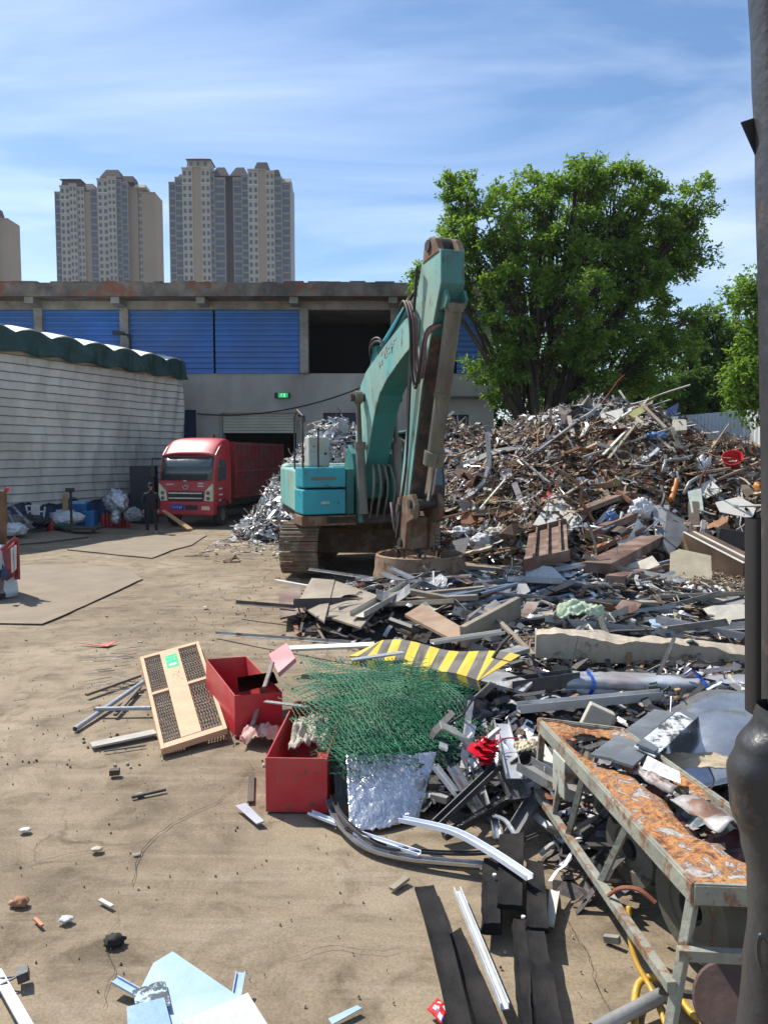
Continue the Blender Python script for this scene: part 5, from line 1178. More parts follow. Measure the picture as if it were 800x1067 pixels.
def beam(a, b, w_, h_, name, m, lab, cat, style='box', up=V((0, 0, 1)), roll=0, bevel=0, group=None, t=.006, bend=0):
    a = V(a); b = V(b); mb = MB()
    if style == 'box': mb.bar(a, b, w_, h_, roll=roll); bevel = bevel or min(w_, h_)*.12
    elif style == 'pipe': mb.tube([a, a.lerp(b, .5)+V((0, 0, bend)), b], w_/2, 12, cap=False)
    elif style == 'angle': angle_bar(mb, a, b, w_, t, roll)
    elif style == 'channel':
        s_, u = frame(b-a)
        if roll: q = Matrix.Rotation(roll, 3, (b-a).normalized()); s_ = q@s_; u = q@u
        def H(p, q_, e, f): mb.hexa([p, q_, q_+e, p+e, p+f, q_+f, q_+e+f, p+e+f])
        H(a-s_*w_/2, b-s_*w_/2, s_*w_, u*t); H(a-s_*w_/2+u*t, b-s_*w_/2+u*t, s_*t, u*h_); H(a+s_*(w_/2-t)+u*t, b+s_*(w_/2-t)+u*t, s_*t, u*h_)
    return tag(mb.build(name, m, bevel=bevel, smooth=(style == 'pipe')), lab, cat, group)
def poly(pts, th, name, m, lab, cat, bevel=0, group=None):
    P = [gp(*p) if not isinstance(p, V) else p for p in pts]; n_ = (P[1]-P[0]).cross(P[2]-P[0]).normalized()
    if n_.z < 0: n_ = -n_
    mb = MB(); mb.prism(P, n_*th); return tag(mb.build(name, m, bevel=bevel), lab, cat, group)
# --- orange mesh door panel
c0, c1, c2, c3 = gp(146, 687, .04), gp(207, 670, .06), gp(237, 762, .09), gp(168, 784, .05)
dp = empty('mesh_door', (c0+c2)/2, 'peach framed mesh door with a green sticker lying flat beside the red boxes', 'door panel')
PEA = mat('peach_frame', (.62, .40, .24), (.52, .33, .19), amt=.4, scale=4, rough=.55, dirt=(.4, .28, .18), dirt_amt=.4)
MSH = mat('dirty_mesh', (.22, .17, .13), (.10, .08, .06), scale=12, rough=.8)
nD = (c1-c0).cross(c3-c0).normalized(); nD = nD if nD.z > 0 else -nD
def Q(u, v, h=0): return c0*(1-u)*(1-v)+c1*u*(1-v)+c2*u*v+c3*(1-u)*v + nD*h
def qbox(m, u0, u1, v0, v1, h0, h1): m.hexa([Q(u0, v0, h0), Q(u0, v1, h0), Q(u1, v1, h0), Q(u1, v0, h0), Q(u0, v0, h1), Q(u0, v1, h1), Q(u1, v1, h1), Q(u1, v0, h1)])
for u0, u1, v0, v1 in ((0, .055, 0, 1), (.945, 1, 0, 1), (.056, .944, 0, .035), (.056, .944, .965, 1), (.056, .309, .49, .515), (.621, .944, .49, .515)):
    m = MB(); qbox(m, u0, u1, v0, v1, -.03, .03); m.build('frame_bar', PEA, dp, bevel=.004)
m = MB(); qbox(m, .31, .62, .036, .964, -.01, .034); m.build('centre_board', PEA, dp, bevel=.004)
for u0, u1 in ((.06, .305), (.625, .94)):
    for v0, v1 in ((.04, .488), (.518, .96)):
        m = MB(); n = 7
        for k in range(n): u = u0+(u1-u0)*(k+.5)/n; m.tube([Q(u+.012*((j % 2)*2-1), v0+(v1-v0)*j/16, .0) for j in range(17)], .008, 4)
        for j in range(15): v = v0+(v1-v0)*(j+.5)/15; m.tube([Q(u0, v, .004), Q(u1, v, .004)], .007, 4)
        m.build('mesh', MSH, dp)
m = MB(); qbox(m, .37, .57, .10, .27, .035, .038); st_ = m.build('green_sticker', mat('sticker_green', (.05, .55, .25), (.04, .45, .2), rough=.4), dp)
m = MB(); rg = random.Random(8)
for k in range(9):
    u = .39+.16*(k % 5)/4; v = .13+.05*(k//5)
    for q in range(3): a = Q(u+rg.uniform(-.012, .012), v+rg.uniform(-.014, .014), .0392); m.bar(a, a+(Q(.01, 0)-Q(0, 0))*rg.uniform(-1.5, 1.5)+(Q(0, .012)-Q(0, 0))*rg.uniform(-1, 1), .005, .001)
qbox(m, .41, .53, .225, .25, .0385, .0395); m.build('sticker_print', WHT, st_)
m = MB()
for k in range(24):
    u = .40+.15*rg.random(); v = .31+.17*rg.random(); a = Q(u, v, .0352); m.bar(a, a+(Q(.02, 0)-Q(0, 0))*rg.uniform(-1.5, 1.5)+(Q(0, .02)-Q(0, 0))*rg.uniform(-1, 1), .005, .001)
tag(m.build('worn_print', mat('worn_black_print', (.12, .09, .07)), dp), kind='stuff')
# --- red boxes
REB = mat('red_box_paint', (.56, .018, .035), (.45, .015, .028), amt=.4, scale=3, rough=.42, rust=(.16, .05, .035), rust_amt=.13, rust_scale=9, dirt=(.42, .16, .12), dirt_amt=.6, bump=.12, bscale=8)
def redbox(A, Bk, Rt, h, lab, tilt=0):
    e = empty('red_box', A, lab, 'box'); t = .012
    A, Bk, Rt = V(A), V(Bk), V(Rt); L = Bk-A; W = Rt-A; l, w_ = L.normalized(), W.normalized(); u = V((0, 0, 1))
    def s(p, a, b, c): 
        m = MB(); m.hexa([p, p+a, p+a+b, p+b, p+c, p+a+c, p+a+b+c, p+b+c]); return m
    s(A, W, L, u*t).build('bottom', REB, e)
    s(A+u*t, W, l*t, u*h).build('side', REB, e, bevel=.003); s(A+L-l*t+u*t, W, l*t, u*h).build('side', REB, e, bevel=.003)
    s(A+u*t+l*t, w_*t, L-l*2*t, u*h).build('side', REB, e, bevel=.003); s(A+W-w_*t+u*t+l*t, w_*t, L-l*2*t, u*h).build('side', REB, e, bevel=.003)
    return e
A_ = gp(245, 769); redbox(A_, gp(215, 724), A_+V((.44, .12, 0)), .40, 'open red metal box beside the mesh door, holding a dark red casing')
A_ = gp(277, 846); redbox(A_, A_+V((.06, 1.35, 0)), A_+V((.47, -.02, 0)), .41, 'open red metal box nearest the camera, half under the green mesh')
e_ = V((.25, .25, 0))
m = MB(); m.hexa([gp(249, 722, .30), gp(290, 712, .32), gp(285, 700, .34), gp(247, 706, .33), gp(249, 722, .50), gp(290, 712, .52), gp(285, 700, .52), gp(247, 706, .52)]); m.f.pop(1); m.mi.pop()
tag(m.build('red_casing', mat('worn_red_casing', (.34, .07, .07), (.2, .05, .05), amt=.6, scale=6, rough=.6, dirt=(.3, .22, .18), dirt_amt=.5), bevel=.006), 'worn dark red open casing lying in the red box by the mesh door', 'casing')
poly([(281, 686, .45), (300, 674, .52), (309, 690, .50), (291, 706, .44)], .05, 'foam_board', mat('pink_foam', (.68, .22, .24), (.55, .2, .2), rough=.8, dirt=(.6, .45, .4), dirt_amt=.4), 'pink foam board leaning on the corner of the red box', 'board', bevel=.005)
beam(gp(284, 690, .62), gp(258, 772, .03), .04, .03, 'steel_bar', mat('rusty_pale_bar', (.4, .34, .3), (.2, .14, .1), amt=.5, scale=12, rough=.6), 'rust stained bar leaning from the red box down to the ground', 'bar')
def cloth(c, rx, ry, h, name, m, lab, cat, seed, n=26, amp=.5):
    c = V(c); mb = MB()
    def fn(u, v):
        a, b = u*2-1, v*2-1; r = 1+.25*nz((a*2+seed, b*2, 1)); z = h*(1-.8*(a*a+b*b)/2) + h*amp*(nz((a*2.2+seed, b*2.2, 0))+.6*nz((a*5, b*5, seed))+.4*nz((a*11, b*11, seed)))
        return c + V((a*rx*r, b*ry*r, max(.01, z)))
    mb.sheet(fn, n, n, .006); return tag(mb.build(name, m, smooth=True), lab, cat)
cloth(gp(274, 772, .02), .20, .13, .13, 'wrapping_paper', mat('pinkish_paper', (.62, .48, .42), (.5, .25, .22), amt=.4, scale=6, rough=.7, dirt=(.6, .5, .2), dirt_amt=.4), 'crumpled pinkish wrapping between the two red boxes', 'wrapping', 2)
cloth(gp(325, 770, .32), .16, .30, .12, 'frayed_strands', mat('straw_strands', (.50, .46, .37), (.3, .26, .2), amt=.6, scale=30, rough=.9, bump=.8, bscale=60), 'pale frayed fibre clump inside the nearest red box', 'fibre clump', 5, amp=.9)
beam(gp(276, 731, .46), gp(322, 737, .47), .05, .012, 'flat_bar', STE, 'flat grey bar bridging the red boxes under the green mesh', 'bar')
# --- green wire mesh heap
GRW = mat('green_pvc_wire', (.008, .14, .06), (.005, .08, .035), amt=.4, scale=6, rough=.65, spec=.25, dirt=(.08, .22, .14), dirt_amt=.3, bump=0)
rg = random.Random(12)
gm = empty('green_wire_mesh', gp(400, 750, .1), 'tangled heap of green coated wire mesh spilling over the nearest red box', 'wire mesh')
OL = [(V(gp(322, 694, .55)), V(gp(440, 694, .55)), V(gp(500, 775, .28)), V(gp(345, 790, .45))), (V(gp(300, 715, .55)), V(gp(400, 690, .62)), V(gp(488, 716, .52)), V(gp(380, 790, .40))), (V(gp(345, 712, .5)), V(gp(470, 712, .6)), V(gp(497, 770, .34)), V(gp(350, 795, .42))), (V(gp(310, 730, .55)), V(gp(425, 720, .66)), V(gp(480, 788, .30)), V(gp(330, 792, .45)))]
for li in range(8):
    c = OL[li % 4]; off = V((rg.uniform(-.05, .05), rg.uniform(-.10, .10), -.035*li+.09)); nu, nv = 30, 19; m = MB(); ph = rg.uniform(0, 9)
    def G(u, v):
        p = c[0]*(1-u)*(1-v)+c[1]*u*(1-v)+c[2]*u*v+c[3]*(1-u)*v + off
        return p + V((.05*nz((u*3+ph, v*3, 1)), .06*nz((u*3, v*3+ph, 5)), .11*nz((u*2.2+ph, v*2.2, 2)) + .07*math.sin(u*3.1)*math.sin(v*3.1) + .014*nz((u*9, v*9, ph))))
    for i in range(nu+1):
        if rg.random() < .05: continue
        a = i/nu; end = 1+rg.uniform(-.05, .07)
        m.tube([G(a + .22*(v_/38) - .11 + .0055*math.sin(v_*math.pi/1.0+.8) , end*v_/38) for v_ in range(39)], .0042, 3, cap=False)
    for j in range(nv+1):
        b = j/nv; end = 1+rg.uniform(-.04, .05)
        m.tube([G(end*u_/60, b + .09*(u_/60) + .008*math.sin(u_*math.pi/1.0+.8)) for u_ in range(61)], .0038, 3, cap=False)
    m.build('mesh_layer', GRW, gm)
# --- hazard striped plate
YEL = mat('hazard_yellow', (.72, .50, .02), (.6, .42, .03), amt=.4, scale=4, rough=.55, dirt=(.35, .29, .15), dirt_amt=.35); HBK = mat('hazard_grey_black', (.13, .115, .10), (.07, .06, .055), amt=.5, scale=4, rough=.6, dirt=(.22, .2, .17), dirt_amt=.5)
hp = MB(); h0, h1, h2, h3 = gp(398, 667, .62), gp(542, 684, .62), gp(498, 709, .60), gp(364, 685, .58)
n = 17
for k in range(n):
    hp.m = k % 2; t0, t1 = k/n, (k+1)/n
    t0, t1 = t0*1.2-.2, t1*1.2-.2
    def E1(t): t = max(t, 0); return h0.lerp(h1, t) + V((0, 0, .03*math.sin(t*9)))
    def E2(t): t = min(t+.2, 1); return h3.lerp(h2, t) + V((0, 0, .03*math.sin(t*9+.5)))
    def E3(t): return E2(t)+V((.03, -.04, -.10))
    a, b, c, d, e, f = E1(t0), E1(t1), E2(t1), E2(t0), E3(t1), E3(t0); z = V((0, 0, .006))
    hp.hexa([d-z, c-z, b-z, a-z, d, c, b, a]); hp.hexa([f, e, c-z, d-z, f+V((0, .006, 0)), e+V((0, .006, 0)), c+V((0, .006, 0)), d+V((0, .006, 0))])
tag(hp.build('hazard_plate', [YEL, HBK]), 'folded steel plate with yellow and black hazard stripes behind the green mesh', 'striped plate')
beam(gp(366, 688, .64), gp(420, 680, .66), .08, .02, 'flat_bar', GAL, 'pale metal strip lying across the left end of the striped plate', 'bar')
# --- pieces of the middle field
I = [
 ('B', (322, 594, .30), (391, 604, .32), .05, .07, 'angle_bar', STE, 'pale edged angle bar lying in front of the excavator track', 'bar', 'angle'),
 ('B', (287, 605, .2), (332, 613, .22), .07, .05, 'white_tube', OWH, 'short white tube at the left tip of the scrap below the track', 'tube', 'box'),
 ('B', (246, 629, .22), (308, 634, .26), .06, .05, 'dark_angle_bar', DST, 'dark angle bar sticking out furthest left from the middle scrap', 'bar', 'angle'),
 ('B', (306, 633, .32), (378, 631, .34), .12, .12, 'dark_channel', DST, 'heavy dark channel lying across the tan boards', 'channel', 'channel'),
 ('B', (372, 643, .42), (434, 608, .52), .22, .08, 'wide_beam', CRE, 'wide cream U shaped beam pointing up towards the magnet', 'beam', 'channel'),
 ('B', (462, 605, .45), (546, 612, .45), .16, .06, 'blue_beam', BBR, 'bright blue flat beam right of the magnet', 'beam', 'box'),
 ('B', (455, 590, .50), (548, 598, .35), .10, .05, 'grey_beam', STE, 'long grey beam lying against the rim of the magnet', 'beam', 'channel'),
 ('B', (466, 588, .55), (600, 640, .40), .045, .03, 'long_strip', TAN, 'long thin tan strip running diagonally across the blue pipes', 'strip', 'box'),
 ('B', (506, 634, .75), (556, 683, .50), .06, .04, 'wood_batten', TAN, 'tan batten standing out above the striped plate', 'batten', 'box'),
 ('B', (450, 671, .62), (524, 660, .66), .10, .03, 'white_strip', OWH, 'long off white strip lying just behind the striped plate', 'strip', 'channel'),
 ('B', (482, 664, .60), (540, 632, .75), .08, .26, 'grey_box_beam', TAN, 'thick grey box beam tilted up behind the batten', 'beam', 'box'),
 ('B', (500, 690, .55), (546, 676, .60), .18, .05, 'grey_plank', STE, 'grey plank with a broken end over the right end of the striped plate', 'plank', 'box'),
 ('B', (540, 742, .45), (690, 728, .50), .10, .07, 'galvanised_channel', GAL, 'long galvanised channel running right above the rusty table', 'channel', 'channel'),
 ('B', (690, 733, .45), (785, 742, .45), .10, .05, 'galvanised_strip', GAL, 'galvanised strip continuing right of the long channel', 'strip', 'channel'),
 ('B', (225, 661, .04), (366, 671, .25), .045, .03, 'long_angle_bar', STE, 'long thin grey bar running left onto the open yard', 'bar', 'angle'),
 ('B', (300, 676, .3), (390, 672, .35), .20, .03, 'pale_board', OWH, 'pale dusty board left of the striped plate', 'board', 'box'),
 ('B', (640, 650, .40), (705, 660, .35), .08, .05, 'dark_bar', DST, 'dark bar behind the crumpled tan beam', 'bar', 'box'),
 ('B', (600, 668, .25), (520, 700, .30), .15, .06, 'grey_offcut', SLA, 'dark grey offcut wedged under the crumpled tan beam', 'offcut', 'box'),
 ('B', (615, 636, .3), (770, 612, .2), .06, .05, 'grey_rail', STE, 'grey rail lying across the wood chips', 'rail', 'channel'),
 ('B', (700, 640, .3), (636, 628, .35), .08, .06, 'slate_bar', SLA, 'short slate coloured bar at the edge of the wood chips', 'bar', 'channel'),
 ('B', (530, 722, .5), (600, 712, .52), .14, .12, 'black_trough', DST, 'black plastic trough under the right end of the striped plate', 'trough', 'channel'),
 ('B', (680, 700, .40), (745, 686, .55), .04, .03, 'bent_rod', STE, 'thin grey rod lying on top of the wrapped bundle', 'rod', 'box'),
 ('B', (616, 762, .42), (628, 738, .62), .10, .22, 'board_offcut', CRE, 'thick cream board offcut standing on edge under the galvanised channel', 'offcut', 'box'),
 ('P', [(325, 604, .45), (349, 606, .48), (338, 650, .30), (310, 630, .25)], .03, 'tan_board', TAN, 'upright tan board at the left of the middle scrap', 'board'),
 ('P', [(350, 607, .48), (402, 625, .45), (376, 656, .32), (340, 644, .28)], .03, 'tan_board', TAN, 'broad tan sheet beside the cream U shaped beam', 'sheet'),
 ('P', [(397, 613, .42), (424, 606, .5), (420, 632, .4), (405, 628, .38)], .02, 'light_blue_plate', PBL, 'light blue plate poking out behind the cream U shaped beam', 'plate'),
 ('P', [(422, 643, .42), (440, 632, .45), (487, 660, .55), (476, 672, .5)], .04, 'brown_plank', BRB, 'short brown plank in front of the cream U shaped beam', 'plank'),
 ('P', [(500, 712, .56), (520, 700, .6), (555, 714, .58), (545, 724, .52)], .03, 'small_plate', STE, 'small grey lid on the black trough', 'lid'),
 ('P', [(290, 618, .3), (312, 612, .35), (318, 640, .2), (292, 646, .15)], .03, 'brown_sheet', BRS, 'dark brown bent sheet at the left of the middle scrap', 'sheet'),
 ('P', [(560, 640, .42), (600, 636, .45), (612, 660, .42), (572, 664, .4)], .03, 'tan_sheet', TAN, 'tan sheet behind the left end of the crumpled beam', 'sheet'),
 ('P', [(663, 656, .45), (680, 644, .55), (694, 657, .45), (680, 662, .42)], .01, 'pale_blue_offcut', PBL, 'small pale blue triangular offcut behind the crumpled tan beam', 'offcut'),
 ('P', [(555, 546, 0), (578, 514, 0), (609, 525, 0), (584, 552, 0)], 0, 'x', OWH, '', ''),
]
for it in I:
    if it[0] == 'B':
        _, a, b, w_, h_, nm, mt, lab, cat, stl = it; beam(gp(*a), gp(*b), w_, h_, nm, mt, lab, cat, stl)
    elif it[3] != 'x':
        _, pts, th, nm, mt, lab, cat = it; poly(pts, th, nm, mt, lab, cat)
# bundle of blue grey pipes
for k, (a, b, dz) in enumerate([((480, 632), (664, 586), .45), ((500, 634), (660, 594), .42), ((520, 640), (668, 600), .38), ((540, 626), (700, 584), .35), ((552, 640), (690, 604), .33), ((560, 618), (640, 590), .5), ((596, 642), (720, 616), .3), ((470, 622), (600, 596), .5), ((500, 620), (640, 580), .55)]):
    labs = ['longest', 'second longest', 'third', 'upper right', 'right hand', 'short upper', 'lowest right', 'leftmost', 'topmost']
    beam(gp(*a, dz), gp(*b, dz+.1), .075, .06, 'steel_tube', BST, '%s blue grey steel tube of the bundle right of the magnet' % labs[k], 'tube', 'box' if k % 2 else 'pipe', group='blue grey tubes right of the magnet')
# crumpled tan beam
mb = MB(); ba, bb_ = gp(558, 686, .50), gp(790, 698, .48); LB = (bb_-ba).length; dB = (bb_-ba).normalized(); sB = V((-dB.y, dB.x, 0))
N1 = 110
prof = [(0, 0), (0, .27), (.34, .25), (.34, 0)]
def bfn(i, j): 
    t = i/N1; y_, z_ = prof[j]; p = ba + dB*LB*t + sB*y_ + V((0, 0, z_*(1-.25*t))); q = p*2.4
    return p + V((0, .05*nz(q)+.018*nz(p*9)+.008*nz(p*22), (.06*nz(q+V((5, 0, 0)))+.02*nz(p*8+V((3, 0, 0)))+.008*nz(p*20))*(1 if z_ else .3))) - V((0, 0, .05*sm((t-.75)*4)))
vs = [bfn(i, j) for i in range(N1+1) for j in range(4)]; fs = [(i*4+j, i*4+(j+1) % 4, (i+1)*4+(j+1) % 4, (i+1)*4+j) for i in range(N1) for j in range(4)] + [(3, 2, 1, 0), (N1*4, N1*4+1, N1*4+2, N1*4+3)]
mb.add(vs, fs); tag(mb.build('crumpled_beam', mat('crumpled_tan_sheet', (.47, .40, .30), (.32, .275, .21), amt=.5, scale=2.5, rough=.7, dirt=(.2, .16, .12), dirt_amt=.65, rust=(.18, .12, .08), rust_amt=.2, bump=.6, bscale=9)), 'long crumpled tan box beam lying across the right middle of the scrap', 'beam')
# wrapped bundle with blue tape
WRP = mat('plastic_wrap', (.42, .46, .49), (.25, .27, .29), amt=.6, scale=6, rough=.12, dirt=(.2, .12, .1), dirt_amt=.6, bump=.5, bscale=12, stretch=(.3, 1, 1), spec=.9)
wb = empty('wrapped_bundle', gp(680, 720, .3), 'bundle of profiles in shiny clear wrap bound with blue tape', 'bundle')
wa, wb_ = gp(582, 712, .50), gp(792, 718, .50)
m = MB(); dd_ = wb_-wa
def wf(u, v):
    a = 2*math.pi*v; p = wa + dd_*u; s_, up_ = frame(dd_); r1, r2 = .17, .10
    q = math.copysign(abs(math.cos(a))**.6, math.cos(a)), math.copysign(abs(math.sin(a))**.6, math.sin(a)); k = 1+.14*nz((u*7, math.cos(a)*1.3, math.sin(a)*1.3+2))+.06*nz((u*30, v*3, 2))
    return p + s_*q[0]*r1*k + up_*q[1]*r2*k
m.sheet(wf, 60, 24, .004); m.build('plastic_wrap', WRP, wb, smooth=True)
for k, (y_, z_) in enumerate(((-.09, .05), (.0, .06), (.09, .04), (-.1, -.04))):
    m = MB(); s_, up_ = frame(dd_); m.bar(wa-dd_*.015*k+s_*y_+up_*z_, wb_+s_*y_+up_*z_, .06, .05); m.build('profile', [GAL, BST][k % 2], wb)
TAP = mat('blue_tape', (.01, .07, .42), rough=.35, bump=.1)
for t in (.155, .70):
    m = MB(); s_, up_ = frame(dd_); m.tube([wa+dd_*(t+.008*math.sin(3*a))+s_*math.cos(a)*.185+up_*math.sin(a)*.115 for a in [2*math.pi*k/20 for k in range(21)]], .02, 4, cap=False); m.build('tape', TAP, wb)
m = MB(); p = wa+dd_*.70; m.tube([p+V((0, -.05, .12)), p+V((-.12, -.1, .20)), p+V((-.18, -.1, .15))], .012, 5); m.tube([p+V((0, -.17, .05)), p+V((.01, -.2, -.06))], .016, 4); m.build('tape_tail', TAP, wb)
cloth(g2(603, 650, .15), .28, .16, .26, 'green_fabric', mat('pale_green_fabric', (.42, .50, .35), (.3, .38, .26), rough=.85), 'crumpled pale green fabric behind the tan crumpled beam', 'fabric', 7, amp=.28)
blob('foam_block', gp(622, 654, .58), (.16, .12, .09), OWH, 'white foam lump with a green corner beside the pale green fabric', 'foam lump', 23, .35)
blob('green_cup', gp(611, 658, .52), (.05, .05, .04), mat('cup_green', (.02, .35, .17), rough=.4), 'small bright green cap beside the white foam lump', 'cap', 24, .1)
blob('bottle_cap', gp(648, 662, .49), (.045, .045, .03), RIM and mat('red_cap_rust', (.2, .04, .03)), 'small dark red cap sitting on the crumpled tan beam', 'cap', 25, .1)
# loose beams and plates strewn over the low scrap, nothing tells them apart
rg = random.Random(77); G_ = 'loose pieces strewn over the low scrap'
kinds = [('grey_bar', STE, 'grey steel bar strewn among the low scrap in the middle of the yard', 'bar', 'angle'), ('black_bar', DST, 'black painted bar strewn among the low scrap in the middle of the yard', 'bar', 'box'), ('tan_plank', TAN, 'dusty tan plank strewn among the low scrap in the middle of the yard', 'plank', 'box'), ('slate_sheet', SLA, 'slate grey sheet strewn among the low scrap in the middle of the yard', 'sheet', 'sheet'), ('pale_sheet', CRE, 'cream bent sheet strewn among the low scrap in the middle of the yard', 'sheet', 'sheet'), ('brown_sheet', BRS, 'rusty brown sheet strewn among the low scrap in the middle of the yard', 'sheet', 'sheet'), ('silver_strip', GAL, 'bright silver strip strewn among the low scrap in the middle of the yard', 'strip', 'channel')]
cnt = 0
while cnt < 135:
    x, y = rg.uniform(-2, 5.8), rg.uniform(8, 16.5); h = Hm(x, y)
    if h < .12: continue
    cnt += 1; nm, mt, lab, cat, stl = kinds[rg.choices(range(7), [5, 5, 4, 4, 3, 3, 4])[0]]
    a = rg.gauss(0, .5)+(math.pi if rg.random() < .5 else 0); L = rg.uniform(.5, 1.7); d = V((math.cos(a), math.sin(a), rg.gauss(.03, .13))); c = V((x, y, h+rg.uniform(.02, .16)))
    if stl == 'sheet':
        s_ = V((-d.y, d.x, rg.gauss(0, .35))).normalized(); mb = MB(); w_ = rg.uniform(.2, .45); L *= .6; bnd = rg.gauss(0, .2); nr = d.cross(s_)
        mb.sheet(lambda u, v: c+d*(u-.5)*L+s_*(v-.5)*w_+nr*bnd*(4*(u-.5)**2)*.4+nr*(.03*nz((u*3+cnt, v*3, 1))), 6, 3, .008); tag(mb.build(nm, mt), lab, cat, G_+', '+nm.replace('_', ' ')+' kind')
    else: beam(c-d*L/2, c+d*L/2, rg.uniform(.04, .13), rg.uniform(.03, .09), nm, mt, lab, cat, stl, group=G_+', '+nm.replace('_', ' ')+' kind', roll=rg.uniform(-.5, .5))
# --- pieces on the face of the big heap
def hp_(px, py, lift=.25, extra=0): return g2(px, py, lift)
def hpoly(pts, th, nm, mt, lab, cat, lift=.3, bevel=0):
    P = [hp_(a, b, lift) for a, b, *_ in pts]; c = sum(P, V((0, 0, 0)))/len(P)
    # flatten to a plane through the centre facing up the slope
    n_ = V((0, -.62, .78)) + V((nz(c*.7)*.6, 0, nz(c*.9)*.3)); n_.normalize(); Q_ = []
    for (a, b, *_) in pts:
        r = ray(a, b); o = V((0, 0, CH)); t = (c-o).dot(n_)/r.dot(n_); Q_.append(o+r*t)
    mb = MB(); mb.prism(Q_, n_*th); return tag(mb.build(nm, mt, bevel=bevel), lab, cat)
hpoly([(555, 548), (577, 514), (609, 525), (584, 552)], .04, 'white_board', OWH, 'large off white board lying on the lower slope of the big heap', 'board')
hpoly([(580, 552), (612, 527), (618, 531), (590, 560)], .05, 'pale_batten', OWH, 'pale batten along the edge of the large off white board', 'batten')
hpoly([(679, 527), (697, 527), (691, 575), (684, 572)], .03, 'speckled_sheet', mat('speckled_grey_panel', (.36, .36, .35), (.22, .22, .22), amt=.5, scale=30, rough=.7), 'narrow speckled grey panel standing upright on the heap', 'panel', .45)
hpoly([(694, 532), (720, 547), (712, 562), (698, 580), (690, 572)], .03, 'slate_sheet', SLA, 'dark slate panel leaning right of the speckled grey panel', 'panel', .4)
hpoly([(698, 578), (707, 574), (740, 581), (741, 611), (697, 608)], .06, 'beige_board', mat('beige_board', (.48, .42, .30), (.36, .3, .2), rough=.8, scale=3), 'beige board with dark corner at the foot of the heap', 'board', .2)
hpoly([(481, 533), (503, 536), (500, 548), (480, 546)], .03, 'rusty_plate', ORB, 'small rusty orange plate on the heap beside the magnet', 'plate')
hpoly([(745, 524), (770, 518), (788, 528), (783, 541), (750, 534)], .02, 'white_sheet', OWH, 'torn white sheet at the right edge of the heap', 'sheet', .45)
hpoly([(722, 510), (740, 500), (752, 512), (735, 520)], .02, 'white_sheet', OWH, 'small white sheet above the grey panels on the heap', 'sheet', .4)
hpoly([(716, 512), (730, 510), (733, 536), (720, 535)], .03, 'pale_green_panel', mat('pale_green_panel', (.45, .52, .44), rough=.6), 'pale greenish panel beside the small white sheet on the heap', 'panel', .45)
hpoly([(700, 441), (714, 441), (715, 452), (701, 453)], .15, 'cream_box', CRE, 'cream box near the crest of the heap on the right', 'box', .35)
hpoly([(685, 437), (692, 428), (707, 420), (705, 431), (694, 440)], .03, 'lavender_cloth', mat('lavender_cloth', (.22, .24, .42), (.15, .16, .3), rough=.8), 'lavender blue cloth at the crest of the heap', 'cloth', .4)
hpoly([(652, 431), (668, 424), (674, 428), (660, 436)], .03, 'yellow_sheet', mat('yellow_sheet', (.55, .52, .2), rough=.7), 'yellowish sheet on the crest of the heap', 'sheet', .35)
hpoly([(625, 432), (648, 426), (650, 436), (630, 444)], .03, 'pale_tarpaulin', OWH, 'whitish tarpaulin scrap on the crest left of the yellowish sheet', 'sheet', .35)
hpoly([(640, 560), (668, 546), (676, 556), (646, 574)], .02, 'silver_sheet', GAL, 'shiny grey sheet beside the speckled grey panel', 'sheet', .35)
hpoly([(470, 565), (490, 560), (480, 590), (466, 585)], .03, 'dark_sheet', DST, 'dark sheet right of the magnet arm', 'sheet', .3)
hpoly([(547, 588), (575, 592), (590, 606), (548, 606)], .03, 'pale_foam_sheet', mat('pale_foam_sheet', (.5, .52, .52), (.35, .37, .38), scale=20), 'pale foam sheet in front of the brown stair channel', 'sheet', .25)
# brown stair channel
bs = empty('brown_stair_channel', hp_(568, 570, .2), 'brown steel channel with three cross ribs at the foot of the heap', 'channel')
def brownbox(px0, px1, w_, h_, nm, mt, lab, cat, l=.3, par=None):
    a, b = hp_(*px0, l), hp_(*px1, l); mb = MB(); mb.bar(a, b, w_, h_); o = mb.build(nm, mt, par, bevel=.012); 
    return o if par else tag(o, lab, cat)
cc0, cc1, cc2, cc3 = [hp_(a, b, .35) for a, b in ((551, 556), (590, 546), (592, 581), (545, 592))]
mb = MB(); mb.sheet(lambda u, v: cc0*(1-u)*(1-v)+cc1*u*(1-v)+cc2*u*v+cc3*(1-u)*v, 2, 2, .02); mb.build('base_plate', BRS, bs)
for k in range(3):
    t = .2+.3*k; mb = MB(); mb.bar(cc0.lerp(cc1, t)+V((0, -.05, .06)), cc3.lerp(cc2, t)+V((0, -.05, .06)), .04, .14); mb.build('rib', BRS, bs)
mb = MB(); mb.bar(cc0+V((0, -.05, .05)), cc1+V((0, -.05, .05)), .05, .2); mb.build('flange', BRS, bs); mb = MB(); mb.bar(cc3+V((0, -.05, .05)), cc2+V((0, -.05, .05)), .05, .2); mb.build('flange', BRS, bs)
brownbox((602, 533), (652, 514), .5, .12, 'brown_beam', BRS, 'upper brown painted box beam on the heap', 'beam', .30)
brownbox((612, 556), (660, 536), .5, .18, 'brown_beam', BRS, 'middle brown painted box beam with a curled pipe above it', 'beam', .28)
brownbox((616, 572), (668, 550), .55, .12, 'orange_brown_beam', ORB, 'orange brown box beam below the other brown beams', 'beam', .26)
brownbox((622, 592), (680, 562), .5, .2, 'brown_beam', BRS, 'lowest brown box beam just above the blue grey tubes', 'beam', .16)
brownbox((640, 604), (700, 588), .3, .14, 'brown_beam', BRS, 'short brown beam touching the wood chips', 'beam', .15)
brownbox((643, 512), (657, 523), .1, .1, 'brown_post', ORB, 'short brown post end above the upper brown beam', 'post', .6)
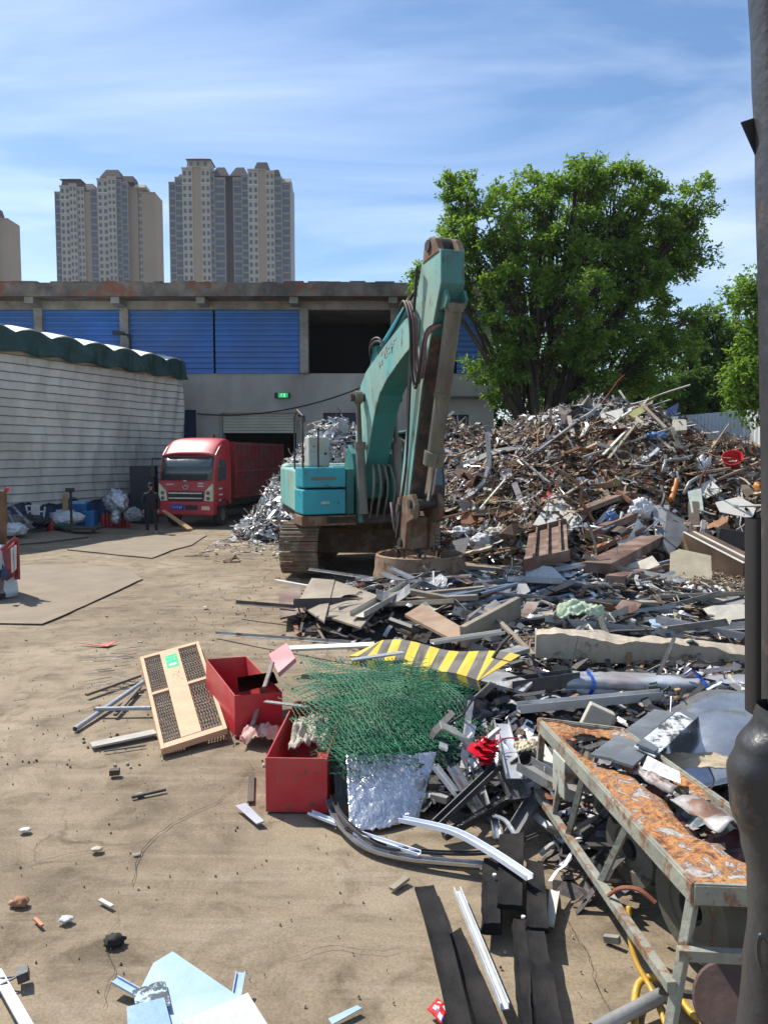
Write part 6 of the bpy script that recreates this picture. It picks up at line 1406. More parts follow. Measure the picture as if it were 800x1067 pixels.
# brown cabinet with pale edges
a, b = hp_(722, 566, .25), hp_(786, 600, .25)
cbn = empty('brown_cabinet', (a+b)/2, 'overturned dark brown cabinet with pale edges at the foot of the heap', 'cabinet')
DBR = mat('dark_brown_laminate', (.085, .05, .032), (.05, .032, .022), scale=2, rough=.5, dirt=(.2, .15, .1), dirt_amt=.3)
m = MB(); m.bar(a, b, .5, .55, up=V((0, -.5, .8))); m.build('carcass', DBR, cbn, bevel=.01)
s_, up_ = frame(b-a, V((0, -.5, .8)))
for k, (y_, z_) in enumerate(((.0, .285), (-.24, .285))):
    m = MB(); m.bar(a+s_*y_*-1+up_*z_, b+s_*y_*-1+up_*z_, .05, .02); m.build('pale_edge', OWH, cbn)
a, b = hp_(745, 558, .4), hp_(792, 566, .4); m = MB(); m.bar(a, b, .4, .4); tag(m.build('black_cabinet', mat('black_laminate', (.03, .028, .027), rough=.5), bevel=.01), 'black box cabinet above the overturned brown cabinet', 'cabinet')
a, b = hp_(760, 590, .4), hp_(790, 612, .4)
# soft things on the heap
def hblob(px, py, r, nm, mt, lab, cat, seed, lift=.3, amp=.4): blob(nm, hp_(px, py, lift), r, mt, lab, cat, seed, amp)
hblob(668, 534, (.3, .2, .34), 'white_bag', BAGW, 'white plastic bag beside the speckled grey panel', 'bag', 31)
hblob(503, 566, (.34, .2, .24), 'white_sack', BAGW, 'white sack lying right of the magnet', 'sack', 32)
hblob(516, 556, (.3, .2, .16), 'cream_sack', CRE, 'cream sack just above the white sack right of the magnet', 'sack', 33)
hblob(683, 455, (.28, .2, .12), 'blue_cloth', BBR, 'blue cloth bundle on the upper right of the heap', 'cloth', 34)
hblob(637, 541, (.16, .16, .2), 'blue_drum_liner', BBR, 'blue plastic tucked between the brown beams', 'liner', 35)
hblob(731, 488, (.2, .2, .3), 'white_liner', BAGW, 'pale plastic liner below the red basin', 'liner', 36)
hblob(480, 555, (.26, .2, .15), 'pale_bag', BAGW, 'small pale bag next to the rusty orange plate', 'bag', 37)
hblob(789, 512, (.12, .15, .25), 'orange_case', mat('orange_plastic', (.55, .2, .02), rough=.5), 'orange plastic case at the right edge of the heap', 'case', 38, amp=.15)
hblob(715, 436, (.2, .15, .08), 'mint_bag', mat('mint_plastic', (.3, .6, .5), rough=.4), 'small mint green bag on the crest of the heap by the fence', 'bag', 39)
p = hp_(763, 482, .35); m = MB(); m.lathe([(0, 0), (.20, .0), (.27, .22), (.25, .22), (.19, .03), (0, .03)], p, 24, axis=V((-.25, -.5, .5)), cap=False); tag(smooth_by_angle(m.build('red_basin', mat('bright_red_plastic', (.6, .02, .03), rough=.35))), 'bright red plastic basin near the top right of the heap', 'basin')
m = MB(); m.cyl(hp_(705, 500, .5), hp_(699, 522, .45), .07, 12); tag(m.build('orange_tube', mat('orange_tube', (.6, .2, .03), rough=.5)), 'orange tube standing up in the middle of the heap', 'tube')
m = MB(); m.tube([hp_(a, b, .5) for a, b in ((690, 492), (693, 480), (712, 478), (733, 472), (740, 474), (739, 486), (732, 494), (718, 503), (712, 515))], .045, 8); tag(m.build('bent_pipe', STE, smooth=True), 'grey pipe bent into a hook on the upper heap', 'pipe')
m = MB(); m.tube([hp_(a, b, .5) for a, b in ((612, 548), (630, 552), (646, 543), (648, 534))], .04, 8); tag(m.build('curled_pipe', GAL, smooth=True), 'pale curled pipe over the brown beams', 'pipe')
for k, (a, b, w_, mt, lab) in enumerate([((608, 476), (700, 446), .1, STE, 'long grey bar crossing the upper heap from left to right'), ((634, 478), (664, 440), .09, TAN, 'tan plank pointing up the heap beside the long grey bar'), ((628, 474), (655, 446), .08, OWH, 'pale plank beside the tan plank on the heap'), ((545, 480), (575, 505), .07, STE, 'grey strip pointing down the left side of the heap'), ((500, 530), (530, 495), .06, OWH, 'pale bent strip above the rusty plate'), ((668, 420), (694, 446), .09, TAN, 'tan board end sticking up on the crest'), ((560, 470), (600, 440), .1, SLA, 'slate coloured strip high on the left of the heap'), ((716, 470), (742, 440), .05, STE, 'thin grey rod on the right of the heap'), ((746, 500), (790, 482), .12, BRB, 'brown plank below the red basin'), ((720, 494), (760, 488), .14, BRB, 'wide rusty brown plank left of the red basin'), ((590, 515), (612, 500), .09, TAN, 'short tan plank above the off white board'), ((566, 560), (572, 520), .03, DST, 'thin dark rod standing in front of the off white board'), ((640, 400+72), (645, 480), .05, DST, 'thin dark rod in the middle of the heap')]):
    beam(hp_(*a, .45), hp_(*b, .5), w_, w_*.5, 'heap_plank' if 'plank' in lab or 'board' in lab else 'heap_bar', mt, lab, 'bar' if 'bar' in lab or 'rod' in lab or 'strip' in lab else 'plank')

rg = random.Random(55)
scatter('overlying_scrap', lambda x, y: Hb(x, y)+.14, (3.5, 10.5, 17.8, 21.5), 420, lambda x, y, h, rg: rg.choice(BROWN+PALE[:4]+DRK), rg, lift=.3, size=.9, mix=(.45, .35, .12, .08), flatness=.3)
# ------------------------------------------------------------ foil board and strips in front of the green mesh
FOI = mat('foil', (.74, .75, .77), (.58, .59, .61), amt=.5, scale=6, rough=.22, metal=.85, bump=.9, bscale=16, dirt=(.35, .34, .33), dirt_amt=.3)
SHN = mat('silver_sheet', (.56, .57, .58), (.36, .37, .38), amt=.5, scale=3, rough=.24, metal=.8, bump=.2, bscale=6, dirt=(.3, .29, .27), dirt_amt=.35)
P0, P1, P2, P3 = gp(360, 786, .38), gp(455, 784, .36), gp(437, 852, .02), gp(364, 866, .02)
mb = MB(); mb.sheet(lambda u, v: P0*(1-u)*(1-v)+P1*u*(1-v)+P2*u*v+P3*(1-u)*v + V((0, -.06*math.sin(u*3)*(.4+v*.6), .0)) + V((0, .018, .018))*nz((u*9, v*9, 1)) + V((0, .012, .012))*nz((u*20, v*22, 4)), 40, 36, .006)
tag(mb.build('foil_board', FOI, smooth=True), 'crinkled foil faced board leaning below the green mesh', 'board')
P0, P1, P2, P3 = gp(424, 800, .26), gp(445, 794, .26), gp(446, 836, .06), gp(418, 836, .06)
mb = MB(); mb.sheet(lambda u, v: P0*(1-u)*(1-v)+P1*u*(1-v)+P2*u*v+P3*(1-u)*v + V((0, -.08-.05*math.sin(u*3.1)-.03*math.sin(v*5), .03*math.sin(v*3))), 10, 10, .006)
tag(mb.build('bent_foil_flap', SHN, smooth=True), 'bright bent metal flap at the lower right of the foil board', 'flap')
poly([(347, 800, .28), (361, 790, .34), (368, 850, .02), (352, 852, .02)], .012, 'black_side_panel', DST, 'black panel between the nearest red box and the foil board', 'panel')
def curve(pts, n=8):
    out = []
    for i in range(len(pts)-1):
        p0, p1, p2, p3 = pts[max(i-1, 0)], pts[i], pts[i+1], pts[min(i+2, len(pts)-1)]
        for k in range(n):
            t = k/n; out.append(.5*((2*p1)+(p2-p0)*t+(2*p0-5*p1+4*p2-p3)*t*t+(3*p1-p0-3*p2+p3)*t**3))
    return out+[pts[-1]]
def strip(pts, w_, name, m, lab, cat, up=V((0, 0, 1)), th=.012, fold=True, n=8, group=None):
    P = curve([gp(*p) for p in pts], n); mb = MB(); N_ = len(P)
    S = []
    for i in range(N_):
        d = (P[min(i+1, N_-1)]-P[max(i-1, 0)]).normalized(); s_ = d.cross(up).normalized(); S.append((s_, s_.cross(d).normalized()))
    prof = [(-.5, 0), (.5, 0), (.5, 1), (.5-.12, 1), (.38, .12), (-.38, .12), (-.38, 1), (-.5, 1)] if fold else [(-.5, 0), (.5, 0), (.5, 1), (-.5, 1)]
    k = len(prof); vs = [P[i]+S[i][0]*a*w_+S[i][1]*b*th for i in range(N_) for a, b in prof]
    mb.add(vs, [(i*k+j, i*k+(j+1) % k, (i+1)*k+(j+1) % k, (i+1)*k+j) for i in range(N_-1) for j in range(k)]+[tuple(range(k))[::-1], tuple((N_-1)*k+j for j in range(k))])
    return tag(mb.build(name, m), lab, cat, group)
strip([(342, 833, .10), (352, 856, .06), (379, 882, .03), (417, 894, .03), (470, 900, .05), (540, 905, .08)], .06, 'curved_strip', SHN, 'long curved metal strip sweeping below the foil board', 'strip', th=.02)
strip([(346, 830, .14), (356, 852, .1), (384, 876, .06), (420, 887, .05), (505, 890, .08), (560, 872, .15)], .035, 'curved_strip', DST, 'darker curved strip running just inside the long curved metal strip', 'strip', th=.02)
WPR = mat('white_blue_profile', (.70, .74, .82), (.6, .64, .72), scale=4, rough=.4, bump=.05)
strip([(323, 848, .03), (353, 860, .04)], .05, 'white_profile', WPR, 'short white profile by the corner of the nearest red box', 'profile', th=.02)
strip([(370, 869, .05), (437, 891, .06)], .05, 'white_profile', WPR, 'white profile lying along the curved metal strip', 'profile', th=.02)
strip([(418, 856, .12), (470, 868, .2), (510, 889, .2), (552, 917, .2)], .055, 'white_profile', WPR, 'long bent white profile pointing down to the black rubber strips', 'profile', th=.03)
strip([(360, 863, .06), (430, 898, .02), (500, 906, .03)], .03, 'mesh_strip', DST, 'thin dark strip on the ground under the white profiles', 'strip')
# --- black rubber strips
RBR = mat('black_rubber', (.014, .014, .015), (.009, .009, .010), amt=.5, scale=8, rough=.8, bump=.35, bscale=110, spec=.15, dirt=(.07, .06, .05), dirt_amt=.3)
def rub(q, z, lab, th=.016, bow=0.0):
    P = [gp(*p, zz) for p, zz in zip(q, z)]; mb = MB()
    mb.sheet(lambda u, v: P[0]*(1-u)*(1-v)+P[1]*u*(1-v)+P[2]*u*v+P[3]*(1-u)*v + V((0, 0, bow*math.sin(math.pi*v)+.006*nz((u*2, v*9, 1)) + +.003*(abs(u-.5)*2)**3)), 6, 20, th)
    tag(mb.build('rubber_strip', RBR), lab, 'rubber strip', 'black rubber strips on the ground')
rub([(432, 926), (452, 924), (494, 1080), (470, 1080)], (.03, .03, .04, .04), 'leftmost black rubber strip beside the long pale metal bar', bow=.05)
rub([(468, 975), (480, 968), (528, 1080), (500, 1080)], (.02, .02, .02, .02), 'flat black strip partly under the leftmost rubber one')  # flat black strip just above the ground, along the leftmost one
rub([(503, 900), (522, 898), (522, 969), (502, 968)], (.09, .09, .09, .09), 'short black rubber strip with a screw, end cut square', .07)
rub([(520, 872), (546, 870), (544, 947), (518, 944)], (.16, .16, .14, .14), 'black rubber strip crossing over the short one with the screw', .03)
rub([(549, 898), (566, 902), (572, 971), (548, 968)], (.12, .12, .12, .12), 'black rubber strip directly below the long bent white profile', .03)
rub([(534, 960), (549, 958), (556, 1080), (541, 1080)], (.07, .07, .07, .07), 'long narrow black rubber strip at the bottom, left half of the pair', .04)
rub([(548, 968), (566, 968), (588, 1080), (560, 1080)], (.10, .10, .08, .08), 'long wide black rubber strip at the bottom, right half of the pair', .04)
for a, b, z in ((515, 913, .15), (545, 957, .12)):
    p = gp(a, b, z); m = MB(); m.cyl(p, p+V((0, 0, .012)), .012, 8); tag(m.build('screw', WHT), 'white screw head in the black rubber strip ' + ('with the square end' if a == 515 else 'in the middle of the group'), 'screw')
beam(gp(476, 930, .03), gp(526, 1053, .03), .045, .03, 'pale_metal_bar', mat('pale_worn_bar', (.58, .62, .64), (.42, .44, .46), amt=.5, scale=12, rough=.5, dirt=(.35, .32, .28), dirt_amt=.5), 'long pale metal bar lying between the black rubber strips', 'bar', 'channel')
poly([(572, 930, .06), (583, 932, .06), (577, 967, .03), (570, 965, .03)], .02, 'white_plate', OWH, 'small white plate sticking up right of the black rubber strips', 'plate')
# --- snack packet
p = gp(455, 1054, .0); mb = MB()
mb.m = 0
pk = [gp(445, 1052, .02), gp(456, 1041, .04), gp(468, 1052, .04), gp(460, 1068, .02)]
mb.sheet(lambda u, v: pk[0]*(1-u)*(1-v)+pk[1]*u*(1-v)+pk[2]*u*v+pk[3]*(1-u)*v+V((0, 0, .02*math.sin(3.1*u)*math.sin(3.1*v)+.008*nz((u*6, v*6, 2)))), 9, 9, .004)
mb.mi = [(1 if (2 < (i//9) % 9 < 7 and 3 < i % 9 < 8 and i < 162) else 0) for i in range(len(mb.f))]
for i in (35, 36, 44, 45, 53): mb.mi[i*2 if False else i] = 2
tag(mb.build('snack_packet', [mat('packet_red', (.65, .03, .03), rough=.3, bump=0), mat('packet_white', (.7, .72, .8), rough=.3, bump=0), mat('packet_blue', (.03, .2, .55), rough=.3, bump=0)], smooth=True), 'crumpled red and white packet beside the leftmost black rubber strip', 'packet')
# --- small things on the yard
def stone(px, py, r, col, nm, lab, cat, seed, flat=.6):
    blob(nm, gp(px, py, r*.3), (r, r*.8, r*flat), mat('m_'+nm+str(seed), col, rough=.8), lab, cat, seed, .35, n=3)
stone(119, 980, .055, (.02, .018, .015), 'dark_lump', 'black charred lump lying alone on the yard near the blue sheets', 'lump', 41)
beam(gp(114, 805, .03), gp(125, 804, .03), .06, .05, 'block', mat('dark_block', (.08, .05, .035)), 'small dark wood block lying alone left of the nearest red box', 'block')
stone(101, 885, .04, (.52, .45, .33), 'flat_stone', 'pale round stone lying left of the ground crack', 'stone', 42, .3)
stone(26, 865, .04, (.62, .60, .55), 'flat_stone', 'whitish flat stone near the left edge of the yard', 'stone', 43, .3)
stone(21, 940, .05, (.35, .17, .09), 'brick_fragment', 'reddish brick fragment near the left edge of the yard', 'brick fragment', 44)
stone(14, 941, .03, (.4, .28, .18), 'brick_fragment', 'smaller tan brick fragment just left of the reddish one', 'brick fragment', 48)
stone(69, 958, .04, (.55, .55, .55), 'plastic_scrap', 'thin whitish plastic scrap lying right of the brick fragments', 'plastic scrap', 45, .3)
stone(414, 921, .02, (.3, .27, .22), 'pebble', 'grey pebble by the slanted stick on the open yard', 'pebble', 46)
beam(gp(36, 957, .01), gp(44, 965, .01), .02, .012, 'orange_stick', mat('orange_clay', (.5, .2, .1)), 'little orange stick below the brick fragments', 'stick')
beam(gp(104, 938, .01), gp(117, 945, .01), .025, .015, 'bone', OWH, 'bone shaped white scrap on the yard above the black lump', 'scrap')
beam(gp(137, 831, .01), gp(173, 823, .015), .02, .02, 'twig', DST, 'dark twig lying on the yard left of the red boxes', 'twig')
stone(146, 828, .03, (.3, .28, .25), 'pebble', 'grey pebble touching the dark twig', 'pebble', 49)
beam(gp(262, 807, .01), gp(261, 836, .01), .05, .015, 'wood_lath', mat('dark_wood', (.09, .065, .045)), 'dark wooden slat lying left of the nearest red box', 'slat')
poly([(246, 841, .02), (257, 838, .05), (276, 857, .02), (268, 860, .01)], .015, 'grey_wedge', mat('lavender_grey', (.36, .36, .42)), 'grey lavender shard lying below the dark wooden slat', 'shard')
beam(gp(408, 927, .01), gp(424, 915, .02), .045, .02, 'wood_chip', mat('weathered_chip', (.3, .25, .18)), 'short weathered stick slanting on the open yard', 'stick')
poly([(342, 1063, .01), (372, 1049, .01), (377, 1052, .01), (346, 1069, .01)], .006, 'blue_strip', PBL, 'thin pale blue strip on the yard at the bottom centre', 'strip')
poly([(78, 670, .02), (104, 672, .01), (122, 668, .03), (112, 674, .01)], .006, 'red_scrap', mat('coral_red', (.6, .12, .08)), 'flat coral red scrap lying on the yard above the mesh door', 'scrap')
PIP = mat('zinc_pipe', (.38, .42, .46), (.28, .31, .35), amt=.5, scale=4, rough=.4, dirt=(.3, .26, .2), dirt_amt=.3)
beam(gp(78, 760, .02), gp(149, 711, .06), .05, .05, 'zinc_pipe', PIP, 'longer blue grey pipe slanting towards the mesh door', 'pipe', 'pipe')
beam(gp(100, 739, .07), gp(157, 738, .07), .045, .045, 'zinc_pipe', PIP, 'shorter blue grey pipe lying level against the mesh door', 'pipe', 'pipe')
beam(gp(90, 724, .04), gp(146, 704, .05), .05, .03, 'old_batten', mat('old_wood', (.2, .15, .1), (.1, .08, .06)), 'old dark batten above the blue grey pipes', 'batten')
beam(gp(120, 745, .03), gp(146, 716, .04), .04, .03, 'old_batten', mat('old_wood', (.2, .15, .1)), 'short dark batten beside the longer blue grey pipe', 'batten')
beam(gp(95, 777, .02), gp(162, 763, .03), .13, .02, 'grey_plank', mat('pale_grey_plank', (.45, .43, .37), (.33, .31, .27), scale=4, rough=.8), 'flat pale grey plank below the blue grey pipes', 'plank')
beam(gp(108, 783, .01), gp(152, 777, .01), .015, .012, 'rod', DST, 'thin dark rod beside the flat pale grey plank', 'rod')
m = MB()
for k in range(26):
    a = gp(rnd.uniform(85, 150), rnd.uniform(675, 725), .01); d = rnd.uniform(-.5, .5); m.tube([a, a+V((.15*math.cos(d), .15*math.sin(d), .01)), a+V((.35*math.cos(d+.3), .3*math.sin(d+.3), 0))], .005, 3)
tag(m.build('wire_scraps', DST), kind='stuff')
# --- blue sheets at the bottom left
poly([(180, 994, .03), (250, 1042, .04), (224, 1095, .04), (150, 1095, .03), (148, 1030, .03), (160, 1006, .03)], .012, 'pale_blue_sheet', PBL, 'largest pale blue plastic sheet at the bottom of the yard, corner pointing up', 'sheet')
poly([(190, 1067, .07), (258, 1037, .08), (280, 1072, .07), (270, 1100, .06), (200, 1100, .06)], .012, 'dirty_white_sheet', mat('dirty_white_sheet', (.52, .53, .50), (.4, .41, .38), amt=.5, scale=5, rough=.6, dirt=(.25, .22, .17), dirt_amt=.5), 'dirty white sheet overlapping the largest pale blue sheet', 'sheet')
poly([(132, 1052, .09), (171, 1042, .09), (186, 1100, .08), (135, 1100, .08)], .012, 'blue_sheet', mat('mid_blue_sheet', (.25, .38, .56), (.2, .32, .48), rough=.4), 'darker blue sheet on top at the lower left of the sheets', 'sheet')
poly([(138, 1034, .07), (172, 1022, .07), (178, 1050, .07), (142, 1052, .07)], .008, 'speckled_blue_sheet', mat('speckled_blue', (.42, .58, .64), (.42, .58, .64), scale=4, rough=.4, rust=(.05, .06, .07), rust_amt=.55, rust_scale=22), 'light blue sheet with black speckled print between the other blue sheets', 'sheet')
strip([(119, 1022, .05), (144, 1036, .03)], .05, 'pale_blue_strip', PBL, 'pale blue strip sticking out at the left of the blue sheets', 'strip')
strip([(251, 1014, .08), (246, 1042, .03)], .05, 'pale_blue_strip', PBL, 'pale blue strip standing up at the right of the blue sheets', 'strip')
strip([(-4, 1014, .03), (30, 1074, .03)], .05, 'pale_blue_strip', WPR, 'white blue bar cut off by the bottom left corner', 'bar')
m = MB(); m.bar(gp(18, 1018, .04), gp(30, 1013, .05), .07, .05); bo = m.build('brush', DST); tag(bo, 'dark brush with two thin handles at the left edge', 'brush')
for q in ((0, 1020), (0, 1027)):
    m = MB(); m.tube([gp(20, 1017, .05), gp(q[0], q[1], .03), gp(-12, q[1]+3, .03)], .006, 5); m.build('handle', DST, bo)

# ------------------------------------------------------------ metal offcuts between the mesh and the rusty table
def slab(a, b, w_, h_, nm, mt, lab, cat='offcut', stl='channel'): beam(gp(*a), gp(*b), w_, h_, nm, mt, lab, cat, stl)
slab((514, 778, .45), (541, 833, .22), .17, .05, 'silver_profile', SHN, 'widest silver profile hanging down with its bright end over the dark gap', 'profile')
slab((522, 755, .50), (536, 812, .40), .12, .04, 'silver_profile', GAL, 'grey silver profile behind the widest silver one, bound with red cord', 'profile')
slab((491, 790, .30), (506, 842, .08), .07, .03, 'silver_profile', SHN, 'narrow crinkled silver profile left of the widest one', 'profile')
slab((482, 786, .28), (500, 815, .12), .05, .03, 'silver_profile', GAL, 'thin silver profile nearest the edge of the green mesh', 'profile')
slab((513, 846, .12), (518, 874, .05), .06, .03, 'silver_profile', SHN, 'short silver profile standing near the ground', 'profile')
slab((462, 872, .06), (532, 831, .22), .06, .05, 'shiny_black_bar', mat('glossy_black', (.02, .02, .022), rough=.15, bump=.5), 'glossy black bar pointing up from the ground to the silver profiles', 'bar', 'box')
slab((490, 784, .42), (520, 759, .55), .04, .02, 'grey_flat_bar', STE, 'small grey flat bar poking out of the green mesh', 'bar', 'box')
slab((545, 800, .45), (582, 822, .40), .16, .06, 'window_profile', STE, 'grey window frame profile end pointing to the rusty table', 'profile')
slab((540, 806, .38), (560, 790, .45), .14, .06, 'window_profile', DST, 'dark window frame profile behind the grey one', 'profile')
slab((556, 770, .5), (575, 802, .46), .11, .04, 'white_offcut', OWH, 'white foam backed offcut on top of the window frame profiles', 'offcut', 'box')
cloth(gp(549, 783, .5), .09, .07, .07, 'foam_crumb', mat('yellowish_foam', (.6, .52, .35)), 'yellowish foam crumb left of the white offcut', 'foam', 15)
strip([(514, 851, .2), (526, 856, .2), (537, 872, .15)], .03, 'pale_hook', GAL, 'pale hooked rod above the black rubber strips', 'rod')
m = MB(); rg = random.Random(4)
for k in range(60):
    c = gp(507, 782, .48)+V((rg.gauss(0, .035), rg.gauss(0, .03), rg.gauss(0, .04))); d = V((rg.gauss(0, 1), rg.gauss(0, 1), rg.gauss(0, 1)))*.05; m.sheet(lambda u, v: c+d*(u-.5)+V((d.y, -d.x, d.z*.5))*(v-.5)*.8, 1, 1, .003)
tag(m.build('red_ribbon', mat('vivid_red_ribbon', (.7, .01, .03), rough=.35, bump=0)), 'vivid red ribbon knot between the green mesh and the silver profiles', 'ribbon')
m = MB(); m.tube(curve([gp(516, 778, .50), gp(525, 770, .54), gp(540, 770, .54), gp(550, 775, .50)]), .006, 5); tag(m.build('red_string', mat('vivid_red_ribbon', (.7, .01, .03))), 'thin red cord tied round the silver profiles', 'cord')
blob('black_bin_bag', gp(585, 735, .30), (.42, .25, .16), BAGB, 'black plastic bag stuffed under the long galvanised channel', 'bag', 51, .3)
blob('black_bin_bag', gp(480, 745, .34), (.30, .25, .16), BAGB, 'black plastic bag right of the green mesh below the striped plate', 'bag', 52, .3)
for k, (a, b, w_, lab) in enumerate([((628, 790), (692, 742), .16, 'leftmost'), ((648, 796), (706, 748), .13, 'middle'), ((672, 780), (720, 744), .12, 'rightmost')]):
    beam(gp(*a, .84), gp(*b, .62), w_, .02, 'aluminium_slat', mat('dull_slat', (.24, .26, .28), (.15, .165, .18), amt=.5, scale=4, rough=.35, metal=.3), lab+' of the three dull aluminium slats resting on the back of the rusty table', 'slat', 'box', roll=.12*k, group='slats on the rusty table')
# big silver curved sheet on the right
def sfn(u, v):
    x = 2.05+1.5*u+.25*v; y = 5.2+1.25*v+.3*u; return V((x, y, .34+.34*math.sin(math.pi*(.05+.6*v))*(.5+.5*sm(u*3))+.035*nz((u*4, v*4, 1))+.015*nz((u*12, v*9, 4))))
mb = MB(); mb.sheet(sfn, 24, 24, .008); tag(mb.build('curved_silver_sheet', SHN, smooth=True), 'large smooth curved silver sheet at the right behind the rusty table', 'sheet')
poly([(660, 779, .82), (706, 742, .86), (722, 752, .84), (682, 790, .80)], .008, 'printed_board', mat('worn_print_board', (.55, .56, .55), (.5, .51, .5), rough=.5, rust=(.06, .06, .06), rust_amt=.42, rust_scale=14), 'white board with worn black print lying on the curved silver sheet', 'board')
cloth(gp(715, 797, .62), .30, .12, .05, 'brown_paper', mat('brown_paper', (.45, .37, .25), (.34, .27, .17), rough=.9), 'torn brown paper lying along the far edge of the rusty table', 'paper', 21, amp=.4)
m = MB(); m.tube(curve([gp(738, 800, .6), gp(744, 815, .55), (gp(735, 830, .5)), gp(741, 845, .45)]), .006, 5); tag(m.build('tan_string', mat('tan_cord', (.4, .32, .2))), 'thin tan cord hanging behind the rusty table', 'cord')

# ------------------------------------------------------------ rusty machine table
TA, TD, TB_, TC = V((1.127, 5.47, .78)), V((1.67, 5.26, .78)), V((1.385, 3.30, .78)), V((2.05, 3.25, .78))
def TT2(u, v, h=0): return TA*(1-u)*(1-v)+TD*u*(1-v)+TC*u*v+TB_*(1-u)*v+V((0, 0, h))
rt = empty('rusty_table', (1.6, 4.3, 0), 'heavily rusted steel machine table with a torn open top in the right foreground', 'machine table')
RTM = D.materials.new('flaking_rust'); RTM.use_nodes = True; t_ = RTM.node_tree; b_ = t_.nodes['Principled BSDF']
tcn = N(t_, 'ShaderNodeTexCoord'); n1_ = N(t_, 'ShaderNodeTexNoise'); n1_.inputs['Scale'].default_value = 7.5; n1_.inputs['Detail'].default_value = 10; n1_.inputs['Roughness'].default_value = .68; n1_.inputs['Distortion'].default_value = .8; t_.links.new(tcn.outputs['Object'], n1_.inputs['Vector'])
r_ = N(t_, 'ShaderNodeValToRGB'); e_ = r_.color_ramp.elements; e_[0].position = .36; e_[0].color = (.11, .045, .03, 1); e_[1].position = .74; e_[1].color = (.46, .43, .39, 1)
for p, c in ((.40, (.15, .055, .03)), (.44, (.30, .115, .035)), (.49, (.46, .22, .07)), (.525, (.30, .13, .05)), (.56, (.16, .085, .06)), (.59, (.34, .31, .27))):
    x = e_.new(p); x.color = (*c, 1)
t_.links.new(n1_.outputs[0], r_.inputs[0]); t_.links.new(r_.outputs[0], b_.inputs['Base Color']); b_.inputs['Roughness'].default_value = .85
n2_ = N(t_, 'ShaderNodeTexNoise'); n2_.inputs['Scale'].default_value = 22; n2_.inputs['Detail'].default_value = 8; t_.links.new(tcn.outputs['Object'], n2_.inputs['Vector'])
bp2 = N(t_, 'ShaderNodeBump'); bp2.inputs['Strength'].default_value = .9; bp2.inputs['Distance'].default_value = .03; t_.links.new(n2_.outputs[0], bp2.inputs['Height']); t_.links.new(bp2.outputs[0], b_.inputs['Normal'])
GGR = mat('grey_green_steel', (.30, .30, .24), (.20, .20, .16), amt=.5, scale=5, rough=.7, rust=(.19, .095, .05), rust_amt=.34, rust_scale=7, bump=.3)
mb = MB(); nu, nv = 40, 120
def hole(u, v):
    w_ = .10*nz((u*3, v*5, 2))+.05*nz((u*9, v*14, 5))
    a = ((u-.56)/.38)**2+((v-.20)/.17)**2+w_*5; b = ((u-.80)/.34)**2+((v-.70)/.20)**2+w_*5; c = ((u-.66)/.20)**2+((v-.42)/.16)**2+w_*5
    return min(a, b, c)
def tfn(i, j):
    u, v = i/nu, j/nv; hh = hole(u, v); sag_ = -.10*max(0, 1.9-hh)**1.5*.35
    return TT2(u, v, sag_+.010*nz((u*12, v*30, 3)))
vs = [tfn(i, j) for i in range(nu+1) for j in range(nv+1)]; fs = []
for i in range(nu):
    for j in range(nv):
        if hole((i+.5)/nu, (j+.5)/nv) > 1.0:
            a = i*(nv+1)+j; fs.append((a, a+1, a+nv+2, a+nv+1))
mb.add(vs, fs); o = mb.build('torn_top', RTM, rt, smooth=True); so = o.modifiers.new('solid', 'SOLIDIFY'); so.thickness = .006
for a, b, w_ in (((0, 0), (0, 1), .05), ((0, 1), (1, 1), .05), ((1, 0), (1, 1), .05), ((0, 0), (1, 0), .05)):
    m = MB(); m.bar(TT2(*a, -.035), TT2(*b, -.035), .03, .09); m.build('top_rail', GGR, rt, bevel=.004)
    m = MB(); m.bar(TT2(*a, .012), TT2(*b, .012), .018, .01); m.build('rail_edge', GGR, rt)
# torn metal and junk inside the hole
mb = PB_(); rg = random.Random(9)
for k in range(150):
    u, v = rg.uniform(.15, .98), rg.uniform(.02, .93)
    if hole(u, v) > 1.4: continue
    p = TT2(u, v, -.12-.14*rg.random()); d = V((rg.gauss(0, 1), rg.gauss(0, 1), rg.gauss(0, .35))).normalized(); s_ = V((-d.y, d.x, rg.gauss(0, .4))).normalized()
    crumple(mb, p, d, s_, rg.uniform(.1, .3), rg.uniform(.06, .18), rg, 4, .12); mb.mark([c_*rg.uniform(.6, 1.1) for c_ in [rg.choice([(.30, .29, .28), (.16, .15, .145), (.22, .19, .17), (.36, .36, .36), (.18, .10, .07)])][0]])
tag(mb.build('torn_lining', PIE, rt, smooth=False), kind='stuff')
slab((455, 862, .10), (520, 800, .38), .07, .04, 'dark_profile', DST, 'dark profile slanting up behind the glossy black bar', 'profile')
slab((470, 800, .32), (500, 850, .08), .09, .03, 'dark_profile', SHN, 'shiny crumpled profile slanting down right of the foil board', 'profile')
slab((452, 800, .3), (482, 838, .12), .05, .03, 'grey_profile', GAL, 'grey profile just right of the foil board', 'profile')
slab((560, 830, .2), (530, 880, .05), .10, .05, 'dark_profile', SLA, 'slate profile behind the left leg of the rusty table', 'profile')
P_l = [TT2(.72, .60, .0), TT2(1.0, .55, -.02), TT2(1.0, .85, -.06), TT2(.62, .80, -.04)]
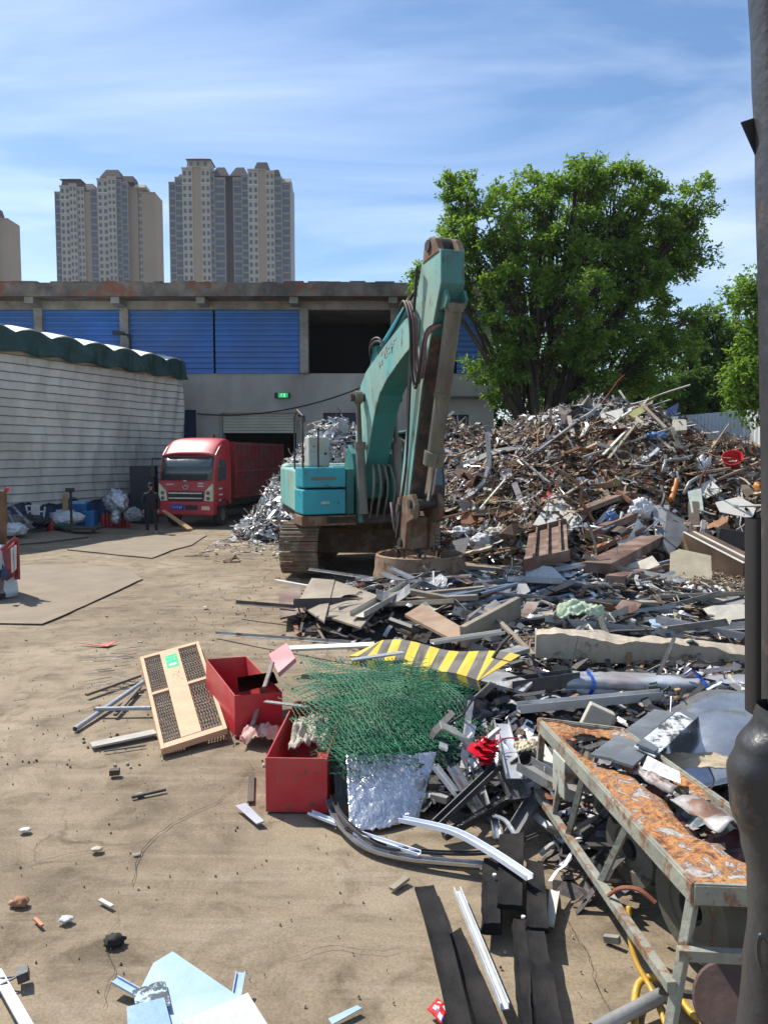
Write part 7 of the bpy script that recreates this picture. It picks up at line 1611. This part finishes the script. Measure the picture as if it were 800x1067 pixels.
for q, (a, b, c, d, lab) in enumerate([((.42, .36), (.62, .33), (.80, .48), (.62, .53), 'x'), ((.55, .56), (.98, .56), (.98, .70), (.62, .74), 'y')]):
    mb = MB(); A4 = [TT2(*k, .02) for k in (a, b, c, d)]
    mb.sheet(lambda u, v: A4[0]*(1-u)*(1-v)+A4[1]*u*(1-v)+A4[2]*u*v+A4[3]*(1-u)*v+V((0, 0, -.03+.04*math.sin(u*4)+.03*nz((u*4, v*4, q)))), 12, 12, .005); mb.build('bent_plate', mat('torn_grey_plate', (.34, .33, .32), (.2, .17, .15), amt=.6, scale=5, rough=.5, rust=(.16, .08, .05), rust_amt=.35), rt, smooth=True)
# shiny scraps lying in the torn top
poly([TT2(.56, .40, .03), TT2(.66, .37, .09), TT2(.84, .44, .06), TT2(.78, .48, .02)], .006, 'bright_offcut', SHN, 'bright silver shard lying in the torn top of the rusty table', 'shard')
# legs, rails, struts
def leg(a, b, w_=.045, nm='leg'): m = MB(); m.bar(a, b, w_, w_); return m.build(nm, GGR, rt, bevel=.004)
leg(TT2(.02, .985, -.08), V((1.24, 3.22, 0))); leg(TT2(.02, .02, -.08), V((1.10, 5.45, 0))); leg(TT2(.98, .02, -.08), V((1.70, 5.25, 0))); leg(TT2(.98, .985, -.08), V((2.02, 3.2, 0)))
m = MB(); m.bar(V((1.11, 5.42, .26)), V((1.28, 3.25, .34)), .045, .05); m.build('lower_rail', GGR, rt, bevel=.003)
m = MB(); m.bar(V((1.30, 3.25, .50)), V((2.03, 3.22, .48)), .04, .05); m.build('cross_rail', GGR, rt)
m = MB(); m.bar(V((1.95, 3.22, .34)), V((1.72, 5.2, .30)), .045, .05); m.build('lower_rail', GGR, rt)
for v, x in ((.22, .0), (.36, .02), (.62, .05)):
    m = MB(); a = TT2(.02, v+x, -.08); b = V((1.11, 5.42, .26)).lerp(V((1.28, 3.25, .34)), v-.03); m.bar(b, a, .03, .035); m.build('strut', GGR, rt)
m = MB(); a = TT2(.03, .22, -.10); m.box(a+V((.02, 0, -.10)), (.12, .22, .26), Euler((0, 0, R(8)))); m.build('control_box', mat('control_box_grey', (.40, .42, .36), (.3, .31, .26), rough=.6, rust=(.2, .1, .05), rust_amt=.2), rt, bevel=.006)
OLV = mat('olive_drum', (.14, .13, .095), (.09, .085, .065), amt=.5, scale=3, rough=.7, rust=(.1, .06, .035), rust_amt=.2, bump=.2)
for c, r, lab in ((V((1.46, 4.42, .36)), .235, 'smaller'), (V((1.60, 3.85, .34)), .29, 'larger')):
    m = MB(); m.lathe([(.0, .03), (r*.28, .03), (r*.3, 0), (r*.55, .012), (r*.58, .0), (r*.93, -.005), (r, .02), (r, .28), (0, .28)], c, 40, axis=V((.93, .33, .05)), cap=False); dr = smooth_by_angle(m.build('drum', OLV, rt))
    m = MB(); m.lathe([(0, -.012), (r*.2, -.012), (r*.22, .02), (0, .02)], c, 20, axis=V((.93, .33, .05)), cap=False); m.build('hub', BLK, dr)
m = MB(); m.tube(curve([V((1.20, 3.95, .35)), V((1.25, 3.9, .42)), V((1.33, 3.85, .44)), V((1.4, 3.8, .40))]), .012, 6); m.build('rusty_wire', mat('rusty_wire', (.3, .1, .05)), rt)
# yellow hose
YH = mat('yellow_hose', (.62, .36, .02), (.5, .28, .03), amt=.4, scale=8, rough=.4, dirt=(.3, .2, .1), dirt_amt=.4)
m = MB(); m.tube(curve([gp(655, 945, .30), gp(656, 975, .20), gp(663, 1003, .12), gp(680, 1035, .06), gp(700, 1085, .02)]), .014, 8); tag(m.build('orange_yellow_cable', YH, smooth=True), 'thin orange yellow cable hanging from the lower rail of the rusty table', 'cable')
m = MB(); m.tube(curve([gp(662, 1090, .02), gp(661, 1050, .02), gp(666, 1025, .06), gp(684, 1019, .08), gp(702, 1030, .06), gp(716, 1052, .05), gp(728, 1062, .05)]), .019, 8); tag(m.build('yellow_hose', YH, smooth=True), 'thick yellow hose looping on the ground by the table leg', 'hose')
m = MB(); m.tube(curve([gp(760, 1025, .10), gp(745, 1036, .08), gp(733, 1045, .05), gp(742, 1062, .03), gp(760, 1085, .02)]), .018, 8); tag(m.build('yellow_hose', YH, smooth=True), 'short piece of yellow hose under the right side of the table', 'hose')
beam(gp(618, 1075, .05), gp(692, 1036, .08), .07, .07, 'grey_pipe', STE, 'grey pipe on the ground at the bottom right running to the table leg', 'pipe', 'pipe')
beam(gp(686, 1032, .14), gp(790, 1048, .16), .03, .03, 'black_bar', DST, 'thin black bar lying across the foot of the rusty table', 'bar', 'box')
m = MB(); m.lathe([(0, 0), (.16, 0), (.17, .02), (.16, .04), (0, .04)], gp(762, 1045, .20), 28, axis=V((-.3, -.8, .5))); tag(m.build('rusty_disc', mat('dark_rust_disc', (.12, .07, .055), (.07, .045, .04), rough=.8, scale=6)), 'dark rusty disc leaning inside the table by the bottom right corner', 'disc')
for k, (a, b, lab) in enumerate([((568, 855, .2), (592, 905, .02), 'thin dark rod leaning behind the left leg of the rusty table'), ((590, 845, .25), (583, 905, .02), 'second thin dark rod crossing near the left leg of the rusty table'), ((560, 898, .01), (640, 918, .02), 'thin rod lying on the ground in the shade of the rusty table')]):
    beam(gp(*a), gp(*b), .012, .012, 'thin_rod', DST, lab, 'rod')

# ------------------------------------------------------------ door frame of the machine the picture is taken from
DFM = mat('worn_black_enamel', (.036, .037, .039), (.024, .025, .027), amt=.5, scale=9, rough=.38, rust=(.10, .065, .045), rust_amt=.06, rust_scale=14, dirt=(.085, .08, .075), dirt_amt=.5, bump=.12, bscale=60)
df = empty('cab_door_frame', at(830, 1067, .78), 'worn black cab door frame with a swollen lower bracket, cut by the right edge', 'door frame')
YD = .75
def loft(edge, pr, name, m, Y=YD, th=.05, parent=df):
    mb = MB(); n = 18; vs = []; ys = []
    for i in range(len(edge)-1):
        for k in range(8): t = k/8; t2 = t*t*(3-2*t); ys.append((edge[i][0]*(1-t2)+edge[i+1][0]*t2, edge[i][1]*(1-t)+edge[i+1][1]*t))
    ys.append(edge[-1])
    for (xl, y) in ys:
        l = at(xl, y, Y); r = at(pr, y, Y); c = (l+r)/2; hw = (r-l).length/2
        for k in range(n):
            a = 2*math.pi*k/n; cx, sy = math.cos(a), math.sin(a); vs.append(c+V((math.copysign(abs(cx)**.7, cx)*hw, math.copysign(abs(sy)**.7, sy)*th/2, 0)))
    mb.add(vs, [(i*n+k, i*n+(k+1) % n, (i+1)*n+(k+1) % n, (i+1)*n+k) for i in range(len(ys)-1) for k in range(n)]); return mb.build(name, m, parent, smooth=True)
loft([(783, -30), (787, 60), (791, 160), (795, 350), (798, 533), (798, 740), (798, 760)], 850, 'pillar', DFM)
loft([(794, 738), (790, 752), (771, 778), (761, 803), (764, 840), (776, 880), (783, 915), (784, 960), (778, 1010), (770, 1100)], 860, 'lower_bracket', DFM, Y=.72, th=.06)
loft([(779, 540), (779, 640), (779, 742)], 800, 'rubber_seal', RUB, Y=.80, th=.03)
m = MB(); m.hexa([at(771, 127, .76), at(786, 122, .76), at(786, 122, .79), at(771, 127, .79), at(774, 134, .76), at(789, 168, .76), at(789, 168, .79), at(774, 134, .79)]); m.build('hinge_bracket', PLB, df, bevel=.001)
m = MB(); m.tube(curve([at(803, 985, .685), at(793, 975, .685), at(790, 990, .685), at(795, 1012, .685), at(808, 1020, .685)]), .0025, 6); m.build('cast_ring', DFM, df)
# ------------------------------------------------------------ thin summer haze
m = MB(); m.box((0, 670, 48), (1830, 1500, 100))
hm = D.materials.new('haze_air'); hm.use_nodes = True; t = hm.node_tree; t.nodes.clear()
pv = N(t, 'ShaderNodeVolumePrincipled'); pv.inputs['Density'].default_value = .0002; pv.inputs['Color'].default_value = (.82, .89, 1, 1)
o = N(t, 'ShaderNodeOutputMaterial'); t.links.new(pv.outputs[0], o.inputs['Volume'])
tag(m.build('haze', hm), kind='stuff')
